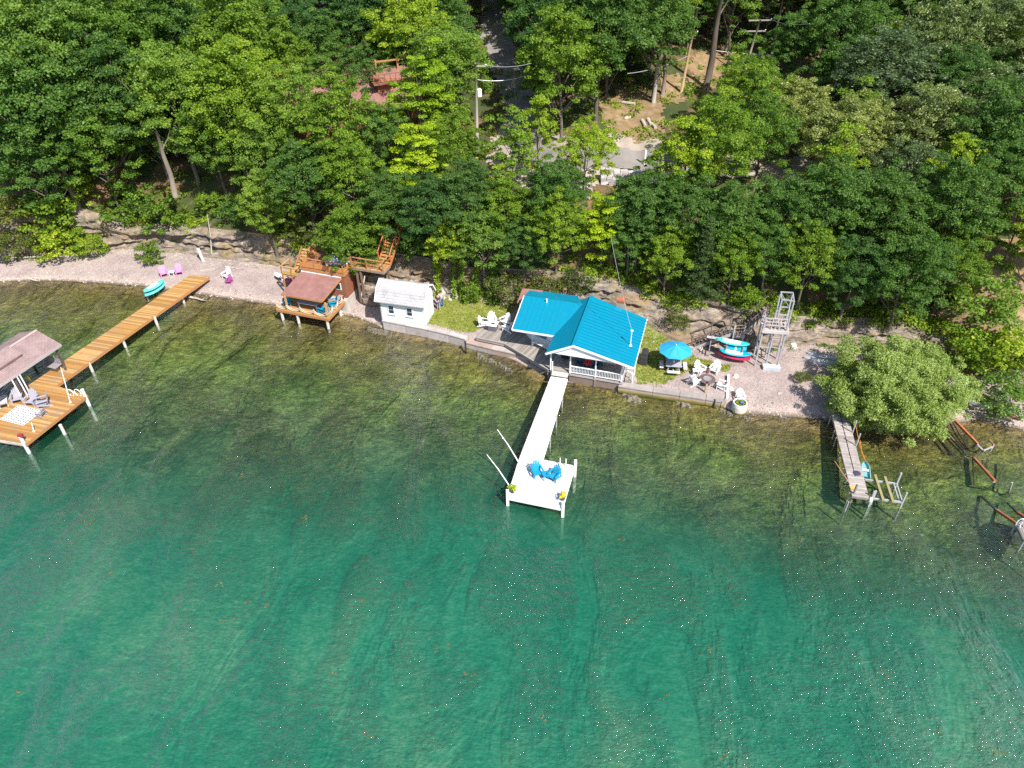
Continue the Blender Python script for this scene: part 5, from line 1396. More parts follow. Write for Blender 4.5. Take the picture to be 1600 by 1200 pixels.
# wrap-around deck
LDK = thing('side_deck', 'weathered grey board deck left of the teal cottage', 'deck', (4.69, 47.83, 0), rad(-17.29))
GW = [GREYW, GREYW2, GREYW3]
boards(MB(), [(-8.9, 2.72), (-6.3, 2.55), (-6.3, 5.0), (-8.8, 3.85)], (.28, 1), .14, .97, seed=12).build('deck_boards', GW, LDK, kind='stuff')
boards(MB(), [(-6.3, 2.55), (-1.8, .03), (-1.8, 2.6), (-6.3, 6.6)], (.28, 1), .14, .97, seed=13).build('deck_boards', GW, LDK, kind='stuff')
boards(MB(), [(-6.3, 5.0), (-6.3, 6.6), (-8.0, 4.3), (-8.0, 4.22)], (.28, 1), .14, .968, seed=14).build('deck_boards', GW, LDK, kind='stuff')
edge_beams(MB(), [(-8.9, 2.7), (-6.3, 2.52), (-1.8, .0)], .7, .93, .06).build('fascia', GREYW2, LDK)
edge_beams(MB(), [(-8.9, 2.68), (-6.3, 2.5)], .93, 1.02, .1).build('kerb_board', GREYW2, LDK); edge_beams(MB(), [(-6.3, 2.5), (-1.8, -.02)], .93, 1.0, .1).build('kerb_board', GREYW2, LDK)
for x, y in [(-6.0, 2.6), (-3.9, 1.4), (-1.85, .2), (-4.2, 3.0)]: MB().beam((x, y, -.6), (x, y, .9), .16).build('pile', GREYW3, LDK)
MB().beam((-2.9, .62, -.3), (-1.8, .1, .85), .12).build('brace', GREYW, LDK)
t = thing('porch_bench', 'white slatted bench under the bay window of the cottage', 'bench', fr(CF, -3.05, 2.62, .975), rad(-17.3 - 23))
mb = MB()
for i in range(4): mb.box(-.95, .95, -.22 + i * .12, -.13 + i * .12, .42, .45)
mb.build('seat', CW, t)
mb = MB()
for i in range(3): mb.beam((-.95, .28, .55 + i * .13), (.95, .28, .55 + i * .13), .03, .07)
mb.build('backrest', CW, t)
for x in (-.9, .9): MB().box(x - .03, x + .03, -.2, .3, 0, .42).build('leg', CW, t)
# porch furniture
RG = MB().box(-.75, .75, -.6, .6, 0, .012).build('porch_rug', paint((.02, .16, .24), .9, .2)); RG.location = fr(CF, 1.2, .95, 1.012); RG.rotation_euler = (0, 0, rad(-17)); tag(RG, 'dark teal rug on the cottage porch under the red table', 'rug')
adirondack('navy', paint((.03, .07, .14), .5, .1), 'dark blue porch chair left of the red table', fr(CF, .55, 1.15, 1.03), rad(-105), 'dark chairs on the cottage porch', 1.05)
adirondack('navy', None, 'dark blue porch chair right of the red table', fr(CF, 1.9, 1.15, 1.03), rad(-120), 'dark chairs on the cottage porch', 1.05)
t = thing('red_table', 'small round red table between the dark porch chairs', 'table', fr(CF, 1.22, 1.05, 1.03))
MB().lathe((0, 0, 0), [(.36, .46), (.38, .5), (.36, .52)], 14).build('tabletop', paint((.65, .02, .03), .4, .06), t)
for i in range(3): MB().tube([(.28 * cos(i * 2.1), .28 * sin(i * 2.1), 0), (.1 * cos(i * 2.1), .1 * sin(i * 2.1), .47)], .02, 6).build('leg', paint((.65, .02, .03), .4, .06), t)
t = thing('barrel_grill', 'black bowl shaped fire bowl by the cottage door', 'fire bowl', fr(CF, -.72, 1.45, 1.005))
MB().lathe((0, 0, .25), [(.1, 0), (.32, .12), (.38, .25), (.33, .26)], 14).build('bowl', DARK, t)
for i in range(3): MB().tube([(.22 * cos(i * 2.1), .22 * sin(i * 2.1), 0), (.15 * cos(i * 2.1), .15 * sin(i * 2.1), .3)], .02, 6).build('leg', DARK, t)
t = thing('hanging_basket', 'red flower basket hanging at the right end of the porch', 'flower basket', fr(CF, 3.75, .15, 2.35))
MB().lathe((0, 0, 0), [(.08, 0), (.16, .14)], 10).build('basket', paint((.2, .12, .06), .8, .2), t); MB().ball((0, 0, .2), (.2, .2, .13), 9, 5).build('flowers', paint((.55, .07, .04), .7, .2), t)
MB().tube([(0, 0, .2), (0, 0, .55)], .01, 4).build('hanger', DARK, t)
# chairs round the fire table on the side deck
for (u, v, fa, lab) in [(756, 509, -15, 'white chair at the left of the fire table on the grey side deck'), (769, 505, -80, 'white high backed chair behind the fire table on the side deck'),
                        (789, 506, -140, 'white chair right of the fire table, its back to the cottage'), (793, 516, 150, 'white chair at the front right of the fire table')]:
    adirondack('white', CW, lab, at(u, v, .985), rad(fa), 'white chairs on the side deck', 1.0)
t = thing('fire_table', 'square fire table with white top and grey woven sides on the side deck', 'fire table', at(770.5, 514, .98), rad(-17))
MB().box(-.36, .36, -.36, .36, 0, .52).build('body', paint((.13, .12, .14), .9, .2), t); MB().box(-.42, .42, -.42, .42, .52, .58).build('tabletop', CW, t, bevel=.01); MB().box(-.16, .16, -.1, .1, .581, .6).build('burner', DARK, t)

# ================================================================ white dock
WD = thing('white_dock', 'bright white walkway dock with square end platform in front of the cottage', 'dock', (1, 40, 0))
ZW = 1.0
pa, pb_, pc, pd_ = [P(*k, ZW)[:2] for k in [(861, 588), (886.5, 592), (848, 718), (797.6, 755)]]
pj = P(811, 718, ZW)[:2]; pf_l = P(793.8, 772.5, ZW)[:2]; pf_r = P(880, 790, ZW)[:2]; pb_r = P(898.5, 727.5, ZW)[:2]
ax = (pa - pj) / np.linalg.norm(pa - pj); cr_ = np.array([ax[1], -ax[0]])
boards(MB(), [pa, pb_, pc, pj], cr_, .15, ZW, seed=21, gap=.022, wob=.002).build('deck_boards', [WHITEP, WHITEP2, WHITE3], WD, True, kind='stuff')
boards(MB(), [pj, pc, pb_r, pf_r, pf_l], cr_, .15, ZW, seed=22, gap=.022, wob=.002).build('deck_boards', [WHITEP, WHITEP2, WHITE3], WD, True, kind='stuff')
for a, b in [(pa, pj), (pj, pf_l), (pf_l, pf_r), (pf_r, pb_r), (pb_r, pc), (pc, pb_)]:
    edge_beams(MB(), [a, b], ZW - .2, ZW - .03, .06).build('side_board', WHITE3, WD, True)
fo = (pf_l - pa) / np.linalg.norm(pf_l - pa)
edge_beams(MB(), [pf_l + fo * .07, pf_r + fo * .07], ZW - .42, ZW - .22, .08).build('bumper_board', WHITE3, WD, True)
MB().prism([P(*k, 0)[:2] for k in [(862, 580), (889, 584.5), (886.5, 592), (861, 588)]], ZW - .1, ZW + .06).build('gangplank', paint((.55, .48, .44), .8, .2), WD, True) if False else None
mb = boards(MB(), [P(*k, ZW)[:2] for k in [(863, 579.5), (888.5, 583.5), (886.7, 590.5), (861.3, 586.5)]], cr_, .2, ZW + .03, seed=23); mb.build('gangplank', [paint((.62, .55, .52), .8, .2), paint((.55, .49, .46), .8, .2), WHITEP2], WD, True)
for (c_, zt_) in [(pf_l - ax * .05 - cr_ * .02, 1.45), (pf_r - ax * .05, 1.4), (pb_r + cr_ * .02, 1.5)]:
    MB().beam((*c_, -2.2), (*c_, zt_), .19, up=(0, 1, 0)).build('corner_post', WHITE3, WD, True)
for k in (.25, .5, .75):
    for s_ in (0, 1):
        c_ = (pa + (pj - pa) * k) if s_ == 0 else (pb_ + (pc - pb_) * k) + cr_ * .05
        MB().tube([(*c_, -1.5), (*c_, ZW + (.05 if s_ else -.05))], .06, 8).build('pile', STEEL, WD, True)
for u, v in [(875, 727), (884, 728.5)]:
    p = P(u, v, ZW); MB().tube([(p[0], p[1], ZW - .9), (p[0], p[1], ZW + .55), (p[0] - .0, p[1] + .12, ZW + .6)], .035, 6).build('ladder_rail', WHITE3, WD, True)
for nm, b0, t0, lab in [('mooring_whip', (810.5, 722.5), (777, 671), 'white mooring whip leaning out over the water, the one nearer the cottage'), ('mooring_whip', (796, 759.5), (760.5, 710), 'white mooring whip leaning out over the water, at the lake end of the white dock')]:
    b = P(*b0, ZW); e = P(*t0, 3.1); t = thing(nm, lab, 'mooring whip', tuple(b), 0, 'mooring whips on the white dock'); d = e - b
    MB().tube([(0, 0, 0), d * .5 + np.array([0, 0, .12]), d], [.045, .035, .02], 7).build('shaft', WHITE3, t)
    MB().lathe((0, 0, 0), [(.09, 0), (.09, .08)], 8).build('base', STEEL, t)
rp4 = [P(*k, ZW)[:2] for k in [(824, 744), (881.5, 748.5), (875.5, 778), (817, 770)]]
mR, n, out = mat('pale grey striped rug'); wv = N(n, 'ShaderNodeTexWave'); wv.inputs['Scale'].default_value = .8; wv.bands_direction = 'X'; L(n, wpos(n, (1, 1, 1), (0, 0, rad(10))), wv.inputs['Vector'])
pbsdf(n, out, mixc(n, wv.outputs['Fac'], (.50, .49, .53), (.58, .57, .61)), .95)
o = MB().prism(rp4[::-1], ZW + .006, ZW + .02).build('dock_rug', mR); tag(o, 'pale grey rug in front of the teal chairs on the white dock', 'rug')
adirondack('teal', CT, 'left teal chair on the white dock, facing straight to the lake', at(839.5, 742, ZW + .005), rad(-72), 'teal chairs on the white dock', 1.0)
adirondack('teal', CT, 'right teal chair on the white dock, turned toward the left one', at(866, 748, ZW + .005), rad(-128), 'teal chairs on the white dock', 1.0)
side_table('small teal table between the two teal chairs on the white dock', at(853, 747, ZW + .005), CT, .26, .45, rz=.3)
YF = paint((.62, .58, .03), .7, .2); RF = paint((.5, .12, .06), .7, .2)
for i, (u, v, lab) in enumerate([(801, 769, 'yellow flower pot at the left lake corner of the white dock'), (879, 781, 'yellow and red flower pot at the right lake corner of the white dock')]):
    t = thing('flower_pot', lab, 'flower pot', at(u, v, ZW + .003)); MB().lathe((0, 0, 0), [(.14, 0), (.19, .3), (.21, .3)], 12).build('pot', paint((.05, .08, .14), .5, .1), t)
    gq = random.Random(i); cl = [(gq.gauss(0, .13), gq.gauss(0, .13), .45 + gq.gauss(0, .1), .13, .13, .12, .5) for _ in range(12)]
    v_, f_, t_ = leafcloud(cl, 320, .11, .06, seed=i); link('leaves', npmesh('leaves', v_, f_, leafmat('yellow potted leaves', (.35, .4, .02), (.6, .62, .03), (.75, .7, .08), .2) if i == 0 else bpy.data.materials['yellow potted leaves'], False, {'tone': ('FACE', t_)}), t)
    if i: 
        mb = MB()
        for _ in range(14): mb.ball((gq.gauss(0, .14), gq.gauss(0, .14), .52 + gq.gauss(0, .08)), .04, 5, 3)
        mb.build('flowers', RF, t)

# ================================================================ yard right of the cottage
t = thing('covered_grill', 'barbecue under a black cover between the cottage and the umbrella', 'grill', gat(1006, 565), rad(-17 - 90))
MB().hexa([(-.62, -.3, 0.08), (.62, -.3, 0.08), (.62, .3, 0.08), (-.62, .3, 0.08)], [(-.6, -.27, .85), (.6, -.27, .85), (.6, .27, .85), (-.6, .27, .85)]).build('cover_skirt', paint((.035, .035, .04), .7, .2), t, bevel=.03)
MB().hexa([(-.4, -.28, .85), (.4, -.28, .85), (.4, .28, .85), (-.4, .28, .85)], [(-.36, -.14, 1.15), (.36, -.14, 1.15), (.36, .16, 1.15), (-.36, .16, 1.15)]).build('cover_hood', paint((.035, .035, .04), .7, .2), t, bevel=.04)
for x in (-.5, .5): MB().tube([(x, -.26, .06), (x, .26, .06)], .07, 8).build('wheel', DARK, t)
ub = gat(1051, 577)
t = thing('picnic_table', 'grey square picnic table with four benches under the blue umbrella', 'table', ub, rad(-8))
mb = MB(); mb2 = paint((.40, .40, .46), .7, .15)
for i in range(6): mb.box(-.62, .62, -.62 + i * .21, -.62 + i * .21 + .19, .70, .74)
mb.build('tabletop', mb2, t)
for a in range(4):
    M_ = Matrix.Rotation(a * pi / 2, 4, 'Z'); mb = MB()
    for k in (0, 1): mb.box(-.5, .5, -1.1 + k * .16, -.96 + k * .16, .42, .46)
    mb.v = [tuple(M_ @ Vector(p)) for p in mb.v]; mb.build('bench', paint((.62, .6, .63), .7, .12), t)
    mb = MB().beam((0, -.2, .2), (0, -1.0, .4), .09, .06); mb.v = [tuple(M_ @ Vector(p)) for p in mb.v]; mb.build('bench_arm', mb2, t)
    mb = MB().beam((.5, -.5, .0), (.35, -.35, .70), .08); mb.v = [tuple(M_ @ Vector(p)) for p in mb.v]; mb.build('leg', mb2, t)
MB().lathe((0, 0, .74), [(.09, 0), (.07, .1)], 10).build('pole_collar', CW, t)
uz = 3.05; up_ = P(1053.5, 550, uz)
t = thing('patio_umbrella', 'bright blue patio umbrella over the picnic table', 'umbrella', (ub[0], ub[1], ub[2]))
h_ = uz - ub[2]; BL = paint((.02, .33, .60), .7, .06)
k8 = 8
for i in range(k8):
    a0, a1 = 2 * pi * i / k8 + .2, 2 * pi * (i + 1) / k8 + .2; r = 1.34; am = (a0 + a1) / 2
    e0, e1, em = (r * cos(a0), r * sin(a0), h_ - .5), (r * cos(a1), r * sin(a1), h_ - .5), (r * .93 * cos(am), r * .93 * sin(am), h_ - .47)
    m0, m1, mm = (r * .5 * cos(a0), r * .5 * sin(a0), h_ - .22), (r * .5 * cos(a1), r * .5 * sin(a1), h_ - .22), (r * .46 * cos(am), r * .46 * sin(am), h_ - .235)
    tp = (0, 0, h_)
    vs = [tp, m0, mm, m1, e0, em, e1]; vs2 = [(x, y, z - .012) for x, y, z in vs]
    f1 = [(0, 1, 2), (0, 2, 3), (1, 4, 5, 2), (2, 5, 6, 3)]
    MB().add(vs + vs2, f1 + [tuple(7 + q for q in reversed(f)) for f in f1] + [(4, 11, 12, 5), (5, 12, 13, 6)]).build('canopy_panel', BL, t)
    MB().beam((0, 0, h_ - .04), (r * .98 * cos(a0), r * .98 * sin(a0), h_ - .535), .02).build('rib', STEEL, t)
MB().tube([(0, 0, .05), (0, 0, h_ + .02)], .03, 8).build('pole', STEEL, t); MB().ball((0, 0, h_ + .05), .05, 6, 4).build('finial', WHITE3, t)
# fire circle
fp = gat(1103.5, 600)
t = thing('fire_pit_table', 'dark round fire pit table in the middle of the shingle fire circle', 'fire pit', fp)
DB = paint((.14, .10, .10), .7, .25)
MB().lathe((0, 0, .46), [(.6, 0), (.64, .03), (.64, .07), (.3, .075)], 24).build('tabletop', DB, t); MB().lathe((0, 0, 0), [(.3, 0), (.24, .1), (.26, .45)], 14).build('pedestal', DB, t)
MB().lathe((0, 0, .535), [(.3, 0), (.33, .04), (.29, .05), (.22, .02)], 18).build('burner_ring', paint((.3, .26, .27), .6, .2), t)
for (u, v, fa, lab) in [(1093, 582, -55, 'white chair at the back left of the fire pit'), (1116, 582, -125, 'white chair at the back right of the fire pit'),
                        (1084, 600, 25, 'white chair at the front left of the fire pit, nearest the umbrella'), (1127, 607, 150, 'white chair at the front right of the fire pit beside the edging beam')]:
    adirondack('white', CW, lab, gat(u, v, .01), rad(fa), 'white chairs around the fire pit')
side_table('small white table left of the back left fire pit chair', gat(1086, 585), CW, .22, .45)
t = thing('plant_pot', 'small brown pot between the two rear fire pit chairs', 'pot', gat(1105, 582)); MB().lathe((0, 0, 0), [(.16, 0), (.22, .3), (.23, .32), (.18, .28)], 12).build('pot', paint((.25, .12, .1), .8, .2), t)
MB().ball((0, 0, .34), (.16, .16, .08), 8, 4).build('soil', paint((.08, .05, .04), .9, .2), t)
a = gat(1102, 613); t = thing('stub_post', 'short wooden post in front of the fire pit at the lake wall', 'post', a); MB().beam((0, 0, 0), (0, 0, .95), .14, m=0).build('shaft', paint((.42, .33, .22), .8, .2), t); MB().box(-.09, .09, -.09, .09, .95, .99).build('cap', DARK, t)
for (u, v, r, lab) in [(1149, 588, .28, 'pale boulder on the open shingle right of the edging beam'), (1142, 607, .25, 'white rock beside the weed patch'), (1094, 545, .3, 'pale rock at the lawn edge below the stairs'), (1240, 541, .45, 'flat pale rock at the cliff foot right of the tower')]:
    mb = MB(); rock(mb, 0, 0, .05, r, random.Random(int(u))); mb.m = [0] * len(mb.m); o = mb.build('boulder', paint((.6, .55, .5), .9, .2), bevel=.03); o.location = gat(u, v); tag(o, lab, 'boulder')
t = thing('concrete_planter', 'round concrete planter with algae stains at the water edge', 'planter', (P(1154, 641, .1)[0], P(1154, 641, .1)[1], -.1))
mP, n, out = mat('stained concrete ring'); g0 = N(n, 'ShaderNodeNewGeometry'); sx = N(n, 'ShaderNodeSeparateXYZ'); L(n, g0.outputs['Position'], sx.inputs[0]); a = noise(n, wpos(n), 4, 4)
pbsdf(n, out, ramp(n, math_(n, 'ADD', sx.outputs['Z'], math_(n, 'MULTIPLY', a, .15)), [(.1, (.2, .17, .04)), (.28, (.38, .32, .14)), (.4, (.6, .55, .5)), (.9, (.66, .62, .58))]), .9)
MB().lathe((0, 0, 0), [(.48, 0), (.58, .3), (.58, .75), (.53, 1.0), (.45, 1.0), (.45, .85)], 24).build('ring', mP, t)
cl = [(.3 * cos(i), .3 * sin(i), .92, .13, .13, .1, .5) for i in range(0, 12)]
v_, f_, t_ = leafcloud(cl, 220, .12, .07, seed=4); link('plants', npmesh('plants', v_, f_, LM['shrub'], False, {'tone': ('FACE', t_)}), t)
MB().ball((.1, .05, .95), (.14, .12, .08), 8, 4).build('bottle', paint((.05, .15, .45), .4, .1), t); MB().lathe((0, 0, .84), [(.44, 0), (.44, .03)], 18).build('soil', paint((.1, .07, .05), .9, .2), t)
adirondack('white', CW, 'white chair directly behind the concrete planter', gat(1156, 624, .01), rad(-85), None, .85)

# board rack
RK = thing('board_rack', 'grey timber rack under the stairs that carries kayak and paddleboards', 'rack', (17.9, 50.1, .6), rad(-19))
for x in (-1.5, -.2, 1.1):
    for y in (-.35, .35): MB().beam((x, y, 0), (x, y, 1.5), .08).build('post', paint((.3, .28, .3), .7, .2), RK)
    for z in (.42, .8, 1.15): MB().beam((x, -.6, z), (x, .4, z + .02), .06).build('arm', paint((.3, .28, .3), .7, .2), RK)
MB().beam((-1.9, .35, 1.45), (-.2, .35, 1.45), .3, .05).build('shelf', paint((.45, .43, .47), .7, .2), RK)
CYN = paint((.0, .38, .55), .4, .06); TQ = paint((.03, .50, .52), .4, .06); REDK = paint((.65, .01, .08), .35, .06)
sup('paddleboard', 'turquoise and white paddleboard on top of the rack', P(1119, 530, 2.2), P(1171, 540, 2.2), .8, TQ, paint((.75, .8, .82), .5, .05), group='boards on the rack')
t = thing('rolled_mat', 'thick cyan rolled floating mat between the boards on the rack', 'mat', tuple((P(1134, 541, 1.75) + P(1166, 546, 1.75)) / 2), 0)
p, q = P(1134, 541, 1.75), P(1166, 546, 1.75); c = (p + q) / 2
MB().tube([p - c, q - c], .24, 12).build('roll', CYN, t); MB().tube([(p - c) * .1, (p - c) * -.05], .25, 12).build('strap', WHITE3, t)
sup('paddleboard', 'cyan and white paddleboard below the rolled mat', P(1124, 548, 1.5), P(1173, 556, 1.5), .75, CYN, paint((.78, .82, .84), .5, .05), group='boards on the rack')
sup('kayak', 'red kayak on the lowest arms of the rack', P(1122, 552, 1.12), P(1172, 562, 1.12), .7, REDK, paint((.5, .01, .06), .5, .1), 'kayak', .26)
# wooden stairs
ST = thing('cliff_stairs', 'dark railed wooden stairs in two flights up the rock beside the board rack', 'stairs', (15.3, 51.5, 0))
DW = paint((.17, .125, .105), .85, .3); LW = paint((.40, .36, .37), .8, .2)
def flight(x0, y0, z0, x1, z1, wd, nst, dy=0.0, out_m=LW):
    for i in range(nst):
        t_ = (i + .5) / nst; x = x0 + (x1 - x0) * t_; y = y0 + dy * t_; z = z0 + (z1 - z0) * (i + 1) / nst
        MB().box(x - .17, x + .17, y, y + wd, z - .05, z).build('step', paint((.26, .21, .18), .85, .3), ST, True)
    for k, yy in enumerate((y0 - .05, y0 + wd + .05)):
        MB().beam((x0 - .2, yy, z0 - .05), (x1, yy + dy, z1 - .05), .06, .3).build('stringer', out_m if k == 0 else DW, ST, True)
        MB().beam((x0, yy, z0 + 1.0), (x1, yy + dy, z1 + 1.0), .07, .07).build('handrail', DW, ST, True)
        if k == 0: MB().beam((x0, yy, z0 + .35), (x1, yy + dy, z1 + .35), .04, .05).build('mid_rail', DW, ST, True)
        for i in range(0, nst + 1, 1 if k == 0 else 5):
            t_ = i / nst; MB().beam((x0 + (x1 - x0) * t_, yy + dy * t_, z0 + (z1 - z0) * t_ - .1), (x0 + (x1 - x0) * t_, yy + dy * t_, z0 + (z1 - z0) * t_ + 1.0), .06).build('baluster', DW, ST, True)
flight(15.45, 51.35, .65, 18.35, 2.3, 1.0, 10, -.2)
MB().box(18.3, 19.25, 50.9, 52.2, 2.18, 2.27).build('landing', paint((.30, .22, .17), .85, .3), ST, True)
MB().box(18.3, 19.3, 50.86, 50.9, 1.95, 2.25).build('landing_board', LW, ST, True)
for x in (18.35, 19.2): MB().beam((x, 50.95, .6), (x, 50.95, 3.2), .1).build('landing_post', paint((.4, .42, .44), .7, .2), ST, True)
for z in (2.6, 2.9, 3.2): MB().beam((18.35, 50.93, z), (19.25, 50.93, z), .04, .06).build('landing_rail', paint((.30, .2, .14), .85, .3), ST, True)
flight(19.3, 51.1, 2.3, 21.0, 4.1, 1.0, 8, .15)
MB().beam((15.2, 51.5, .6), (15.2, 51.5, 1.5), .12).build('newel_post', DW, ST, True)
MB().box(14.2, 15.4, 51.3, 51.5, .55, .8).build('base_beam', paint((.5, .4, .33), .8, .2), ST, True)
# boat lift tower
TW = thing('lookout_tower', 'tall silver grey open frame tower with a railed platform at the cliff', 'tower', (20.9, 49.0, 0))
TG = paint((.38, .375, .43), .55, .18); TGW = paint((.52, .45, .43), .7, .2)
L_FL, L_FM, L_FR, L_BM, L_BR = (19.89, 48.88), (20.77, 48.83), (21.62, 48.59), (21.01, 49.92), (21.9, 49.79)
L_BL = (20.1, 50.1)
zp, zt2 = 4.25, 6.95
for nm, (x, y), z1 in [('leg', L_FL, zp + 1.0), ('leg', L_FM, zt2), ('leg', L_FR, zt2), ('leg', L_BM, zt2), ('leg', L_BR, zt2), ('leg', L_BL, zp + 1.0)]:
    MB().beam((x, y, .3), (x, y, z1), .1, up=(0, 1, 0)).build(nm, TG, TW, True)
sq = [L_FM, L_FR, L_BR, L_BM]
for z in (zt2, 5.6, zp + .3):
    for a, b in zip(sq, sq[1:] + sq[:1]): MB().beam((*a, z), (*b, z), .07, .09).build('cross_beam', TG, TW, True)
MB().beam((*L_BM, 5.6), (*L_BR, zt2), .04).build('brace', TG, TW, True); MB().beam((*L_BR, 5.6), (*L_BM, zt2), .04).build('brace', TG, TW, True)
for a, b in [(L_FL, L_FM), (L_FM, L_FR), (L_FR, L_BR), (L_BM, L_BR)]: MB().beam((*a, 2.5), (*b, 2.45), .05, .07).build('cross_beam', TG, TW, True)
mb = boards(MB(), [(19.8, 48.75), (21.75, 48.45), (22.05, 49.9), (20.0, 50.2)], (-.2, 1), .14, zp, seed=31); mb.build('platform_boards', [TGW, paint((.42, .3, .25), .8, .2), GREYW2], TW, True, kind='stuff')
edge_beams(MB(), [(19.78, 48.72), (21.77, 48.42), (22.07, 49.92)], zp - .28, zp - .02, .06).build('fascia', paint((.55, .52, .53), .7, .15), TW, True)
for z in (zp + .35, zp + .68, zp + 1.0):
    MB().beam((*L_FL, z), (*L_FR, z), .05, .08).build('guard_rail', TGW, TW, True)
    MB().beam((*L_FR, z), (*L_BR, z), .05, .08).build('guard_rail', TGW, TW, True); MB().beam((*L_FL, z), (*L_BL, z), .05, .08).build('guard_rail', TGW, TW, True)
for k in (.33, .66): MB().beam((L_FL[0] + k * 1.73, L_FL[1] - k * .29, zp), (L_FL[0] + k * 1.73, L_FL[1] - k * .29, zp + 1.0), .06).build('guard_post', TGW, TW, True)
MB().hexa([(20.4, 48.3, .4), (21.75, 48.1, .4), (21.8, 48.65, .4), (20.45, 48.85, .4)], [(20.4, 48.3, .85), (21.75, 48.1, .85), (21.8, 48.65, .85), (20.45, 48.85, .85)]).build('footing', paint((.5, .55, .62), .8, .2), TW, True)
MB().tube([(21.0, 49.6, 1.6), (21.05, 49.6, 2.4)], .06, 6).build('winch', WHITE3, TW, True)

# canoes and yellow kayak behind the willow
AL = paint((.48, .49, .52), .4, .2, .2)
for i, (a, b, lab) in enumerate([((1268, 554.5), (1320, 565), 'silver upturned canoe on the shore behind the willow, the farther one'), ((1262, 561), (1312, 570), 'silver upturned canoe on the shore behind the willow, the nearer one')]):
    p, q = onground(*a) + np.array([0, 0, .28]), onground(*b) + np.array([0, 0, .28]); c = (p + q) / 2
    t = thing('canoe', lab, 'canoe', tuple(c), math.atan2(q[1] - p[1], q[0] - p[0]), 'silver canoes behind the willow'); Ln = np.linalg.norm(q - p) * 1.25
    mb = MB(); k = 12; vs = []
    for j in range(k + 1):
        s = -1 + 2 * j / k; w_ = .42 * max(.02, 1 - abs(s) ** 2.4) ** .7
        for al in np.linspace(0, pi, 7): vs.append((s * Ln / 2, w_ * cos(al), .34 * sin(al) ** .7 * (1 - .25 * s * s) - .28))
    mb.add(vs, [(j * 7 + m_, j * 7 + m_ + 1, (j + 1) * 7 + m_ + 1, (j + 1) * 7 + m_) for j in range(k) for m_ in range(6)]); mb.build('hull', AL, t, smooth=True)
    MB().beam((-Ln * .48, 0, .09), (Ln * .48, 0, .09), .03, .03).build('keel', STEEL, t)
sup('kayak', 'yellow kayak half hidden in the willow branches', onground(1316, 573) + np.array([0, 0, .3]), onground(1367, 573.5) + np.array([0, 0, .3]), .75, paint((.75, .6, .0), .4, .06), paint((.5, .4, .0), .5, .1), 'kayak', .34)

# ================================================================ weathered dock (right) and boat lift frame
RD = thing('weathered_dock', 'narrow weathered grey plank dock coming out from under the willow', 'dock', (23.5, 38, 0))
tl, tr_, bl, br = np.array([24.06, 43.3]), np.array([25.2, 43.1]), np.array([22.4, 34.14]), np.array([23.42, 33.89])
ax = (tl - bl) / np.linalg.norm(tl - bl); cr2 = np.array([ax[1], -ax[0]])
PK = [paint((.40, .35, .33), .85, .3), paint((.34, .295, .28), .85, .35), paint((.46, .41, .385), .85, .3)]
boards(MB(), [tl, tr_, br, bl], cr2, .19, .9, seed=41, gap=.03, wob=.012).build('deck_boards', PK, RD, True, kind='stuff')
for a, b in [(tl, bl), (bl, br), (br, tr_)]: edge_beams(MB(), [a, b], .7, .86, .05).build('side_board', paint((.3, .25, .23), .85, .3), RD, True)
m0 = (tl + tr_) / 2; m1 = (bl + br) / 2 + ax * 1.9
MB().beam((*m0, .915), (*m1, .915), .04, .012).build('cable', DARK, RD, True)
for k in (.12, .3, .38, .55, .72, .78, .85, .97):
    c_ = tl + (bl - tl) * k - cr2 * .08; MB().tube([(*c_, -1.6), (*c_, .85)], .035, 6).build('pipe_leg', STEEL, RD, True)
for (u, v, h) in [(1332, 676, 1.15), (1337.5, 696.5, 1.15), (1326, 784, 0)]:
    p = P(u, v, .9); MB().tube([(p[0], p[1], -1.6), (p[0], p[1], .9 + h)], .05, 6).build('pipe_post', STEEL, RD, True)
p = P(1331, 779, .4); MB().beam((p[0], p[1], -2.0), (p[0], p[1], 1.75), .1).build('corner_post', GREYW3, RD, True)
p = P(1358, 788, .2); MB().beam((p[0], p[1], -2.0), (p[0], p[1], 1.45), .1).build('corner_post', STEEL, RD, True)
MB().ball((*P(1361, 779, .9)[:2], .75), (.13, .13, .26), 8, 6).build('fender', WHITE3, RD, True)
MB().box(0, .3, 0, .25, 0, .1)
t = thing('tilted_pole', 'thin reddish pole leaning from the end of the weathered dock', 'pole', tuple(P(1328.5, 757, .95)))
MB().tube([(0, 0, 0), P(1304, 720, 2.3) - P(1328.5, 757, .95)], [.035, .018], 6).build('shaft', paint((.45, .2, .14), .6, .2), t); MB().lathe((0, 0, -.05), [(.08, 0), (.08, .1)], 8).build('base', STEEL, t)
o = MB().box(-.2, .2, -.17, .17, 0, .1).build('wooden_block', paint((.6, .38, .14), .7, .2)); o.location = tuple(P(1332, 762, .92)); tag(o, 'small yellow wood block near the end of the weathered dock', 'block')
o = MB().lathe((0, 0, 0), [(.24, 0), (.26, .02), (.1, .05)], 12).build('dark_mat', paint((.06, .05, .09), .8, .2)); o.location = tuple(P(1339, 739.5, .915)); tag(o, 'dark round mat on the weathered dock', 'mat')
HF = thing('boat_lift', 'silver metal boat lift frame with two olive bunks beside the dock end', 'boat lift', (24.8, 34.8, 0))
h1, h2, h3, h4 = [P(*k, .55) for k in [(1351, 749.5), (1401, 756), (1410, 785), (1364, 779)]]
for a, b in [(h1, h2), (h4, h3)]: MB().beam(a, b, .11, .13).build('frame_beam', STEEL, HF, True)
d_ = (h2 - h1) / np.linalg.norm(h2 - h1)
for off in (0, .2): MB().beam(h2 - d_ * off, h3 - d_ * off, .07, .1).build('frame_beam', STEEL, HF, True)
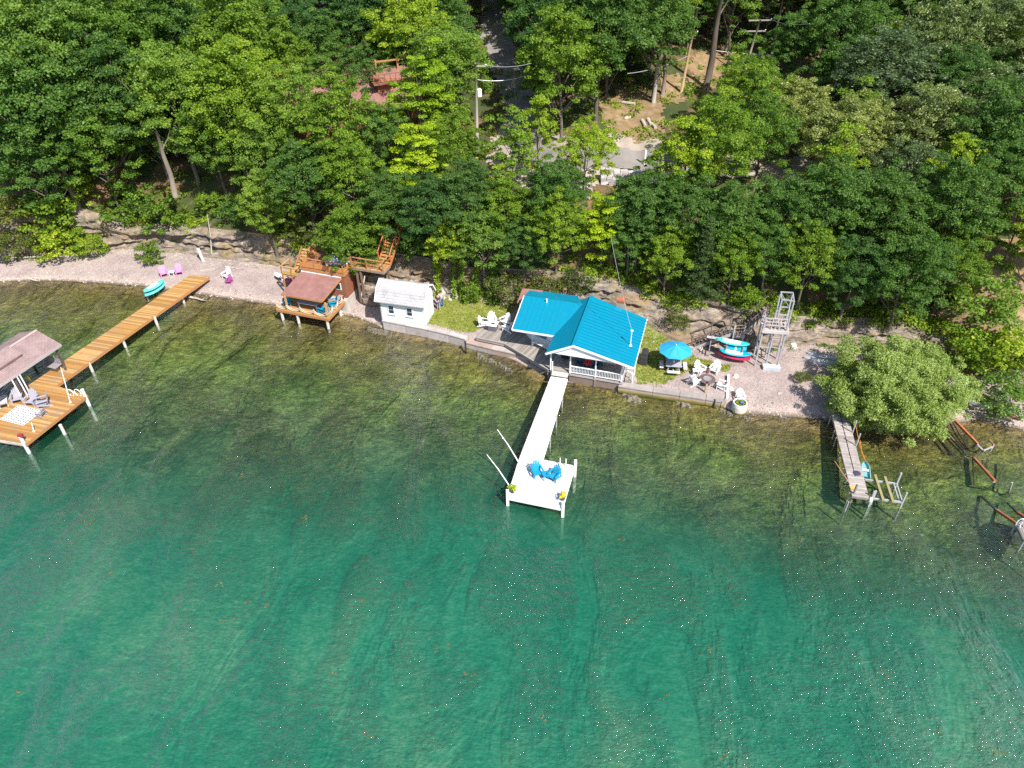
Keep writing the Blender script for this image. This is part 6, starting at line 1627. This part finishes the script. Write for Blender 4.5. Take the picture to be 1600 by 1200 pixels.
for c_, zt_ in [(h2, 1.6), (h3, 1.5), (h4, 1.3)]:
    MB().beam((c_[0], c_[1], -2.2), (c_[0], c_[1], zt_), .1, up=(0, 1, 0)).build('leg', STEEL, HF, True)
BK = paint((.32, .27, .12), .8, .25)
for a, b in [((1367, 742), (1380, 782)), ((1382.5, 745), (1395.5, 785))]: MB().beam(P(*a, .72), P(*b, .72), .16, .12).build('bunk', BK, HF, True)
MB().beam(h2 + np.array([-.4, -.2, -.1]), h3 + np.array([-.5, .9, -.9]), .05).build('brace', paint((.1, .1, .1), .7, .2), HF, True)
t = thing('dinghy', 'tiny aqua dinghy tied beside the weathered dock', 'dinghy', (P(1352, 736, .1)[0], P(1352, 736, .1)[1], .08), rad(72))
sup_ = MB(); vs = []
for j in range(9):
    s = -1 + j / 4; w_ = .3 * max(.05, 1 - max(0, s) ** 2.5) ** .7
    vs += [(s * .85, -w_, .2), (s * .85, -w_ * .6, -.1), (s * .85, w_ * .6, -.1), (s * .85, w_, .2), (s * .85, w_ * .8, .2), (s * .85, w_ * .5, .02), (s * .85, -w_ * .5, .02), (s * .85, -w_ * .8, .2)]
fs = [(j * 8 + k, j * 8 + (k + 1) % 8, (j + 1) * 8 + (k + 1) % 8, (j + 1) * 8 + k) for j in range(8) for k in range(8)] + [tuple(reversed(range(8))), tuple(range(64, 72))]
sup_.add(vs, fs).build('hull', paint((.18, .42, .45), .6, .2), t); MB().box(-.1, .1, -.24, .24, .1, .14).build('thwart', WHITE3, t)
t = thing('mooring_rope', 'orange rope running from the shore post to the aqua dinghy', 'rope', (P(1353, 722, .3)[0], P(1353, 722, .3)[1], .3))
for k, (a, z) in enumerate([((1337, 664), 1.0), ((1344, 688), .9)]):
    e = P(*a, z) - np.array(t.location); MB().tube([(0, 0, 0), e * .5 + np.array([0, 0, -.25]), e], .022, 5).build('strand', paint((.6, .2, .05), .7, .1), t)

# rusty rails of old boat ramps
def rails(label, loc, items, name='boat_ramp_rail'):
    p0 = P(*loc, 0); t = thing(name, label, 'rail frame', (p0[0], p0[1], 0))
    for nm, a, za, b, zb_, r, m_ in items: MB().beam(P(*a, za), P(*b, zb_), r, r * 1.1).build(nm, m_, t, True)
    return t
OLD = paint((.09, .06, .05), .9, .3)
rails('rusty ramp rail with pale legs at the shore right of the willow', (1515, 690), [('rail', (1492, 657), .75, (1528, 694), .55, .15, RUST), ('leg', (1528, 694), .55, (1520, 703), -.3, .08, STEEL), ('leg', (1528, 695), .5, (1539, 706), -.1, .08, STEEL),
      ('cross_bar', (1537, 704), .1, (1551, 698), .3, .08, STEEL), ('leg', (1553, 695), .45, (1546, 707), -.3, .07, STEEL), ('rail', (1532, 697), .1, (1546, 688), .3, .1, OLD), ('rail', (1546, 688), .35, (1554, 696), .35, .08, RUST)])
for i, (a, b, lab) in enumerate([((1451, 676), (1476, 709), 'thin dark sunken rail nearest the willow'), ((1463, 677), (1488, 711), 'dark sunken rail, second from the willow'), ((1471, 667), (1510, 710), 'long dark rail sliding from the shore into the water'), ((1489, 659), (1513, 702), 'dark rail beside the rusty ramp')]):
    rails(lab, a, [('rail', a, .25 if i > 1 else .0, b, -.35, .09 + .03 * (i in (1, 2)), OLD), ('sleeper', (b[0] - 5, b[1] - 1), -.35, (b[0] + 4, b[1] - 3), -.35, .08, OLD)], 'sunken_rail')
rails('rusty slanting rail with a pale leg out in the shallows at the right', (1537, 733), [('rail', (1520.5, 714), -.12, (1554.5, 752), .75, .15, RUST), ('leg', (1553, 753), .7, (1545.5, 765), -.7, .08, STEEL), ('rail', (1520, 716), -.3, (1522, 757), -.6, .08, OLD), ('rail', (1569, 722), -.15, (1558, 768), -.7, .1, paint((.10, .10, .04), .9, .2))])
rails('lone pale stake in the shallows near the right edge', (1577, 770), [('stake', (1581.5, 754), .75, (1575.5, 771), -.6, .09, STEEL), ('foot_bar', (1571, 772), -.6, (1584, 770), -.6, .08, OLD)], 'stake')
rails('rust orange rail rising to the corner of the far right dock', (1575, 805), [('rail', (1533, 775), -.8, (1557, 797), .05, .12, OLD), ('rail', (1557, 797), .05, (1588, 818), .85, .15, RUST)])
rails('second rust orange rail at the right picture edge', (1590, 800), [('rail', (1574, 786), -.5, (1590, 801), .15, .11, OLD), ('rail', (1590, 801), .15, (1612, 816), .9, .15, RUST)])
rails('silver beam with a red end fallen on the bank right of the willow', (1550, 640), [('beam', (1512, 625), 1.0, (1546, 639), .8, .22, STEEL), ('beam', (1546, 639), .8, (1592, 655), .6, .2, paint((.28, .09, .08), .8, .3))], 'fallen_beam')
rails('bundle of bare sticks under the fallen silver beam', (1535, 648), [('stick', (1515, 632), .8, (1541, 650), .5, .05, PALE), ('stick', (1522, 640), .7, (1548, 651), .5, .04, PALE), ('stick', (1512, 641), .7, (1538, 644), .8, .04, PALE)], 'stick_bundle')
CD = thing('corner_dock', 'grey dock corner with white hooped ladder cut by the right edge', 'dock', tuple(P(1600, 830, 0)[:2]) + (0,))
c4 = [P(*k, .95)[:2] for k in [(1588.5, 818), (1601, 845), (1640, 868), (1660, 818), (1612, 806)]]
boards(MB(), c4[::-1], c4[1] - c4[0], .15, .95, seed=51).build('deck_boards', GW, CD, True, kind='stuff')
edge_beams(MB(), [c4[4], c4[0], c4[1], c4[2]], .7, .92, .06).build('side_board', paint((.3, .27, .27), .8, .2), CD, True)
for c_ in c4[:3]: MB().tube([(*c_, -2.6), (*c_, 1.1)], .06, 6).build('post', STEEL, CD, True)
for k in (0, 1):
    p = P(1593 + k * 6, 822 + k * 3, .95); M0 = [(p[0] + .22 * cos(a), p[1] - .1 * cos(a), 1.2 + .42 * sin(a)) for a in np.linspace(0, 2 * pi, 15)[:-1]]
    MB().tube(M0, .04, 6, closed=True).build('ladder_hoop', WHITE3, CD, True)
for z in (.2, -.2): MB().beam((*(c4[0] + (c4[1] - c4[0]) * .1 + np.array([-.1, -.1])), z), (*(c4[0] + (c4[1] - c4[0]) * .6 + np.array([-.1, -.1])), z), .05).build('rung', STEEL, CD, True)

# ================================================================ hillside: house, wall, poles, wires
hc = P(545, 118, 15.2); hx, hy = hc[0], hc[1] + 3; hz = G(hx, hy - 2) - .3
HH = thing('hillside_house', 'brown hillside house with red-brown roofs and orange deck, half hidden by trees', 'house', (hx, hy, hz), rad(-6))
MB().box(-8, 6.5, -3.5, 5, 0, 4.6).build('wall', RUSTWALL, HH)
rz0 = 4.4
MB().slab([(-9, -4.6, rz0), (7.2, -4.6, rz0), (7.2, .8, rz0 + 2.6), (-9, .8, rz0 + 2.6)], .15).build('roof_slope', SH_RED, HH); MB().slab([(-9, .803, rz0 + 2.6), (7.2, .803, rz0 + 2.6), (7.2, 6.2, rz0), (-9, 6.2, rz0)], .15).build('roof_slope', SH_RED, HH)
MB().box(-4.0, 3.5, 5, 12, 0, 6).build('wall', RUSTWALL, HH)
MB().slab([(-5, 4.2, 6), (4.2, 4.2, 6), (4.2, 8.5, 8.4), (-5, 8.5, 8.4)], .15).build('roof_slope', SH_RED, HH); MB().slab([(-5, 8.503, 8.4), (4.2, 8.503, 8.4), (4.2, 12.8, 6), (-5, 12.8, 6)], .15).build('roof_slope', SH_RED, HH)
for x in (-6, -3, 0, 3): w_ = MB().box(x - .6, x + .6, -3.56, -3.501, 1.4, 2.9).build('window', ORANGE, HH); MB().box(x - .5, x + .5, -3.58, -3.561, 1.5, 2.8).build('pane', GLASS, w_)
dk = P(612, 118, 14.6); p = np.array([dk[0], dk[1]]); gz = G(p[0], p[1])
DKT = thing('deck_tower', 'red-brown raised deck with orange posts and small gable beside the hillside house', 'deck', (p[0], p[1], gz - .5), rad(20))
top = 14.4 - gz + .5
MB().box(-1.9, 1.9, -1.5, 1.5, 0, top - .2).build('wall', RUSTWALL, DKT)
boards(MB(), [(-2.3, -2.0), (2.3, -2.0), (2.3, 2.0), (-2.3, 2.0)], (0, 1), .2, top, seed=61).build('deck_boards', [RUSTWALL, paint((.4, .16, .1), .8, .2), RUSTWALL], DKT, kind='stuff')
for a, b in [((-2.3, -2.0), (2.3, -2.0)), ((2.3, -2.0), (2.3, 2.0))]:
    MB().beam((*a, top + 1.0), (*b, top + 1.0), .1, .07).build('top_rail', RUSTWALL, DKT)
    for k in range(9): q = np.array(a) + (np.array(b) - np.array(a)) * k / 8; MB().beam((*q, top), (*q, top + 1.0), .07).build('baluster', RUSTWALL, DKT)
for x in (-1.4, .9): MB().beam((x, .8, top), (x, .8, top + 1.7), .18).build('post', ORANGE, DKT)
MB().beam((-1.9, .8, top + 1.5), (1.5, .8, top + 1.5), .14).build('cross_beam', ORANGE, DKT); MB().beam((.9, .8, top + 1.3), (1.9, .8, top + 2.2), .12).build('brace', ORANGE, DKT); MB().beam((2.15, -1.9, .4), (2.15, -1.9, top - .2), .25).build('post', ORANGE, DKT)
gb = P(622, 68, 16.4)
GT = thing('gable_dormer', 'small red-brown gable roof seen above the hillside deck', 'shed', (gb[0], gb[1], G(gb[0], gb[1])), rad(30)); zz = 16.4 - G(gb[0], gb[1])
MB().box(-.9, .9, -1.2, 1.2, 0, zz - .6).build('wall', RUSTWALL, GT)
for s_ in (-1, 1): MB().slab([(0, -1.4, zz + .3), (s_ * 1.2, -1.4, zz - .7), (s_ * 1.2, 1.4, zz - .7), (0, 1.4, zz + .3)][::s_], .14).build('roof_slope', SH_RED, GT)
# dry stone wall
SW = []
a, b = onground(938, 286, 0, 8), onground(1030, 284, 0, 8)
t = thing('stone_wall', 'dry stone wall below the paved turnaround', 'wall', tuple(a)); gg = random.Random(3); d = (b - a); Ln = np.linalg.norm(d[:2]); d = d / Ln
MST = [paint((.5, .46, .45), .9, .3), paint((.38, .34, .34), .9, .3), paint((.58, .55, .54), .9, .2)]
for r in range(6):
    s = 0.0
    while s < Ln:
        w_ = gg.uniform(.45, .95); x, y = a[0] + d[0] * (s + w_ / 2), a[1] + d[1] * (s + w_ / 2); zg = G(x, y) - .25
        dx = gg.uniform(-.05, .05); h0 = zg + r * .27
        mb = MB(); q = np.array([d[0], d[1]]) * (w_ / 2 - .02); nn = np.array([-d[1], d[0]])
        c_ = np.array([x, y]) + nn * (dx + r * .05); lo = [c_ - q - nn * .25, c_ + q - nn * .25, c_ + q + nn * .25, c_ - q + nn * .25]
        mb.hexa([(*k, h0) for k in lo], [(*(c_ + (k - c_) * gg.uniform(.88, .98)), h0 + .25) for k in lo]); mb.build('stone', MST[gg.randrange(3)], t, True)
        s += w_
PW = paint((.33, .25, .17), .85, .25, grain='z')
PWG = paint((.36, .33, .28), .85, .25, grain='z')
def upole(label, base, topuv, z0, h, r, m_=PW, arms=(), name='utility_pole'):
    b = onground(*base, 0, z0); zt_ = None
    d = V(topuv[0], topuv[1], b, (1, 0)) - b
    t = thing(name, label, 'utility pole', tuple(b))
    MB().tube([(0, 0, -.5), tuple(d * .5), tuple(d)], [r, r * .9, r * .75], 9).build('shaft', m_, t, smooth=True)
    for k, hw, tilt in arms: c_ = d * k; MB().beam(c_ + np.array([-hw[0], 0, 0]), c_ + np.array([hw[1], tilt, 0]), .11, .13).build('crossarm', PWG, t); MB().ball(c_ + np.array([hw[1], tilt, .12]), .07, 6, 4).build('insulator', WHITE3, t)
    return t, b, d
t, b1, d1 = upole('grey utility pole with white transformer left of the driveway', (746, 238), (743, 99), 9, 8, .17, PWG, [(.97, (.1, 1.0), 0)])
c_ = d1 * .68; MB().lathe(tuple(c_ + np.array([.32, 0, -.35])), [(.2, 0), (.24, .05), (.24, .7), (.15, .8)], 12).build('transformer', WHITE3, t)
MB().beam(c_, c_ + np.array([.3, 0, 0]), .08).build('bracket', STEEL, t)
t, b2, d2 = upole('tall leaning bare utility pole at the edge of the dark forest', (1064, 145), (1090, 12), 10, 10, .17, paint((.40, .27, .15), .85, .25, grain='z'), [(.72, (.05, .5), 0)])
t, b3, d3 = upole('slanting utility pole with two crossarms in the far woods', (1163, 112), (1188, 30), 11, 9, .14, PWG, [(.98, (1.3, 1.3), 0), (.78, (1.9, 1.0), 0)])
t, b4, d4 = upole('short cut off grey pole right of the log clearing', (1021, 161), (1028, 100), 9.5, 5, .24, PWG, name='cut_pole')
def wire(label, a, b, sag, r=.02, m_=None):
    a, b = np.array(a, float), np.array(b, float); t = thing('power_line', label, 'power line', tuple(a)); d = b - a
    MB().tube([d * s + np.array([0, 0, -sag * 4 * s * (1 - s)]) for s in np.linspace(0, 1, 15)], r, 5).build('cable', m_ or DARK, t); MB().ball((0, 0, 0), .06, 6, 4).build('clamp', STEEL, t)
    return t
wire('power line crossing the driveway from the transformer pole, the upper one', b1 + d1 * .97 + np.array([.9, 0, .1]), P(830, 99, 17.6), .25, .03, STEEL)
wire('power line crossing the driveway from the transformer pole, the lower one', b1 + d1 * .83, P(822, 118, 15.4), .3, .03, STEEL)
wire('cable from the leaning pole down toward the wide light maple', b2 + d2 * .45, P(980, 115, 14.5), .3, .03, STEEL)
wire('long cable from the far crossarms to the right woods', b3 + d3 * .98 + np.array([1.2, 0, .1]), P(1265, 37, 19.5), .3, .03, STEEL)
wire('lower cable from the far pole to the right woods', P(1110, 78, 14.5), P(1272, 83, 14.5), .3, .03, STEEL)
wire('service cable from the cottage mast up to the bank trees', tip, P(955, 372, 11.5), .35, .012, STEEL)
p = onground(1007, 258, 0, 9); t = thing('marker_post', 'white marker post at the edge of the paved turnaround', 'post', tuple(p)); MB().beam((0, 0, -.2), (0, 0, 1.5), .16).build('shaft', WHITE3, t); MB().lathe((0, 0, 1.5), [(.12, 0), (.08, .06)], 8).build('cap', WHITE3, t)
# sawn logs and brush in the clearing
for i, (a, b, lab) in enumerate([((972, 162), (992, 165), 'pale sawn log at the top of the clearing'), ((975, 188), (988, 184), 'short log in the middle of the clearing'), ((1003, 190), (1008, 200), 'split log standing in the clearing, left one'), ((1012, 188), (1017, 198), 'split log standing in the clearing, right one'), ((1018, 196), (1024, 202), 'small log round at the lower right of the clearing'), ((1012, 204), (1017, 214), 'thin branch lying below the logs in the clearing')]):
    p, q = onground(*a, 0, 9), onground(*b, 0, 9); t = thing('cut_log', lab, 'log', tuple(p), 0, 'sawn logs in the clearing'); d = q - p
    MB().tube([(0, 0, .15), d + np.array([0, 0, .18])], [.2, .17] if i < 5 else [.06, .03], 9).build('trunk', PALE, t); MB().tube([(0, 0, .15), -d * .02 + np.array([0, 0, .15])], [.15, .15], 9).build('cut_face', paint((.6, .42, .25), .9, .1), t)
# tall bare trunks of the dark forest gap
for i, (b_, t_, r, lab) in enumerate([((1103, 138), (1126, 0), .36, 'thick grey trunk right of the leaning utility pole'), ((1035, 149), (1040, 70), .2, 'dark straight trunk beside the short cut pole'), ((1200, 105), (1223, 2), .17, 'slim leaning trunk left of the open leaf slope'),
        ((1136, 105), (1142, 40), .12, 'thin sapling trunk in the dark forest gap'), ((1250, 110), (1254, 60), .2, 'dark trunk standing in the leaf covered opening'), ((272, 300), (248, 218), .24, 'pale bent trunk leaning over the shale bluff'), ((314, 232), (303, 205), .2, 'short grey trunk behind the bluff right of the bent one'), ((386, 280), (380, 240), .17, 'grey trunk at the right end of the bluff'), ((743, 120), (741, 55), .35, 'tall pale double trunk beside the transformer pole')]):
    p = onground(*b_, 0, 8); d = V(t_[0], t_[1], p, (1, 0)) - p
    t = thing('bare_trunk', lab, 'tree', tuple(p)); o_ = np.array([.15, 0, 0])
    MB().tube([(0, 0, -.5), tuple(d * .35 + o_), tuple(d * .7), tuple(d * 1.15)], [r * 1.15, r, r * .8, r * .55], 8).build('trunk', bark, t, smooth=True)
    MB().tube([tuple(d * .8), tuple(d * .95 + np.array([.8, .2, .3])), tuple(d * 1.05 + np.array([1.4, .4, 1.0]))], [r * .35, r * .2, r * .08], 6).build('limb', bark, t, smooth=True)
for i, (u, v, s_, lab) in enumerate([(865, 60, 1.0, 'bare dead treetop above the wide light maple'), (895, 50, .8, 'second bare dead treetop right of the first'), (1318, 100, .7, 'bare silver twigs in front of the right ash trees'), (805, 108, .5, 'bare dead branches leaning over the driveway'), (1290, 190, .6, 'grey dead branches low between the right ashes'), (625, 232, .6, 'bare grey branches beside the lower locust')]):
    if i == 0:
        dcl = crown_clumps(4.2, 4.5, 5.5, 40, .5, 900); dm = trunk_mesh('trunk', dcl, 10, .13, 900, 26, matr=deadwood, bare=True)
    r = ray(u, v)
    for tt in np.linspace(.02, .19, 1500):
        p = _C + tt * r
        if p[2] <= G(p[0], p[1]) + 8 * s_: break
    t = thing('dead_tree', lab, 'dead tree', (p[0], p[1], p[2] - 8 * s_), i * 1.3); t.scale = (s_,) * 3; link('trunk', dm, t)

# floating weed rafts far out
cl = []; gq = random.Random(77)
for (u, v, r) in [(264, 730, .3), (376, 742, .35), (312, 735, .2), (138, 815, .3), (300, 858, .2), (172, 895, .15), (350, 968, .35), (385, 942, .2), (345, 915, .25), (415, 945, .2), (565, 940, .2), (690, 1014, .4), (735, 1055, .25), (476, 808, .25), (1107, 1017, .3), (1040, 1090, .3), (1378, 1053, .3), (1546, 1172, .5), (970, 843, .25), (975, 972, .25), (520, 1052, .15), (1465, 1143, .25), (850, 1121, .2), (1131, 1182, .2), (30, 1080, .2), (575, 1150, .2)]:
    p = P(u, v, 0)
    for _ in range(5): cl.append((p[0] + gq.gauss(0, r * .6), p[1] + gq.gauss(0, r * .35), .0, r * .35, r * .25, .03, gq.uniform(.2, .8)))
LM['raft'] = leafmat('brown floating weed', (.08, .06, .03), (.13, .09, .045), (.18, .13, .07), .2, .1)
stuff_leaves('floating_weeds', cl, 260, .09, .04, 'raft', 90)
# ================================================================ two people behind the shed
SKIN = paint((.52, .33, .24), .6, .05); 
def person(label, pos, face, shirt, trousers, hair, shoes, arm=0.0):
    t = thing('person', label, 'person', pos, face)
    def skin(nm, joints, edges, m_, sub=1):
        me = bpy.data.meshes.new(nm); me.from_pydata([j[:3] for j in joints], edges, []); me.materials.append(m_)
        o = link(nm, me, t); md = o.modifiers.new('skin', 'SKIN'); md.use_smooth_shade = True
        for v_, j in zip(me.skin_vertices[0].data, joints): v_.radius = (j[3], j[4] if len(j) > 4 else j[3])
        me.skin_vertices[0].data[0].use_root = True
        s_ = o.modifiers.new('sub', 'SUBSURF'); s_.levels = sub; s_.render_levels = sub
        return o
    # body in one surface: pelvis, spine, neck, head, arms, hands, legs, feet
    J = [(0, 0, .95, .13, .1), (0, 0, 1.15, .125, .09), (0, 0, 1.36, .15, .1), (0, 0, 1.47, .06), (0, .01, 1.56, .075, .085), (0, .01, 1.68, .08, .09),
         (.19, 0, 1.40, .055), (.25, -.02, 1.13, .042), (.22, -.18 - arm, 1.0 + arm, .03), (.21, -.25 - arm, .98 + arm, .03, .015), (-.19, 0, 1.40, .055), (-.25, .0, 1.13, .042), (-.27, -.06, .9, .03), (-.27, -.08, .81, .03, .015),
         (.1, 0, .88, .085), (.11, -.02, .5, .058), (.11, .02, .09, .04), (.12, -.13, .04, .035), (-.1, 0, .88, .085), (-.11, -.02, .5, .058), (-.12, .03, .09, .04), (-.13, -.12, .04, .035)]
    E_ = [(0, 1), (1, 2), (2, 3), (3, 4), (4, 5), (2, 6), (6, 7), (7, 8), (8, 9), (2, 10), (10, 11), (11, 12), (12, 13), (0, 14), (14, 15), (15, 16), (16, 17), (0, 18), (18, 19), (19, 20), (20, 21)]
    skin('body', J, E_, SKIN, 1)
    S = [(0, 0, .93, .15, .12), (0, 0, 1.15, .145, .11), (0, 0, 1.38, .165, .115), (.2, 0, 1.40, .075), (.25, -.02, 1.16, .062), (-.2, 0, 1.40, .075), (-.25, 0, 1.16, .062)]
    skin('shirt', S, [(0, 1), (1, 2), (2, 3), (3, 4), (2, 5), (5, 6)], shirt)
    T_ = [(0, 0, .96, .15, .12), (.1, 0, .87, .105), (.11, -.02, .5, .082), (.11, .02, .13, .068), (-.1, 0, .87, .105), (-.11, -.02, .5, .082), (-.12, .03, .13, .068)]
    skin('trousers', T_, [(0, 1), (1, 2), (2, 3), (0, 4), (4, 5), (5, 6)], trousers)
    MB().ball((0, .03, 1.70), (.105, .115, .11), 12, 8).build('hair', hair, t, smooth=True)
    f = MB(); f.ball((0, -.105, 1.62), (.014, .02, .02), 6, 4); f.build('nose', SKIN, t)
    for x in (-.035, .035): MB().ball((x, -.088, 1.655), .012, 6, 4).build('eye', DARK, t)
    for x in (-.1, .1): MB().ball((x, .01, 1.63), (.014, .025, .035), 6, 4).build('ear', SKIN, t)
    MB().beam((-.03, -.1, 1.585), (.03, -.1, 1.585), .01, .008).build('mouth', paint((.35, .12, .1), .6, .05), t)
    for x in (-.12, .12): MB().ball((x, -.06, .04), (.05, .13, .045), 8, 5).build('shoe', shoes, t)
    for sx_, hx_, hy_, hz_ in ((1, .21, -.25 - arm, .98 + arm), (-1, -.27, -.08, .80)):
        for k in range(4): MB().tube([(hx_ + (k - 1.5) * .016, hy_, hz_), (hx_ + (k - 1.5) * .018, hy_ - .05, hz_ - .02 - .005 * (k == 3)), (hx_ + (k - 1.5) * .018, hy_ - .07, hz_ - .05)], [.009, .008, .006], 5).build('finger', SKIN, t)
        MB().tube([(hx_ - sx_ * .03, hy_ + .02, hz_), (hx_ - sx_ * .055, hy_ - .02, hz_ - .01)], [.01, .008], 5).build('thumb', SKIN, t)
    return t
a = gat(685.5, 484); person('person in a dark top and lavender trousers right behind the white shed corner', a, rad(150), paint((.07, .08, .09), .8, .2), paint((.32, .26, .38), .8, .1), paint((.03, .025, .03), .6, .1), paint((.6, .5, .4), .6, .1))
a = gat(690, 480); person('person in a pale shirt and blue jeans standing on the lawn beside the shed', a, rad(200), paint((.52, .45, .48), .8, .1), paint((.02, .11, .26), .8, .15), paint((.03, .03, .04), .6, .1), paint((.7, .68, .65), .6, .1), .08)
